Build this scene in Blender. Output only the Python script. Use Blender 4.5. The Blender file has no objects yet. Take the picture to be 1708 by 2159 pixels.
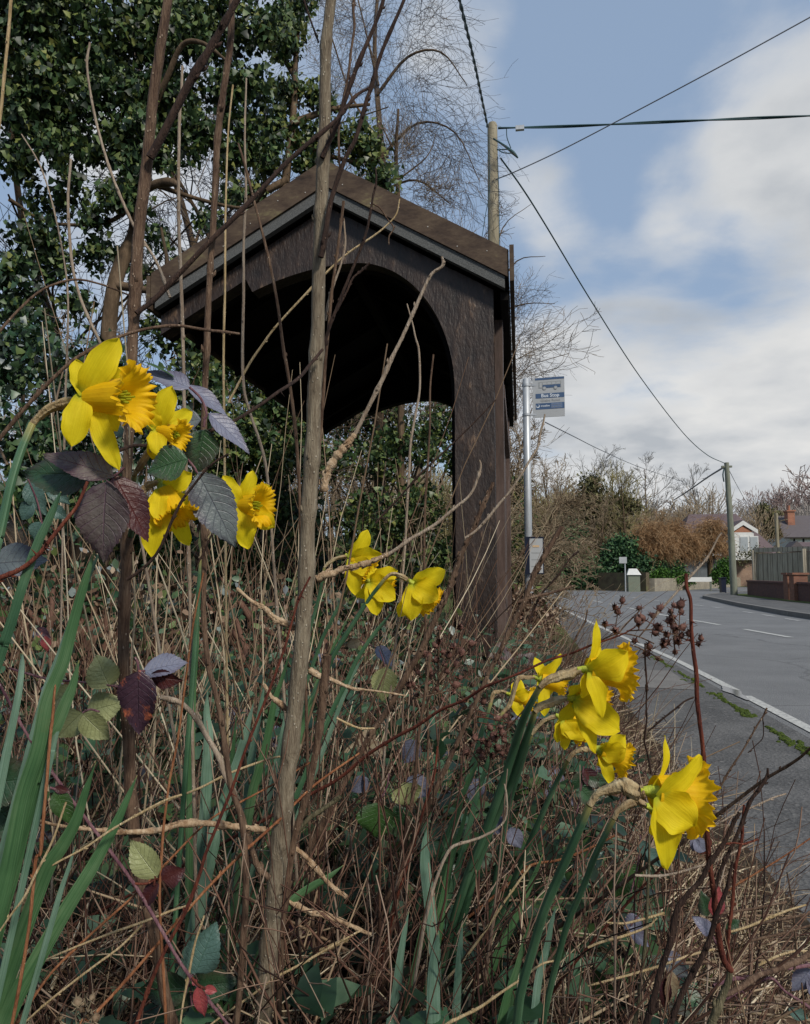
import bpy, math, random
import numpy as np
from mathutils import Vector, Matrix
random.seed(7); RNG = np.random.default_rng(11)
sc = bpy.context.scene
COL = sc.collection
R = math.radians
PI = math.pi

# ------------------------------------------------------------------ camera
FPX, CX, CY = 1564.0, 854.0, 1079.0
PITCH, YAW = R(4.79), R(8.76)
CAM = np.array([0.0, 0.0, 1.0])
cd = bpy.data.cameras.new('camera'); cam = bpy.data.objects.new('camera', cd); COL.objects.link(cam)
cam.location = CAM; cam.rotation_euler = (R(90) + PITCH, 0, YAW)
cd.sensor_fit = 'VERTICAL'; cd.sensor_height = 36; cd.lens = 36 * FPX / 2158; cd.clip_start = 0.02; cd.clip_end = 2000
sc.camera = cam
M3 = np.array(cam.rotation_euler.to_matrix())
RT, UP, BK = M3[:, 0], M3[:, 1], M3[:, 2]
def D(px, py, d):
    return CAM - BK * d + RT * ((px - CX) / FPX * d) + UP * ((CY - py) / FPX * d)
def cv(r, u, t):                      # direction right / up / towards the viewer
    v = RT * r + UP * u + BK * t
    return v / np.linalg.norm(v)
CR = {0: (0, 0, 1.0), 1: (0, 681, .3627), 2: (1053, 743, .3834), 3: (557.5, 991, .3627), 4: (279, 310, .508), 5: (1022, 1239, .4015),
      6: (0, 0, .4715), 7: (0, 1239, .399), 8: (1115, 960, .347), 9: (619.5, 1549, .399), 10: (0, 1611, .399), 11: (1239, 1487, .311)}
def c(k, pts):
    x0, y0, s = CR[k]
    return [(x0 + p[0] * s, y0 + p[1] * s) for p in pts]
def sstep(x):
    x = np.clip(x, 0, 1); return x * x * (3 - 2 * x)
def gz(X, Y):
    X = np.asarray(X, float); Y = np.asarray(Y, float)
    s = sstep((.85 - X) / .95)
    amp = .42 - .12 * sstep((Y - 3) / 2) - .12 * sstep((Y - 8) / 10)
    z = amp * s + .35 * np.clip(-2.4 - X, 0, 6)
    z = z + .02 * np.sin(X * 7 + Y * 3) * s + .015 * np.sin(Y * 11 - X * 5) * s
    z = np.where(X > .86, -.03, z)
    far = sstep((np.hypot(X, Y) - 60) / 160)
    return z + far * 9.0 * (np.abs(Y) > -1)

# ------------------------------------------------------------------ mesh helpers
def tag(o, label=None, cat=None, group=None, kind=None):
    if label: o['label'] = label
    if cat: o['category'] = cat
    if group: o['group'] = group
    if kind: o['kind'] = kind
    return o
def empty(name, loc, label=None, cat=None, group=None):
    o = bpy.data.objects.new(name, None); COL.objects.link(o); o.location = [float(v) for v in loc]
    o.empty_display_size = .05
    bpy.context.view_layer.update() if False else None
    return tag(o, label, cat, group)
def link(me, name, parent=None):
    o = bpy.data.objects.new(name, me); COL.objects.link(o)
    if parent is not None:
        o.parent = parent
        # meshes are written in world space: cancel the parents' translation
        p = parent; off = Vector((0, 0, 0))
        while p is not None: off += p.location; p = p.parent
        o.location = -off
    return o
class MB:
    def __init__(s): s.v = []; s.f = []; s.uv = []; s.m = []; s.rnd = []; s.n = 0; s.useuv = False
    def add(s, V, F, uv=None, mat=0, rnd=0.0):
        V = np.asarray(V, float); s.v.append(V)
        F = np.asarray(F, int); s.f.append(F + s.n)
        s.m.append(np.full(len(F), mat)); s.n += len(V)
        s.uv.append(np.asarray(uv, float) if uv is not None else np.zeros((len(V), 2)))
        s.rnd.append(np.broadcast_to(np.asarray(rnd, float), (len(V),)))
        return s
    def box(s, x0, x1, y0, y1, z0, z1, mat=0, T=None):
        V = np.array([(x, y, z) for x in (x0, x1) for y in (y0, y1) for z in (z0, z1)], float)
        if T is not None: V = T(V)
        F = [(0, 1, 3, 2), (4, 6, 7, 5), (0, 4, 5, 1), (2, 3, 7, 6), (0, 2, 6, 4), (1, 5, 7, 3)]
        return s.add(V, F, mat=mat)
    def prism(s, poly, n, mat=0):          # poly: list of 3D points (planar), n: extrusion vector
        P = np.asarray(poly, float); k = len(P); V = np.vstack([P, P + np.asarray(n, float)])
        s.add(V, [(i, (i + 1) % k, k + (i + 1) % k, k + i) for i in range(k)], mat=mat)
        s.cap = getattr(s, 'cap', [])
        s.cap.append((s.n - 2 * k, k, mat)); return s
    def tube(s, pts, rad, n=8, mat=0, rnd=0.0, smooth=3, wob=0.0):
        P = np.asarray(pts, float)
        rad = np.broadcast_to(np.asarray(rad, float), (len(P),)) if np.ndim(rad) else np.full(len(P), float(rad))
        if smooth > 1 and len(P) > 2: P, rad = spline(P, rad, smooth)
        V, F, uv = tubes(P[None], rad[None], n)
        if wob:
            pass
        return s.add(V, F, uv, mat, rnd)
    def build(s, name, mats, parent=None, shade=True):
        me = bpy.data.meshes.new(name)
        V = np.vstack(s.v); quads = []
        loops = []; starts = []; tot = 0; mi = []
        for F, m in zip(s.f, s.m):
            k = F.shape[1]
            loops.append(F.ravel()); starts.append(tot + k * np.arange(len(F))); tot += F.size; mi.append(m)
        for (a, k, m) in getattr(s, 'cap', []):
            loops.append(np.arange(a, a + k)[::-1]); starts.append(np.array([tot])); tot += k; mi.append(np.array([m]))
            loops.append(np.arange(a + k, a + 2 * k)); starts.append(np.array([tot])); tot += k; mi.append(np.array([m]))
        L = np.concatenate(loops); S = np.concatenate(starts); MI = np.concatenate(mi)
        me.vertices.add(len(V)); me.vertices.foreach_set('co', V.ravel())
        me.loops.add(len(L)); me.loops.foreach_set('vertex_index', L.astype(np.int32))
        me.polygons.add(len(S)); me.polygons.foreach_set('loop_start', S.astype(np.int32))
        UV = np.vstack(s.uv)
        u = me.uv_layers.new(name='UVMap'); u.data.foreach_set('uv', UV[L].ravel())
        if not isinstance(mats, (list, tuple)): mats = [mats]
        for mm in mats: me.materials.append(mm)
        me.polygons.foreach_set('material_index', MI.astype(np.int32))
        me.polygons.foreach_set('use_smooth', np.full(len(S), shade))
        at = me.attributes.new('rnd', 'FLOAT', 'POINT'); at.data.foreach_set('value', np.concatenate(s.rnd))
        me.update(calc_edges=True); me.validate()
        return link(me, name, parent)
def spline(P, rad, m):
    n = len(P); out = []; ro = []
    Q = np.vstack([2 * P[0] - P[1], P, 2 * P[-1] - P[-2]])
    for i in range(n - 1):
        p0, p1, p2, p3 = Q[i:i + 4]
        for j in range(m):
            t = j / m
            out.append(.5 * ((2 * p1) + (p2 - p0) * t + (2 * p0 - 5 * p1 + 4 * p2 - p3) * t * t + (3 * p1 - p0 - 3 * p2 + p3) * t ** 3))
            ro.append(rad[i] * (1 - t) + rad[i + 1] * t)
    out.append(P[-1]); ro.append(rad[-1])
    return np.array(out), np.array(ro)
def tubes(P, Rr, n=3):
    """P (N,K,3), Rr (N,K) -> verts, quad faces, uv"""
    N, K, _ = P.shape
    T = np.gradient(P, axis=1) if K > 2 else np.repeat((P[:, 1:] - P[:, :1]), K, axis=1)
    T /= np.linalg.norm(T, axis=2, keepdims=True) + 1e-9
    ref = np.where(np.abs(T[:, :1, 2:3]) > .8, np.array([1., 0.2, 0]), np.array([0., 0.1, 1.]))
    A = np.cross(T, np.broadcast_to(ref, T.shape)); A /= np.linalg.norm(A, axis=2, keepdims=True) + 1e-9
    B = np.cross(T, A)
    th = np.arange(n) / n * 2 * PI
    V = P[:, :, None, :] + Rr[:, :, None, None] * (np.cos(th)[None, None, :, None] * A[:, :, None, :] + np.sin(th)[None, None, :, None] * B[:, :, None, :])
    seg = np.linalg.norm(np.diff(P, axis=1), axis=2); ln = np.concatenate([np.zeros((N, 1)), np.cumsum(seg, 1)], 1)
    uv = np.stack([np.broadcast_to(th / (2 * PI), (N, K, n)), np.broadcast_to(ln[:, :, None], (N, K, n))], -1)
    base = (np.arange(N) * K * n)[:, None, None]; k = np.arange(K - 1)[None, :, None] * n; j = np.arange(n)[None, None, :]; j2 = (j + 1) % n
    F = np.stack([base + k + j, base + k + j2, base + k + n + j2, base + k + n + j], -1).reshape(-1, 4)
    return V.reshape(-1, 3), F, uv.reshape(-1, 2)
def rotframes(N, dirs):                # (N,3,3) columns X,Y(dir),Z from dirs with random roll
    Y = dirs / (np.linalg.norm(dirs, axis=1, keepdims=True) + 1e-9)
    r = RNG.normal(size=Y.shape); X = np.cross(Y, r); X /= np.linalg.norm(X, axis=1, keepdims=True) + 1e-9
    return np.stack([X, Y, np.cross(X, Y)], -1)
def scatter(mb, tv, tf, tuv, pos, frames, scale, rnd, mat=0):
    N = len(pos); k = len(tv)
    V = np.einsum('nij,kj->nki', frames, tv) * scale[:, None, None] + pos[:, None, :]
    F = (np.arange(N) * k)[:, None, None] + np.asarray(tf)[None]
    mb.add(V.reshape(-1, 3), F.reshape(-1, np.asarray(tf).shape[1]), np.tile(tuv, (N, 1)), mat, np.repeat(rnd, k))

# ------------------------------------------------------------------ materials
class NT:
    def __init__(s, name):
        s.m = bpy.data.materials.new(name); s.m.use_nodes = True; s.t = s.m.node_tree; s.t.nodes.clear()
        s.out = s.t.nodes.new('ShaderNodeOutputMaterial')
    def n(s, ty, **k):
        nd = s.t.nodes.new('ShaderNode' + ty)
        for a, b in k.items():
            if a.startswith('i_'):
                nd.inputs[a[2:].replace('_', ' ')].default_value = b
            else: setattr(nd, a, b)
        return nd
    def l(s, a, b): s.t.links.new(a, b)
    def math(s, op, a, b=None, clamp=False):
        nd = s.n('Math', operation=op, use_clamp=clamp)
        for i, x in enumerate((a, b)):
            if x is None: continue
            if isinstance(x, (int, float)): nd.inputs[i].default_value = x
            else: s.l(x, nd.inputs[i])
        return nd.outputs[0]
    def ramp(s, fac, cols, interp='LINEAR'):
        r = s.n('ValToRGB'); r.color_ramp.interpolation = interp
        e = r.color_ramp.elements
        while len(e) < len(cols): e.new(.5)
        for i, cc in enumerate(cols):
            p, col = (cc if len(cc) == 2 else (i / (len(cols) - 1), cc))
            e[i].position = p; e[i].color = (*col, 1)
        s.l(fac, r.inputs[0]); return r.outputs[0]
    def mix(s, fac, a, b, blend='MIX'):
        nd = s.n('Mix', data_type='RGBA', blend_type=blend)
        for x, i in ((fac, 0), (a, 6), (b, 7)):
            if isinstance(x, (int, float)): nd.inputs[i].default_value = x
            elif isinstance(x, tuple): nd.inputs[i].default_value = (*x, 1)
            else: s.l(x, nd.inputs[i])
        return nd.outputs[2]
    def noise(s, scale, detail=4, vec=None, rough=.6):
        nd = s.n('TexNoise'); nd.inputs['Scale'].default_value = scale; nd.inputs['Detail'].default_value = detail; nd.inputs['Roughness'].default_value = rough
        if vec is not None: s.l(vec, nd.inputs['Vector'])
        return nd.outputs['Fac']
    def coord(s, kind='Object', scale=(1, 1, 1)):
        t = s.n('TexCoord'); mp = s.n('Mapping'); mp.inputs['Scale'].default_value = scale
        s.l(t.outputs[kind], mp.inputs['Vector']); return mp.outputs['Vector']
    def attr(s): return s.n('Attribute', attribute_name='rnd').outputs['Fac']
    def bsdf(s, col, rough=.7, bump=None, bstr=.3, bdist=.01, spec=.4, trans=0.0, metal=0.0, transcol=None, rin=None):
        b = s.n('BsdfPrincipled')
        if isinstance(col, tuple): b.inputs['Base Color'].default_value = (*col, 1)
        else: s.l(col, b.inputs['Base Color'])
        b.inputs['Roughness'].default_value = rough; b.inputs['Specular IOR Level'].default_value = spec; b.inputs['Metallic'].default_value = metal
        if rin is not None: s.l(rin, b.inputs['Roughness'])
        if bump is not None:
            bp = s.n('Bump'); bp.inputs['Strength'].default_value = bstr; bp.inputs['Distance'].default_value = bdist
            s.l(bump, bp.inputs['Height']); s.l(bp.outputs[0], b.inputs['Normal'])
        o = b.outputs[0]
        if trans:
            t = s.n('BsdfTranslucent'); tc = transcol if transcol is not None else col
            if isinstance(tc, tuple): t.inputs[0].default_value = (*tc, 1)
            else: s.l(tc, t.inputs[0])
            mx = s.n('MixShader'); mx.inputs[0].default_value = trans
            s.l(o, mx.inputs[1]); s.l(t.outputs[0], mx.inputs[2]); o = mx.outputs[0]
        s.l(o, s.out.inputs[0]); return s.m
def m_noise(name, cols, scale=8, stretch=(1, 1, 1), rough=.8, bstr=.4, bdist=.01, detail=6, spec=.3, kind='Object', trans=0, metal=0):
    t = NT(name); v = t.coord(kind, stretch); f = t.noise(scale, detail, v)
    f2 = t.noise(scale * 6, 3, v)
    g = t.math('ADD', t.math('MULTIPLY', f, .75), t.math('MULTIPLY', f2, .25))
    g = t.math('MULTIPLY', t.math('SUBTRACT', g, .28), 2.2, True)
    return t.bsdf(t.ramp(g, cols), rough, g, bstr, bdist, spec, trans, metal)
def m_rnd(name, cols, rough=.7, spec=.35, trans=0.0, var=.25, scale=30):
    t = NT(name); a = t.attr(); f = t.noise(scale, 3, t.coord('Object'))
    g = t.math('ADD', a, t.math('MULTIPLY', t.math('SUBTRACT', f, .5), var), True)
    return t.bsdf(t.ramp(g, cols), rough, None, spec=spec, trans=trans)
def m_bark(name, cols, freq=900, rough=.85, moss=None, z=.09):
    t = NT(name); v = t.coord('Object', (1, 1, z)); f = t.noise(freq * .35, 6, v, .7); f3 = t.noise(freq, 2, v)
    blot = t.noise(45, 4, t.coord('Object', (1, 1, .6)))
    g = t.math('ADD', t.math('MULTIPLY', f, .6), t.math('ADD', t.math('MULTIPLY', f3, .2), t.math('MULTIPLY', blot, .35)))
    g = t.math('MULTIPLY', t.math('SUBTRACT', g, .36), 2.3, True)
    vo = t.n('TexVoronoi'); vo.inputs['Scale'].default_value = 210; t.l(t.coord('Object', (1, 1, .7)), vo.inputs['Vector'])
    spk = t.math('MULTIPLY', t.math('SUBTRACT', .22, vo.outputs['Distance']), 14, True)
    pick = t.math('GREATER_THAN', t.noise(60, 1, t.coord('Object')), .52); spk = t.math('MULTIPLY', spk, pick)
    col = t.mix(t.math('MULTIPLY', spk, .7), t.ramp(g, cols), tuple(min(1, x * 1.35) for x in cols[-1]))
    red = t.math('MULTIPLY', t.math('SUBTRACT', t.noise(16, 4, t.coord('Object', (1, 1, .5))), .56), 5, True)
    col = t.mix(t.math('MULTIPLY', red, .55), col, tuple(x * .8 for x in cols[1]))
    return t.bsdf(col, rough, t.math('ADD', t.math('ADD', f, f3), spk), .8, .0022, .25)

MAT = {}
MAT['stem_grey'] = m_bark('grey_bark', [(.04, .03, .022), (.135, .105, .072), (.24, .20, .14), (.38, .34, .27)])
MAT['stem_brown'] = m_bark('brown_bark', [(.018, .010, .007), (.07, .04, .026), (.155, .10, .065), (.29, .22, .16)])
MAT['stem_dark'] = m_bark('dark_bark', [(.006, .004, .004), (.022, .012, .009), (.05, .028, .02), (.11, .07, .05)])
MAT['stem_red'] = m_bark('red_bark', [(.02, .006, .005), (.075, .018, .012), (.16, .045, .025), (.26, .10, .06)])
MAT['stem_rust'] = m_bark('rust_bark', [(.06, .018, .008), (.17, .06, .025), (.30, .13, .06), (.42, .25, .14)])
MAT['stem_pale'] = m_bark('pale_twig', [(.11, .075, .05), (.24, .18, .13), (.36, .29, .22), (.46, .40, .33)])
MAT['straw'] = m_bark('straw', [(.2, .13, .06), (.36, .26, .13), (.5, .38, .22), (.58, .48, .32)])
MAT['stem_purple'] = m_bark('purple_bark', [(.03, .01, .02), (.10, .04, .055), (.19, .10, .11), (.3, .2, .2)])
MAT['stem_olive'] = m_bark('olive_bark', [(.03, .028, .014), (.07, .065, .035), (.14, .12, .07), (.22, .19, .12)])
MAT['cork'] = m_bark('corky_bark', [(.06, .03, .015), (.24, .15, .085), (.42, .31, .2), (.56, .47, .36)], freq=500, z=.5)
# deadgrass etc.
MAT['dead_grass'] = m_rnd('dead_grass', [(.02, .010, .007), (.11, .06, .036), (.27, .185, .115), (.46, .36, .23), (.62, .53, .38)], .75, .25, .15)
MAT['twigs'] = m_rnd('twig_brown', [(.018, .010, .008), (.07, .032, .022), (.14, .075, .05), (.23, .155, .11), (.36, .28, .21)], .8, .25)
MAT['litter'] = m_rnd('leaf_litter', [(.02, .011, .007), (.06, .034, .02), (.13, .08, .05), (.22, .15, .10), (.36, .28, .2)], .8, .2, .1)
MAT['ivy'] = m_rnd('ivy_leaf', [(.004, .011, .004), (.012, .031, .010), (.030, .066, .022), (.062, .112, .036), (.13, .17, .05)], .5, .4, .12, var=.35, scale=9)
MAT['ivy_yellow'] = m_rnd('ivy_leaf_light', [(.03, .055, .015), (.08, .12, .035), (.16, .2, .05), (.26, .27, .08)], .42, .45, .25)
MAT['ground_leaf'] = m_rnd('ground_leaf', [(.006, .02, .010), (.018, .05, .022), (.04, .095, .045), (.09, .14, .08), (.19, .21, .22)], .42, .45, .1, scale=60)
MAT['twig_far'] = m_rnd('distant_twig', [(.07, .05, .035), (.15, .11, .08), (.24, .185, .135), (.33, .27, .2)], .85, .1)
MAT['twig_blue'] = m_rnd('bare_twig', [(.05, .06, .09), (.11, .12, .155), (.17, .16, .16), (.27, .22, .17)], .8, .15)
MAT['bark_far'] = m_noise('tree_bark', [(.02, .015, .01), (.09, .06, .035), (.2, .14, .09)], 9, (1, 1, .25), .9, .6, .02)
MAT['soil'] = m_noise('soil', [(.008, .006, .004), (.03, .022, .014), (.07, .05, .03)], 25, rough=.95, bstr=.8, bdist=.02)
def petal_mat(name, c0, c1, base, tr=.35):
    t = NT(name); uv = t.n('UVMap').outputs[0]
    mp = t.n('Mapping'); mp.inputs['Scale'].default_value = (22, 1.2, 1); t.l(uv, mp.inputs[0])
    st = t.noise(1.0, 4, mp.outputs[0]); blot = t.noise(90, 4, t.coord('Object'))
    g = t.math('ADD', t.math('MULTIPLY', st, .6), t.math('MULTIPLY', blot, .4))
    g = t.math('MULTIPLY', t.math('SUBTRACT', g, .3), 2.4, True)
    col = t.ramp(g, [c0, c1])
    sp = t.n('SeparateXYZ'); t.l(uv, sp.inputs[0])
    f = t.math('SUBTRACT', 1.0, t.math('MULTIPLY', sp.outputs[1], 6.0), True)
    col = t.mix(f, col, base)
    return t.bsdf(col, .6, t.math('ADD', st, blot), .5, .0010, .2, tr, 0, col)
MAT['petal'] = petal_mat('daffodil_petal', (.70, .54, .006), (.94, .78, .022), (.42, .48, .03), .45)
MAT['trumpet'] = petal_mat('daffodil_trumpet', (.76, .44, .004), (.95, .62, .010), (.84, .60, .02), .4)
MAT['spathe'] = m_noise('dry_spathe', [(.12, .07, .035), (.30, .21, .11), (.44, .35, .2), (.55, .47, .32)], 70, (1, 1, .5), .75, .9, .003, trans=.15)
MAT['ovary'] = m_noise('flower_base', [(.22, .32, .03), (.5, .48, .04)], 60, rough=.5)
def stripe_mat(name, c0, c1, c2, rough=.45):
    t = NT(name); uv = t.n('UVMap').outputs[0]
    mp = t.n('Mapping'); mp.inputs['Scale'].default_value = (13, .8, 1); t.l(uv, mp.inputs[0])
    st = t.noise(1.0, 3, mp.outputs[0]); bl = t.noise(14, 3, t.coord('Object'))
    g = t.math('MULTIPLY', t.math('SUBTRACT', t.math('ADD', t.math('MULTIPLY', st, .55), t.math('MULTIPLY', bl, .5)), .32), 2.6, True)
    sp = t.n('SeparateXYZ'); t.l(uv, sp.inputs[0]); col = t.ramp(g, [c0, c1, c2])
    tipm = t.math('SUBTRACT', 1.0, t.math('MULTIPLY', sp.outputs[1], (60.0 if 'stem' in name else 14.0)), True); col = t.mix(t.math('MULTIPLY', tipm, .8), col, (.42, .36, .12))
    dirt = t.math('MULTIPLY', t.math('SUBTRACT', t.noise(40, 4, t.coord('Object')), .62), 5, True); col = t.mix(t.math('MULTIPLY', dirt, .5), col, (.16, .14, .06))
    return t.bsdf(col, rough, st, .6, .0015, .4, .1)
MAT['daff_leaf'] = stripe_mat('daffodil_leaf', (.020, .062, .024), (.06, .14, .055), (.15, .24, .12))
MAT['daff_leaf_blue'] = stripe_mat('daffodil_leaf_pale', (.045, .11, .065), (.13, .225, .155), (.25, .37, .28))
MAT['daff_stem'] = stripe_mat('daffodil_stem', (.02, .065, .034), (.055, .13, .065), (.13, .23, .13))
def bramble_mat(name, mid, edge, vein, rough=.42, blotch=None, vstr=.45):
    t = NT(name); uv = t.n('UVMap').outputs[0]; sp = t.n('SeparateXYZ'); t.l(uv, sp.inputs[0])
    au = t.math('MULTIPLY', t.math('ABSOLUTE', t.math('SUBTRACT', sp.outputs[0], .5)), 2.0)   # 0 at midrib, 1 at edge
    ph = t.math('FRACT', t.math('MULTIPLY', t.math('SUBTRACT', sp.outputs[1], t.math('MULTIPLY', au, .23)), 8.0))
    d = t.math('ABSOLUTE', t.math('SUBTRACT', ph, .5))                       # .5 at vein
    side = t.math('MULTIPLY', t.math('SUBTRACT', d, .42), 12.0, True)
    midr = t.math('SUBTRACT', 1.0, t.math('MULTIPLY', au, 22.0), True)
    v = t.math('MAXIMUM', t.math('MULTIPLY', side, .75), midr)
    nz = t.noise(38, 5, t.coord('Object')); nz2 = t.noise(330, 3, t.coord('Object'))
    f = t.math('ADD', t.math('MULTIPLY', au, .55), t.math('MULTIPLY', t.math('SUBTRACT', nz, .5), 2.2))
    f = t.math('ADD', f, t.math('MULTIPLY', t.math('SUBTRACT', nz2, .5), .8))
    f = t.math('MULTIPLY', t.math('SUBTRACT', f, .1), 1.5, True)
    col = t.mix(f, mid, edge)
    if blotch:
        b = t.math('MULTIPLY', t.math('SUBTRACT', t.noise(75, 3, t.coord('Object', (1.3, 1, .7))), .56), 9.0, True)
        col = t.mix(b, col, blotch)
    col = t.mix(t.math('MULTIPLY', v, vstr), col, vein)
    h = t.math('SUBTRACT', t.math('MULTIPLY', nz2, .8), t.math('MULTIPLY', v, .55))
    return t.bsdf(col, rough, h, .6, .0016, .45, .10)
MAT['br_purple'] = bramble_mat('bramble_purple', (.125, .105, .095), (.06, .032, .04), (.12, .035, .10))
MAT['br_green'] = bramble_mat('bramble_green', (.035, .085, .035), (.055, .05, .04), (.018, .035, .02))
MAT['br_dark'] = bramble_mat('bramble_dark_green', (.02, .055, .022), (.045, .04, .025), (.04, .07, .035))
MAT['br_lilac'] = bramble_mat('bramble_lilac', (.17, .18, .24), (.10, .09, .13), (.07, .06, .11))
MAT['br_greylilac'] = bramble_mat('bramble_grey_green', (.12, .14, .14), (.06, .055, .075), (.06, .05, .09))
MAT['br_red'] = bramble_mat('bramble_red', (.06, .014, .012), (.035, .012, .018), (.12, .03, .03))
MAT['br_autumn'] = bramble_mat('bramble_autumn', (.06, .03, .045), (.028, .014, .024), (.02, .012, .02), blotch=(.5, .14, .06))
MAT['br_pale'] = bramble_mat('bramble_pale', (.27, .29, .13), (.2, .21, .09), (.15, .17, .07))
MAT['br_fresh'] = bramble_mat('bramble_fresh', (.035, .085, .02), (.03, .06, .02), (.09, .15, .05))
MAT['br_blue'] = bramble_mat('bramble_blue_green', (.075, .14, .12), (.04, .075, .06), (.05, .12, .07))
MAT['br_pink'] = bramble_mat('bramble_pink', (.30, .06, .06), (.16, .03, .04), (.38, .13, .12))
MAT['br_tan'] = bramble_mat('dead_leaf_tan', (.26, .21, .13), (.15, .09, .05), (.12, .09, .05), rough=.7)

def asphalt(name, lo, hi, sc1=150, patch=1.2):
    t = NT(name); v = t.coord('Object'); a = t.noise(sc1, 3, v, .8)
    vo = t.n('TexVoronoi'); vo.inputs['Scale'].default_value = sc1 * .9; t.l(v, vo.inputs['Vector'])
    p = t.noise(patch, 5, v, .6)
    g = t.math('ADD', t.math('MULTIPLY', a, .55), t.math('MULTIPLY', p, .55))
    g = t.math('MULTIPLY', t.math('SUBTRACT', g, .36), 2.6, True)
    col = t.ramp(g, [lo, tuple((x + y) / 2 for x, y in zip(lo, hi)), hi])
    speck = t.math('MULTIPLY', t.math('SUBTRACT', vo.outputs['Color'], .80), 6, True)
    speck = t.math('MULTIPLY', speck, .35)
    col = t.mix(speck, col, (.36, .34, .32))
    wv = t.n('TexVoronoi', feature='DISTANCE_TO_EDGE'); wv.inputs['Scale'].default_value = .42; nz = t.n('TexNoise'); nz.inputs['Scale'].default_value = 1.6; nz.inputs['Detail'].default_value = 6; t.l(v, nz.inputs['Vector'])
    mv = t.n('Mix', data_type='VECTOR'); mv.inputs[0].default_value = .35; t.l(v, mv.inputs[4]); t.l(nz.outputs['Color'], mv.inputs[5]); t.l(mv.outputs[1], wv.inputs['Vector'])
    cr = t.math('MULTIPLY', t.math('SUBTRACT', .008, wv.outputs['Distance']), 110, True)
    col = t.mix(t.math('MULTIPLY', cr, .55), col, (.03, .03, .03))
    big = t.noise(.35, 3, t.coord('Object', (1, .25, 1))); col = t.mix(t.math('MULTIPLY', t.math('SUBTRACT', big, .45), 1.6, True), col, tuple(x * .72 for x in hi))
    return t.bsdf(col, .78, t.math('ADD', a, vo.outputs['Distance']), .8, .006, .35)
MAT['asphalt'] = asphalt('road_asphalt', (.11, .112, .114), (.21, .212, .212), 110)
MAT['pave'] = asphalt('pavement_asphalt', (.032, .032, .032), (.15, .147, .142), 62, 2.5)
MAT['slab'] = asphalt('concrete', (.11, .105, .10), (.22, .21, .195), 90, 3)
t = NT('line_paint'); f = t.noise(28, 6, t.coord('Object'), .75); f2 = t.noise(160, 2, t.coord('Object'))
g = t.math('MULTIPLY', t.math('SUBTRACT', t.math('ADD', t.math('MULTIPLY', f, .7), t.math('MULTIPLY', f2, .3)), .36), 6, True)
MAT['line'] = t.bsdf(t.ramp(g, [(.16, .16, .16), (.47, .47, .44)]), .7)
MAT['line_worn'] = NT('worn_paint'); t = MAT['line_worn']; f = t.noise(14, 6, t.coord('Object'), .8)
MAT['line_worn'] = t.bsdf(t.ramp(t.math('MULTIPLY', t.math('SUBTRACT', f, .42), 7, True), [(.13, .132, .135), (.5, .5, .48)]), .75)
MAT['grass'] = m_rnd('grass', [(.03, .06, .012), (.07, .12, .02), (.16, .2, .05), (.25, .24, .1)], .8, .2)
MAT['moss'] = m_noise('moss', [(.02, .035, .006), (.07, .11, .012), (.16, .2, .025)], 60, rough=.95, bstr=1, bdist=.02)

# ------------------------------------------------------------------ world & sun
w = bpy.data.worlds.new('World'); sc.world = w; w.use_nodes = True; nt = w.node_tree; nt.nodes.clear()
class WT(NT):
    def __init__(s, tree): s.t = tree
T_ = WT(nt)
SUN_EL, SUN_AZ = 40, 138      # azimuth measured clockwise from +Y (the road's direction)
sky = T_.n('TexSky', sky_type='NISHITA', sun_disc=False); sky.sun_elevation = R(SUN_EL); sky.sun_rotation = R(SUN_AZ)
sky.air_density = 1.1; sky.dust_density = .6; sky.ozone_density = 1.5
tc = T_.n('TexCoord'); sp = T_.n('SeparateXYZ'); T_.l(tc.outputs['Generated'], sp.inputs[0])
den = T_.math('ADD', T_.math('MAXIMUM', sp.outputs[2], 0.0), .22)
cx = T_.math('DIVIDE', sp.outputs[0], den); cy = T_.math('DIVIDE', sp.outputs[1], den)
cb = T_.n('CombineXYZ'); T_.l(cx, cb.inputs[0]); T_.l(cy, cb.inputs[1]); cb.inputs[2].default_value = 3.7
n1 = T_.n('TexNoise'); n1.inputs['Scale'].default_value = 1.7; n1.inputs['Detail'].default_value = 8; n1.inputs['Roughness'].default_value = .55; n1.inputs['Distortion'].default_value = .35
T_.l(cb.outputs[0], n1.inputs['Vector'])
n2 = T_.n('TexNoise'); n2.inputs['Scale'].default_value = 3.1; n2.inputs['Detail'].default_value = 10; T_.l(cb.outputs[0], n2.inputs['Vector'])
def spot(px, py, rad):     # 1 at the direction, 0 at 'rad' radians away
    d = D(px, py, 1) - CAM; d /= np.linalg.norm(d)
    dp = T_.n('VectorMath', operation='DOT_PRODUCT'); T_.l(tc.outputs['Generated'], dp.inputs[0]); dp.inputs[1].default_value = d
    mr = T_.n('MapRange', interpolation_type='SMOOTHSTEP'); T_.l(dp.outputs['Value'], mr.inputs[0])
    mr.inputs[1].default_value = math.cos(rad); mr.inputs[2].default_value = math.cos(rad * .25)
    return mr.outputs[0]
acc = T_.math('SUBTRACT', .17, T_.math('MULTIPLY', sp.outputs[2], .30))
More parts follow.
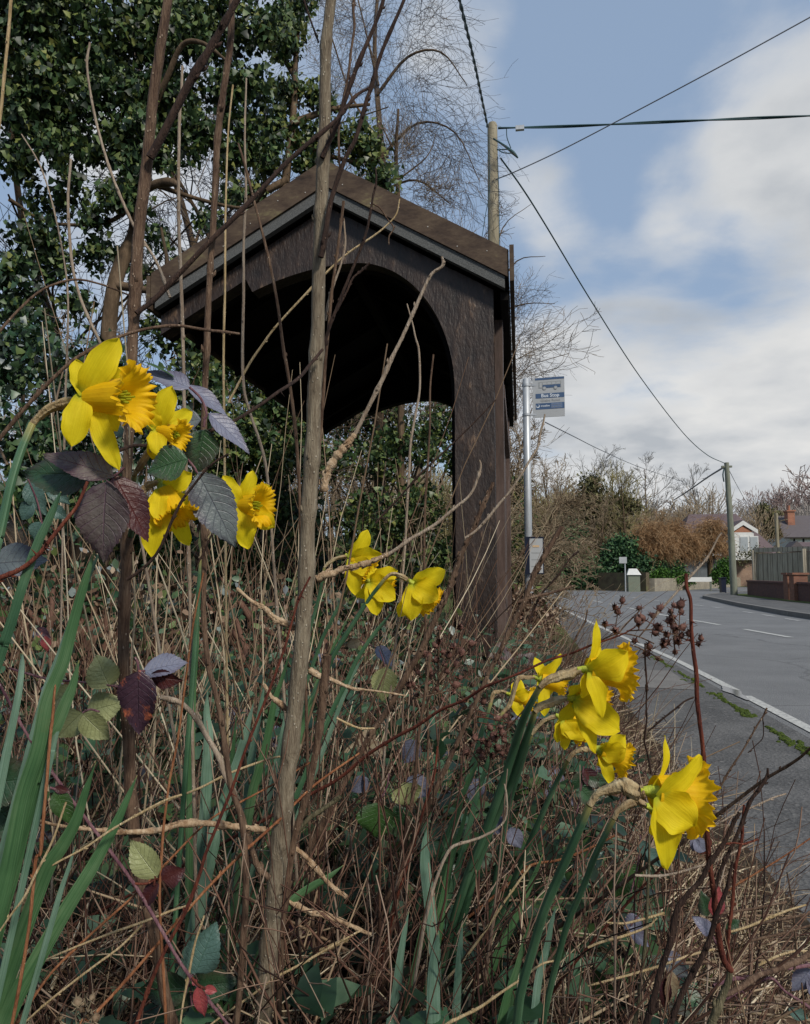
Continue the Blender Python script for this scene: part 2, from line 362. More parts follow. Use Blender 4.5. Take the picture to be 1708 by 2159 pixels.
for px, py, rad, a in [(1640, 150, .26, .34), (1500, 420, .10, .30), (1450, 870, .30, .34), (1000, 120, .11, .42), (1240, 360, .14, .34), (1110, 430, .1, .25), (1650, 760, .25, .2),
                       (1180, 580, .18, .26), (560, -150, .45, .30), (700, 60, .15, .2), (1380, 520, .15, -.20), (1215, 230, .13, -.16), (1620, 560, .09, -.22), (1330, 330, .10, -.12), (1250, 90, .34, -.15), (1300, 560, .22, -.16), (900, 400, .3, -.2), (1480, 620, .16, -.08), (1560, 560, .10, -.12), (300, 420, .25, .1), (1700, 300, .14, .15)]:
    acc = T_.math('ADD', acc, T_.math('MULTIPLY', spot(px, py, rad), a * .85))
dens = T_.math('ADD', T_.math('ADD', n1.outputs['Fac'], T_.math('MULTIPLY', T_.math('SUBTRACT', n2.outputs['Fac'], .5), .75)), acc)
mk = T_.n('MapRange', interpolation_type='SMOOTHSTEP'); T_.l(dens, mk.inputs[0]); mk.inputs[1].default_value = .535; mk.inputs[2].default_value = .91
shade = T_.n('MapRange'); T_.l(T_.math('ADD', n2.outputs['Fac'], T_.math('MULTIPLY', dens, .25)), shade.inputs[0])
shade.inputs[1].default_value = .55; shade.inputs[2].default_value = .92
ccol = T_.ramp(shade.outputs[0], [(4.9, 4.9, 4.85), (4.1, 4.2, 4.3), (3.0, 3.2, 3.45)])
blue = T_.mix(.8, sky.outputs[0], (1.95, 2.6, 3.6))
skyc = T_.mix(mk.outputs[0], blue, ccol)
bg = T_.n('Background'); T_.l(skyc, bg.inputs[0]); bg.inputs[1].default_value = .155
wo = T_.n('OutputWorld'); T_.l(bg.outputs[0], wo.inputs[0])
sl = bpy.data.lights.new('sun', 'SUN'); so = bpy.data.objects.new('sun', sl); COL.objects.link(so)
sl.energy = 3.6; sl.angle = R(9); sl.color = (1, .93, .82)
sd = Vector((math.sin(R(SUN_AZ)) * math.cos(R(SUN_EL)), math.cos(R(SUN_AZ)) * math.cos(R(SUN_EL)), math.sin(R(SUN_EL))))
so.rotation_euler = sd.to_track_quat('Z', 'Y').to_euler(); so.location = (20, -5, 15)
sc.view_settings.view_transform = 'Standard'; sc.view_settings.look = 'None'; sc.view_settings.exposure = 0
sc.render.engine = 'CYCLES'; sc.cycles.max_bounces = 6; sc.cycles.transparent_max_bounces = 4

# ------------------------------------------------------------------ ground, road, pavements
def sheet(name, poly, z, mat, grid=None, kind='structure'):
    mb = MB(); P = [(x, y, z) for x, y in poly]
    mb.v = [np.array(P, float)]; mb.n = len(P); mb.f = []; mb.m = []; mb.uv = [np.zeros((len(P), 2))]; mb.rnd = [np.zeros(len(P))]
    me = bpy.data.meshes.new(name); me.from_pydata(P, [], [tuple(range(len(P)))]); me.materials.append(mat); me.update()
    o = link(me, name); return tag(o, kind=kind)
def grid_sheet(name, xs, ys, fz, mat):
    X, Y = np.meshgrid(xs, ys); Z = fz(X, Y); nx, ny = len(xs), len(ys)
    V = np.stack([X, Y, Z], -1).reshape(-1, 3)
    i = np.arange(nx - 1)[None, :] + np.arange(ny - 1)[:, None] * nx; i = i.ravel()
    F = np.stack([i, i + 1, i + nx + 1, i + nx], 1)
    mb = MB(); mb.add(V, F); return tag(mb.build(name, mat), kind='structure')
xs = np.concatenate([-np.geomspace(6, 420, 24)[::-1], np.linspace(-5.8, 1.0, 90), np.geomspace(1.3, 420, 26)])
ys = np.concatenate([[-150, -60, -20, -8], np.linspace(-3, 12, 110), np.geomspace(12.4, 500, 40)])
t = NT('verge_soil'); f = t.noise(20, 6, t.coord('Object')); fb = t.noise(.5, 4, t.coord('Object'))
c1 = t.ramp(f, [(.25, (.012, .009, .006)), (.5, (.04, .03, .02)), (.75, (.09, .07, .045))])
geo = t.n('NewGeometry'); spx = t.n('SeparateXYZ'); t.l(geo.outputs['Position'], spx.inputs[0])
far = t.math('MULTIPLY', t.math('SUBTRACT', spx.outputs[1], 9.0), .2, True)
c2 = t.ramp(t.math('ADD', t.math('MULTIPLY', fb, .6), t.math('MULTIPLY', f, .4)), [(.3, (.04, .06, .015)), (.7, (.11, .13, .04))])
MAT['ground'] = t.bsdf(t.mix(far, c1, c2), .95, f, .8, .03, .15)
grid_sheet('ground', xs, ys, gz, MAT['ground'])
LX = lambda y: np.interp(y, [-6, 9, 14.6, 23.7, 35, 52], [1.93, 1.75, 1.45, 1.08, .0, -2])
CXR = lambda y: np.interp(y, [-6, 0, 11, 15, 19, 26, 32, 38, 52], [5.3, 5.0, 4.35, 3.9, 3.4, 2.93, 2.4, 1.9, .5])
RX = lambda y: np.interp(y, [-6, 14, 19.5, 24.4, 32.6], [6.6, 6.5, 6.5, 6.8, 7.65])
yy = list(np.linspace(-6, 52, 30))
road_poly = [(LX(y) - .06, y) for y in yy] + [(-2, 56), (3.3, 50.5), (7.5, 44.5), (12, 52), (18, 66), (27, 76), (30, 70), (20, 55), (12.6, 43), (9.4, 37.5), (8.0, 34), (7.65, 32.6)] + [(RX(y), y) for y in (24.4, 19.5, 14, 5, -6)]
sheet('road', road_poly, 0.0, MAT['asphalt'])
pv = [(.72, -6), (1.58, -6), (1.58, 9), (1.28, 14.6), (.92, 23.7), (-.2, 35), (-1.2, 35), (.0, 23.7), (.5, 14.6), (.72, 9)]
sheet('pavement', pv[::-1][::-1], .004, MAT['pave'])
sheet('gutter', [(1.58, -6), (LX(-6) - .06, -6)] + [(LX(y) - .06, y) for y in (9, 14.6, 23.7, 35)] + [(-.2, 35), (.92, 23.7), (1.28, 14.6), (1.58, 9)], .002, MAT['pave'])
sheet('concrete_slab', [(.95, 6.9), (1.50, 6.8), (1.52, 8.1), (.95, 8.2)], .008, MAT['slab'])
rp = [(RX(y), y) for y in (-6, 5, 14, 19.5, 24.4, 32.6)] + [(8.0, 34), (9.4, 37.5), (12.6, 43), (20, 55), (24, 52), (13.5, 40), (10.6, 36), (9.9, 34.5), (9.3, 26.5), (9.1, 14), (9.1, -6)]
def raised(name, poly, z0, z1, mat, parent=None):
    me = bpy.data.meshes.new(name); n = len(poly)
    V = [(x, y, z1) for x, y in poly] + [(x, y, z0) for x, y in poly]
    me.from_pydata(V, [], [tuple(range(n))] + [(i, n + i, n + (i + 1) % n, (i + 1) % n) for i in range(n)]); me.materials.append(mat); me.update()
    return link(me, name, parent)
tag(raised('pavement', rp, -.05, .10, MAT['pave']), kind='structure')
kb = MB()
kp = [(RX(y), y) for y in np.linspace(-6, 32.6, 44)] + [(8.0, 34), (9.4, 37.5), (12.6, 43)]
for a, b in zip(kp[:-1], kp[1:]):
    a = np.array(a); b = np.array(b); d = (b - a) / np.linalg.norm(b - a); nn = np.array([-d[1], d[0]]) * .14
    a2 = a + d * .01
    P = [(*a2, -.03), (*b, -.03), (*(b + nn), -.03), (*(a2 + nn), -.03)]; Q = [(p[0], p[1], .118) for p in P]
    kb.add(P + Q, [(0, 1, 5, 4), (1, 2, 6, 5), (2, 3, 7, 6), (3, 0, 4, 7), (4, 5, 6, 7)])
tag(kb.build('kerb', MAT['slab'], shade=False), kind='structure')
gb = [(9.3, 26.5), (9.9, 34.5), (10.4, 36), (9.6, 35.5), (9.1, 33.5), (8.75, 26.5), (8.7, -6), (9.1, -6), (9.1, 14)]
sheet('grass_strip', gb, .112, m_noise('grass_turf', [(.03, .05, .012), (.08, .11, .02), (.16, .16, .05)], 14, rough=.95, bstr=1, bdist=.03))
# painted lines
def strip(mb, f, y0, y1, wd, n=12, off=0):
    y = np.linspace(y0, y1, n); x = np.array([f(v) for v in y]) + off
    V = np.concatenate([np.stack([x, y, 0 * y + .006], 1), np.stack([x + wd, y, 0 * y + .006], 1)])
    mb.add(V, [(i, n + i, n + i + 1, i + 1) for i in range(n - 1)])
e = MB(); strip(e, LX, -6, 6.55, .085, 30); strip(e, LX, 6.85, 35, .085, 50)
tag(e.build('edge_line_marking', MAT['line'], shade=False), kind='structure')
e = MB()
for y0 in np.arange(9.75, 52, 2.9): strip(e, CXR, y0, y0 + 1.75, .11, 4)
tag(e.build('centre_line_marking', MAT['line'], shade=False), kind='structure')
e = MB()
for k in range(9):
    a = np.array((4.3, 36.)) + (np.array((5.9, 22.5)) - np.array((4.3, 36.))) * k / 9; b = a + (np.array((1.6, -13.5)) / 9 * .55)
    e.add([(*a, .007), (a[0] + .12, a[1] + .02, .007), (b[0] + .12, b[1], .007), (*b, .007)], [(0, 1, 2, 3)])
for k in range(9):
    a = np.array((5.85, 21.2 - k * 1.6)); e.add([(*a, .007), (a[0] + .10, a[1], .007), (a[0] + .12, a[1] - .85, .007), (a[0] + .02, a[1] - .85, .007)], [(3, 2, 1, 0)])
tag(e.build('junction_line_marking', MAT['line_worn'], shade=False), kind='structure')
t = NT('wet_patch'); MAT['wet'] = t.bsdf((.07, .07, .075), .10, spec=1.0)
pp = [(1.775 + .055 * math.cos(a) * (1 + .3 * math.sin(3 * a) + .15 * math.sin(7 * a)), 6.70 + .34 * math.sin(a) * (1 + .15 * math.cos(4 * a))) for a in np.linspace(0, 2 * PI, 70)[:-1]]
sheet('puddle', pp, .009, MAT['wet'])
# moss along the kerb joint (stuff)
mo = MB(); ico_v = np.array([(math.cos(a) * r_, math.sin(a) * r_, h) for r_, h in ((1, 0), (.8, .45), (.35, .7)) for a in np.arange(8) / 8 * 2 * PI])
ico_f = [(i, (i + 1) % 8, 8 + (i + 1) % 8, 8 + i) for i in range(8)] + [(8 + i, 8 + (i + 1) % 8, 16 + (i + 1) % 8, 16 + i) for i in range(8)] + [(16, 17, 18, 19), (16, 19, 20, 23), (20, 21, 22, 23)]
N = 750; py_ = np.concatenate([RNG.uniform(3.2, 5.9, 500), RNG.uniform(5.5, 9.5, N - 500)]); px_ = 1.585 + RNG.normal(0, .018, N) * (1 + .6 * np.sin(py_ * 7))
keep = (np.sin(py_ * 9) + np.sin(py_ * 4.3)) > -.9
fr = rotframes(N, np.tile([0, 1., 0], (N, 1)) + RNG.normal(0, .4, (N, 3)) * [1, 1, 0]); fr[:, :, 2] = [0, 0, 1]; fr[:, :, 0] = np.cross(fr[:, :, 1], fr[:, :, 2]); 
pos = np.stack([px_, py_, np.full(N, .004)], 1)
scatter(mo, ico_v, ico_f, np.zeros((24, 2)), pos[keep], fr[keep], RNG.uniform(.006, .02, N)[keep], RNG.random(N)[keep])
tag(mo.build('moss', MAT['moss']), 'bright green moss growing along the joint between pavement and gutter', 'moss', kind='stuff')

# ------------------------------------------------------------------ bus shelter
MAT['paint_brown'] = m_noise('shelter_brown_timber', [(.005, .003, .002), (.015, .008, .005), (.032, .018, .0115), (.20, .125, .075)], 16, (1, 1, .35), .5, .9, .006, spec=.45)
MAT['fascia'] = m_noise('weathered_bargeboard', [(.018, .011, .008), (.048, .030, .020), (.085, .058, .037), (.17, .145, .07)], 6, (1, 1, 2.2), .75, .6, .004)
MAT['felt'] = m_noise('grey_roof_felt', [(.03, .031, .031), (.09, .093, .092), (.19, .195, .19)], 260, rough=.9, bstr=.6, bdist=.003)
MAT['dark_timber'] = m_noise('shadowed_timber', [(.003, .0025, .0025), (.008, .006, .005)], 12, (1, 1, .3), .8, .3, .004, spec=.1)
MAT['purple_board'] = m_noise('painted_side_board', [(.03, .019, .014), (.07, .045, .036), (.15, .11, .095)], 14, (1, 1, .2), .6, .4, .004)
x0s, x1s = -1.94, -.035; Y0, Y1 = 3.62, 6.95; XM = (x0s + x1s) / 2; EZ, RZ = 2.40, 2.955   # eave/ridge height of the felt's lower edge
sh = empty('bus_shelter', (XM, Y0, gz(XM, Y0)), 'dark brown timber bus shelter with pitched roof and arched gable beside the road', 'bus shelter')
def slope_pts(x, dz=0): return RZ + dz - (RZ - EZ) * abs(x - XM) / (x1s - XM)
def slopeboard(mb, y0, y1, za, zb, side, xe=0.0, xi=0.0):
    xa = XM + side * xi; xb = (x1s + xe) if side > 0 else (x0s - xe)
    P = [(xa, y0, slope_pts(xa, za)), (xb, y0, slope_pts(xb, za)), (xb, y0, slope_pts(xb, zb)), (xa, y0, slope_pts(xa, zb))]
    mb.prism(P if side > 0 else P[::-1], (0, y1 - y0, 0)); return mb
for s in (1, -1):
    slopeboard(MB(), Y0, Y0 + .03, .075, .215, s).build('bargeboard', MAT['fascia'], sh, False)
    slopeboard(MB(), Y0 + .012, Y0 + .05, .012, .073, s, -.02).build('felt_edge', MAT['felt'], sh, False)
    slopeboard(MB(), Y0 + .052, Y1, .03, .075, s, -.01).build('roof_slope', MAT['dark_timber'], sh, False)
    slopeboard(MB(), Y0 + .052, Y1 + .01, .078, .135, s, .0).build('felt_covering', MAT['felt'], sh, False)
    slopeboard(MB(), Y1 + .012, Y1 + .045, .0, .20, s, -.004).build('far_bargeboard', MAT['fascia'], sh, False)
# eave fascias
MB().box(x1s + .004, x1s + .026, Y0 - .012, Y1 + .05, EZ + .05, EZ + .235).build('eave_board', MAT['fascia'], sh, False)
MB().box(x1s - .045, x1s - .004, Y0 + .06, Y1, EZ - .02, EZ + .02).build('gutter_board', MAT['dark_timber'], sh, False)
MB().box(x0s - .026, x0s - .004, Y0 + .0, Y1 + .05, EZ + .02, EZ + .20).build('eave_board', MAT['fascia'], sh, False)
# arched gable panels
def gable(y, th, xr0, xr1, mat, name, zbot, left=x0s + .02):
    rx = .53; xc = xr0 - rx; zs = 1.93; rz = .705; za = zs + rz
    xs_ = np.unique(np.concatenate([np.linspace(left, xc, 30), xr0 - rx * (1 - np.sin(np.linspace(0, PI / 2, 34))), [XM]]))
    def low(x):
        if x < xc: return max(za - .40 * (xc - x) ** 2, slope_pts(x) - .11 if x < XM - .42 else 0)
        return zs + rz * math.sqrt(max(1 - ((x - xc) / rx) ** 2, 0))
    V = []; F = []
    cols = [(x, low(x), max(slope_pts(x, -.002), low(x) + .012)) for x in xs_]
    m = MB()
    for (xa, la, ta), (xb, lb, tb) in zip(cols[:-1], cols[1:]):
        V = [(xa, y, la), (xb, y, lb), (xb, y, tb), (xa, y, ta), (xa, y + th, la), (xb, y + th, lb), (xb, y + th, tb), (xa, y + th, ta)]
        m.add(V, [(0, 1, 2, 3), (7, 6, 5, 4), (0, 4, 5, 1)])
    m.box(xr0 - .0, xr1, y, y + th, zbot, 1.93)
    m.add([(xr0, y, 1.93), (xr1, y, 1.93), (xr1, y, slope_pts(xr1)), (xr0, y, slope_pts(xr0)),
           (xr0, y + th, 1.93), (xr1, y + th, 1.93), (xr1, y + th, slope_pts(xr1)), (xr0, y + th, slope_pts(xr0))], [(0, 1, 2, 3), (7, 6, 5, 4), (3, 2, 6, 7)])
    return m.build(name, mat, sh, False)
zb = float(gz(-.3, 3.8)) - .2
gable(Y0 + .085, .10, -.315, -.115, MAT['paint_brown'], 'arched_gable', zb)
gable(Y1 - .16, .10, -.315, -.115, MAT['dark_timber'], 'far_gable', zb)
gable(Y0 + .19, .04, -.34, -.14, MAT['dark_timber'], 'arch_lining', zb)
for i, (ya, yb) in enumerate([(3.83, 4.12), (6.35, 6.76)]):
    MB().box(-.118, -.075, ya + .11, yb, zb, EZ - .03).build('side_post', MAT['purple_board'], sh, False)
for ya in np.linspace(4.14, 6.3, 9):
    MB().box(-.135, -.105, ya, ya + .232, zb, 1.98).build('side_board', MAT['purple_board'], sh, False)
MB().box(-.13, -.07, 4.13, 6.34, 1.983, 2.06).build('side_rail', MAT['purple_board'], sh, False)
for k in range(5):
    yr = Y0 + .5 + k * .62
    for s in (1, -1):
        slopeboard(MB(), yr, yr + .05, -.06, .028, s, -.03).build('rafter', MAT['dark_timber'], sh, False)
# ceiling boards that close the inside below the rafters
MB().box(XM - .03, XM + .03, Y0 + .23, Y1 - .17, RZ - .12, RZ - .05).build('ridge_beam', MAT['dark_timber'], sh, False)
nails = MB()
for k in range(12):
    s = 1 if k % 2 else -1; x = XM + s * (.1 + .82 * (k // 2) / 5.5); z = slope_pts(x) + .10 + .08 * ((k * 37) % 3) / 3
    a = np.arange(8) / 8 * 2 * PI; V = [(x + .0032 * math.cos(q), Y0 - .002, z + .0032 * math.sin(q)) for q in a]
    nails.add(V + [(x, Y0 - .004, z)], [(i, (i + 1) % 8, 8, 8) for i in range(8)][:0] or np.array([(0, 1, 2, 8), (2, 3, 4, 8), (4, 5, 6, 8), (6, 7, 0, 8)]))
nails.build('nail_heads', m_noise('dull_nails', [(.3, .28, .25), (.5, .48, .45)], 50), sh)

# ------------------------------------------------------------------ bus stop pole
MAT['galv'] = m_noise('galvanised_steel', [(.25, .26, .27), (.38, .40, .42), (.5, .52, .53)], 12, (1, 1, .2), .45, .1, .001, spec=.5, metal=.3)
MAT['flagwhite'] = m_noise('sign_face', [(.34, .355, .36), (.40, .41, .42)], 5, rough=.4, bstr=.0)
MAT['flagblue'] = m_noise('sign_blue', [(.05, .09, .17), (.065, .11, .2)], 9, rough=.4, bstr=0)
MAT['flaggrey'] = m_noise('sign_grey', [(.25, .26, .26), (.29, .30, .30)], 9, rough=.4, bstr=0)
MAT['flaglight'] = m_noise('sign_lettering', [(.55, .6, .66), (.62, .66, .7)], 9, rough=.4, bstr=0)
MAT['dark_blue'] = m_noise('navy_casing', [(.006, .009, .02), (.012, .016, .035)], 9, rough=.4, bstr=0)
BY = 7.9; b0 = D(1113, 1000, BY / math.cos(YAW) * 1.0); 
def atY(px, py, Y):
    d = D(px, py, 1) - CAM; return CAM + d * (Y / d[1])
BX = float(atY(1112, 1000, BY)[0]); bz0 = float(gz(BX, BY)) - .1; ztop = float(atY(1112, 797, BY)[2])
bs = empty('bus_stop', (BX, BY, bz0 + .1), 'grey steel bus stop pole with a pale flag sign at its top', 'bus stop')
MB().tube([(BX, BY, bz0), (BX, BY, (bz0 + ztop) / 2), (BX, BY, ztop - .01), (BX, BY, ztop)], [.045, .041, .038, .022], 16, smooth=1).build('pole', MAT['galv'], bs)
for z in (ztop - .08, ztop - .40):
    MB().tube([(BX, BY, z - .012), (BX, BY, z + .012)], .046, 16, smooth=1).build('pole_clamp', MAT['galv'], bs)
    MB().box(BX + .03, BX + .12, BY - .012, BY + .012, z - .01, z + .01).build('bracket', MAT['galv'], bs, False)
fx0 = BX + .065; fx1 = BX + .40; fz1 = ztop - .008; fz0 = fz1 - .425
ang = R(-8)
def FT(V):
    V = np.array(V, float); x = V[:, 0] - fx0; y = V[:, 1] - BY
    V[:, 0] = fx0 + x * math.cos(ang) - y * math.sin(ang); V[:, 1] = BY + x * math.sin(ang) + y * math.cos(ang); return V
flag = MB().box(fx0, fx1, BY - .006, BY + .006, fz0, fz1, T=FT).build('flag_panel', MAT['flagwhite'], bs, False)
W, H = fx1 - fx0, fz1 - fz0
def fr_(u0, u1, v0, v1, mat, name='blue_band', pr=.0075):     # u left-right, v from the top
    return MB().box(fx0 + u0 * W, fx0 + u1 * W, BY - pr, BY - .0061, fz1 - v1 * H, fz1 - v0 * H, T=FT).build(name, mat, flag, False)
fr_(.09, .995, .0, .055, MAT['flagblue']); fr_(.10, .995, .40, .52, MAT['flagblue']); fr_(.10, .995, .645, .80, MAT['flagblue'])
fr_(.58, .93, .655, .785, m_noise('sign_midblue', [(.10, .15, .26), (.15, .2, .3)], 60, (1, 1, 3), .4, 0), 'info_panel', .009)
# bus pictogram
fr_(.20, .90, .105, .265, MAT['flaggrey'], 'bus_pictogram'); fr_(.325, .88, .19, .26, MAT['flagblue'], 'bus_pictogram_body', .009)
for k in range(4): fr_(.33 + k * .14, .45 + k * .14, .125, .182, MAT['flagwhite'], 'bus_pictogram_window', .009)
fr_(.225, .30, .13, .25, MAT['flagwhite'], 'bus_pictogram_windscreen', .009)
def disc(u, v, r, mat, name, pr):
    a = np.arange(20) / 20 * 2 * PI; cx_, cz_ = fx0 + u * W, fz1 - v * H
    V = FT([(cx_ + r * math.cos(q), BY - pr, cz_ + r * math.sin(q)) for q in a]); me = bpy.data.meshes.new(name)
    me.from_pydata([tuple(v_) for v_ in V], [], [tuple(range(20))]); me.materials.append(mat); return link(me, name, flag)
for u in (.38, .73): disc(u, .27, .019, MAT['flaggrey'], 'bus_pictogram_wheel', .0105); disc(u, .27, .013, MAT['flagwhite'], 'bus_pictogram_hub', .0115)
disc(.17, .715, .019, MAT['flaglight'], 'operator_mark', .0085); disc(.165, .702, .013, MAT['flagblue'], 'operator_mark_cut', .0095)
def text(s, u, v, size, mat, pr, w=None, bold=0.0):
    cu = bpy.data.curves.new('t', 'FONT'); cu.body = s; cu.size = size; cu.offset = bold
    o = bpy.data.objects.new('t', cu); COL.objects.link(o); dg = bpy.context.evaluated_depsgraph_get()
    me = bpy.data.meshes.new_from_object(o.evaluated_get(dg)); bpy.data.objects.remove(o)
    V = np.array([v_.co[:] for v_ in me.vertices]); k = (w * W / np.ptp(V[:, 0])) if w else 1
    P = np.stack([fx0 + u * W + V[:, 0] * k, np.full(len(V), BY - pr), fz1 - v * H + V[:, 1]], 1)
    P = FT(P)
    me.vertices.foreach_set('co', P.ravel()); me.materials.clear(); me.materials.append(mat); me.update()
    return link(me, 'lettering', flag)
text('Bus Stop', .27, .495, .050, MAT['flaglight'], .009, .56, .0012)
text('Glebe Road', .25, .61, .036, MAT['flaggrey'], .0075, .60, .0004)
text('traveline', .26, .735, .028, MAT['flaglight'], .009, .28, .0006)
text('public transport info', .60, .70, .014, MAT['flaggrey'], .0105, .30); text('0871 200 22 33', .60, .765, .018, MAT['flaggrey'], .0105, .28)
# timetable case
tz1 = float(atY(1130, 1131, BY - .06)[2]); tz0 = float(atY(1130, 1210, BY - .06)[2])
case = MB().box(BX - .035, BX + .155, BY - .075, BY - .045, tz0, tz1).build('timetable_case', MAT['dark_blue'], bs, False)
MB().box(BX + .01, BX + .145, BY - .079, BY - .0755, tz0 + .012, tz1 - .02).build('timetable_sheet', MAT['flagwhite'], case, False)
MB().box(BX + .04, BX + .11, BY - .082, BY - .0795, tz1 - .11, tz1 - .09).build('orange_heading', m_noise('orange_ink', [(.5, .35, .2), (.6, .42, .25)], 90, rough=.6), case, False)
for k in range(3): MB().box(BX + .03, BX + .12, BY - .082, BY - .0795, tz1 - .17 - k * .07, tz1 - .166 - k * .07).build('timetable_rule', MAT['flaggrey'], case, False)

# ------------------------------------------------------------------ telegraph poles and cables
MAT['pole_wood'] = m_noise('pole_wood', [(.10, .085, .05), (.24, .21, .145), (.34, .31, .235)], 5, (2, 2, .25), .8, .5, .01)
MAT['pole_wood_dark'] = m_noise('far_pole_wood', [(.09, .09, .07), (.17, .18, .14), (.24, .25, .2)], 5, (2, 2, .25), .8, .5, .01)
MAT['cable'] = m_noise('green_black_cable', [(.008, .035, .04), (.02, .07, .08)], 20, rough=.55, bstr=0)
MAT['cable_grey'] = m_noise('grey_cable', [(.10, .11, .13), (.16, .17, .2)], 20, rough=.6, bstr=0)
NY = 12.5; ntop = atY(1038, 258, NY); nb = atY(1036, 700, NY); 
tp = empty('telegraph_pole', (ntop[0], NY, float(gz(ntop[0], NY))), 'pale wooden telegraph pole rising behind the bus shelter with cables at its top', 'telegraph pole')
nx, nz = float(ntop[0]), float(ntop[2])
MB().tube([(nx, NY, -.2), (nx, NY, 2), (nx, NY, nz - .06), (nx, NY, nz - .02), (nx, NY, nz)], [.13, .12, .086, .07, .02], 18, smooth=1).build('post', MAT['pole_wood'], tp)
MB().tube([D(1040, 292, 12.4), D(1062, 306, 12.35), D(1082, 322, 12.3), D(1092, 333, 12.3)], [.012, .02, .03, .012], 8).build('cable_joint', MAT['cable'], tp)
MB().tube([D(1048, 316, 12.4), D(1070, 315, 12.3), D(1084, 322, 12.3), D(1062, 322, 12.3), D(1048, 314, 12.4)], .009, 6).build('cable_loop', MAT['cable'], tp)
MB().tube([D(1068, 272, 12.3), D(1069, 290, 12.3), D(1077, 312, 12.3)], .008, 6).build('drop_wire', MAT['cable'], tp)
MB().tube([D(1049, 330, 12.4), D(1052, 420, 12.4), D(1053, 540, 12.4)], .007, 6).build('down_wire', MAT['cable'], tp)
MB().tube([D(1031, 284, 12.4), D(1032, 400, 12.4), D(1024, 450, 12.4), D(1010, 540, 12.4)], .006, 6).build('down_wire', MAT['cable'], tp)
c0 = D(1096, 270, 12.2)
MB().box(c0[0] - .07, c0[0] + .07, c0[1] - .03, c0[1] + .03, c0[2] - .035, c0[2] + .035).build('cable_clamp', MAT['galv'], tp, False)
FY = 34.4; ft = atY(1530, 975, FY); fxp, fzp = float(ft[0]) + .03, float(ft[2])
fp = empty('telegraph_pole', (fxp, FY, .1), 'green grey wooden telegraph pole standing across the road at the end of the brick wall', 'telegraph pole')
MB().tube([(fxp + .12, FY, -.1), (fxp + .08, FY, 3), (fxp, FY, fzp)], [.15, .13, .10], 12, smooth=1).build('post', MAT['pole_wood_dark'], fp)
MB().box(fxp - .22, fxp + .22, FY - .06, FY + .06, fzp - .22, fzp - .14).build('cable_bracket', MAT['pole_wood_dark'], fp, False)
MB().tube([D(1527, 985, 34.6), D(1524, 1000, 34.5), D(1526, 1015, 34.6)], .03, 6).build('cable_loop', MAT['cable'], fp)
def cable(pts, r, label, mat='cable', twist=False):
    m = MB(); P = [D(*p) for p in pts]
    if twist:
        P_, _ = spline(np.array(P), np.zeros(len(P)), 60)
        for ph in (0, PI):
            k = np.arange(len(P_)); T = np.gradient(P_, axis=0); T /= np.linalg.norm(T, axis=1, keepdims=True)
            A = np.cross(T, [0, 0, 1.]); A /= np.linalg.norm(A, axis=1, keepdims=True); B = np.cross(T, A)
            s_ = np.cumsum(np.r_[0, np.linalg.norm(np.diff(P_, axis=0), axis=1)]) / (.1 if twist is True else twist)
            Q = P_ + (A * np.cos(s_ + ph)[:, None] + B * np.sin(s_ + ph)[:, None]) * r * .7
            m.tube(Q, r * .75, 6, smooth=1)
    else: m.tube(P, r, 6, smooth=12)
    return tag(m.build('overhead_cable', MAT[mat]), label, 'cable')
cable([(1028, 268, 12.5), (1012, 190, 10.9), (995, 110, 9.4), (966, -10, 7.6), (930, -150, 6)], .015, 'thick twisted cable dropping from the top edge of the picture to the pole top', twist=True)
cable([(1050, 270, 12.5), (1200, 266, 12.4), (1400, 257, 12.2), (1708, 244, 12), (1900, 235, 11.8)], .017, 'nearly level twisted cable running right from the pole top', twist=.5)
cable([(1056, 334, 12.5), (1100, 395, 13.6), (1150, 474, 15), (1250, 640, 18.5), (1350, 795, 23.5), (1440, 912, 29), (1490, 958, 32), (1527, 976, 34.4)], .016, 'long sagging cable between the near pole and the far pole')
cable([(1046, 378, 12.5), (1090, 360, 12.3), (1180, 318, 12.1), (1300, 256, 11.7), (1500, 150, 11), (1712, 34, 10.5), (1900, -70, 10)], .0095, 'thin cable slanting up to the right edge of the sky', 'cable_grey')
cable([(1527, 984, 34.4), (1490, 1007, 44), (1450, 1035, 56), (1420, 1054, 66)], .045, 'cable falling left from the far pole towards the woods', 'cable_grey')
cable([(1534, 985, 34.4), (1552, 1020, 40), (1575, 1062, 48)], .014, 'thin wire falling right from the far pole towards the houses', 'cable_grey')
cable([(1150, 890, 20), (1210, 920, 26), (1270, 950, 34), (1350, 985, 44), (1440, 1015, 58)], .016, 'faint distant cable crossing the low white cloud', 'cable_grey')
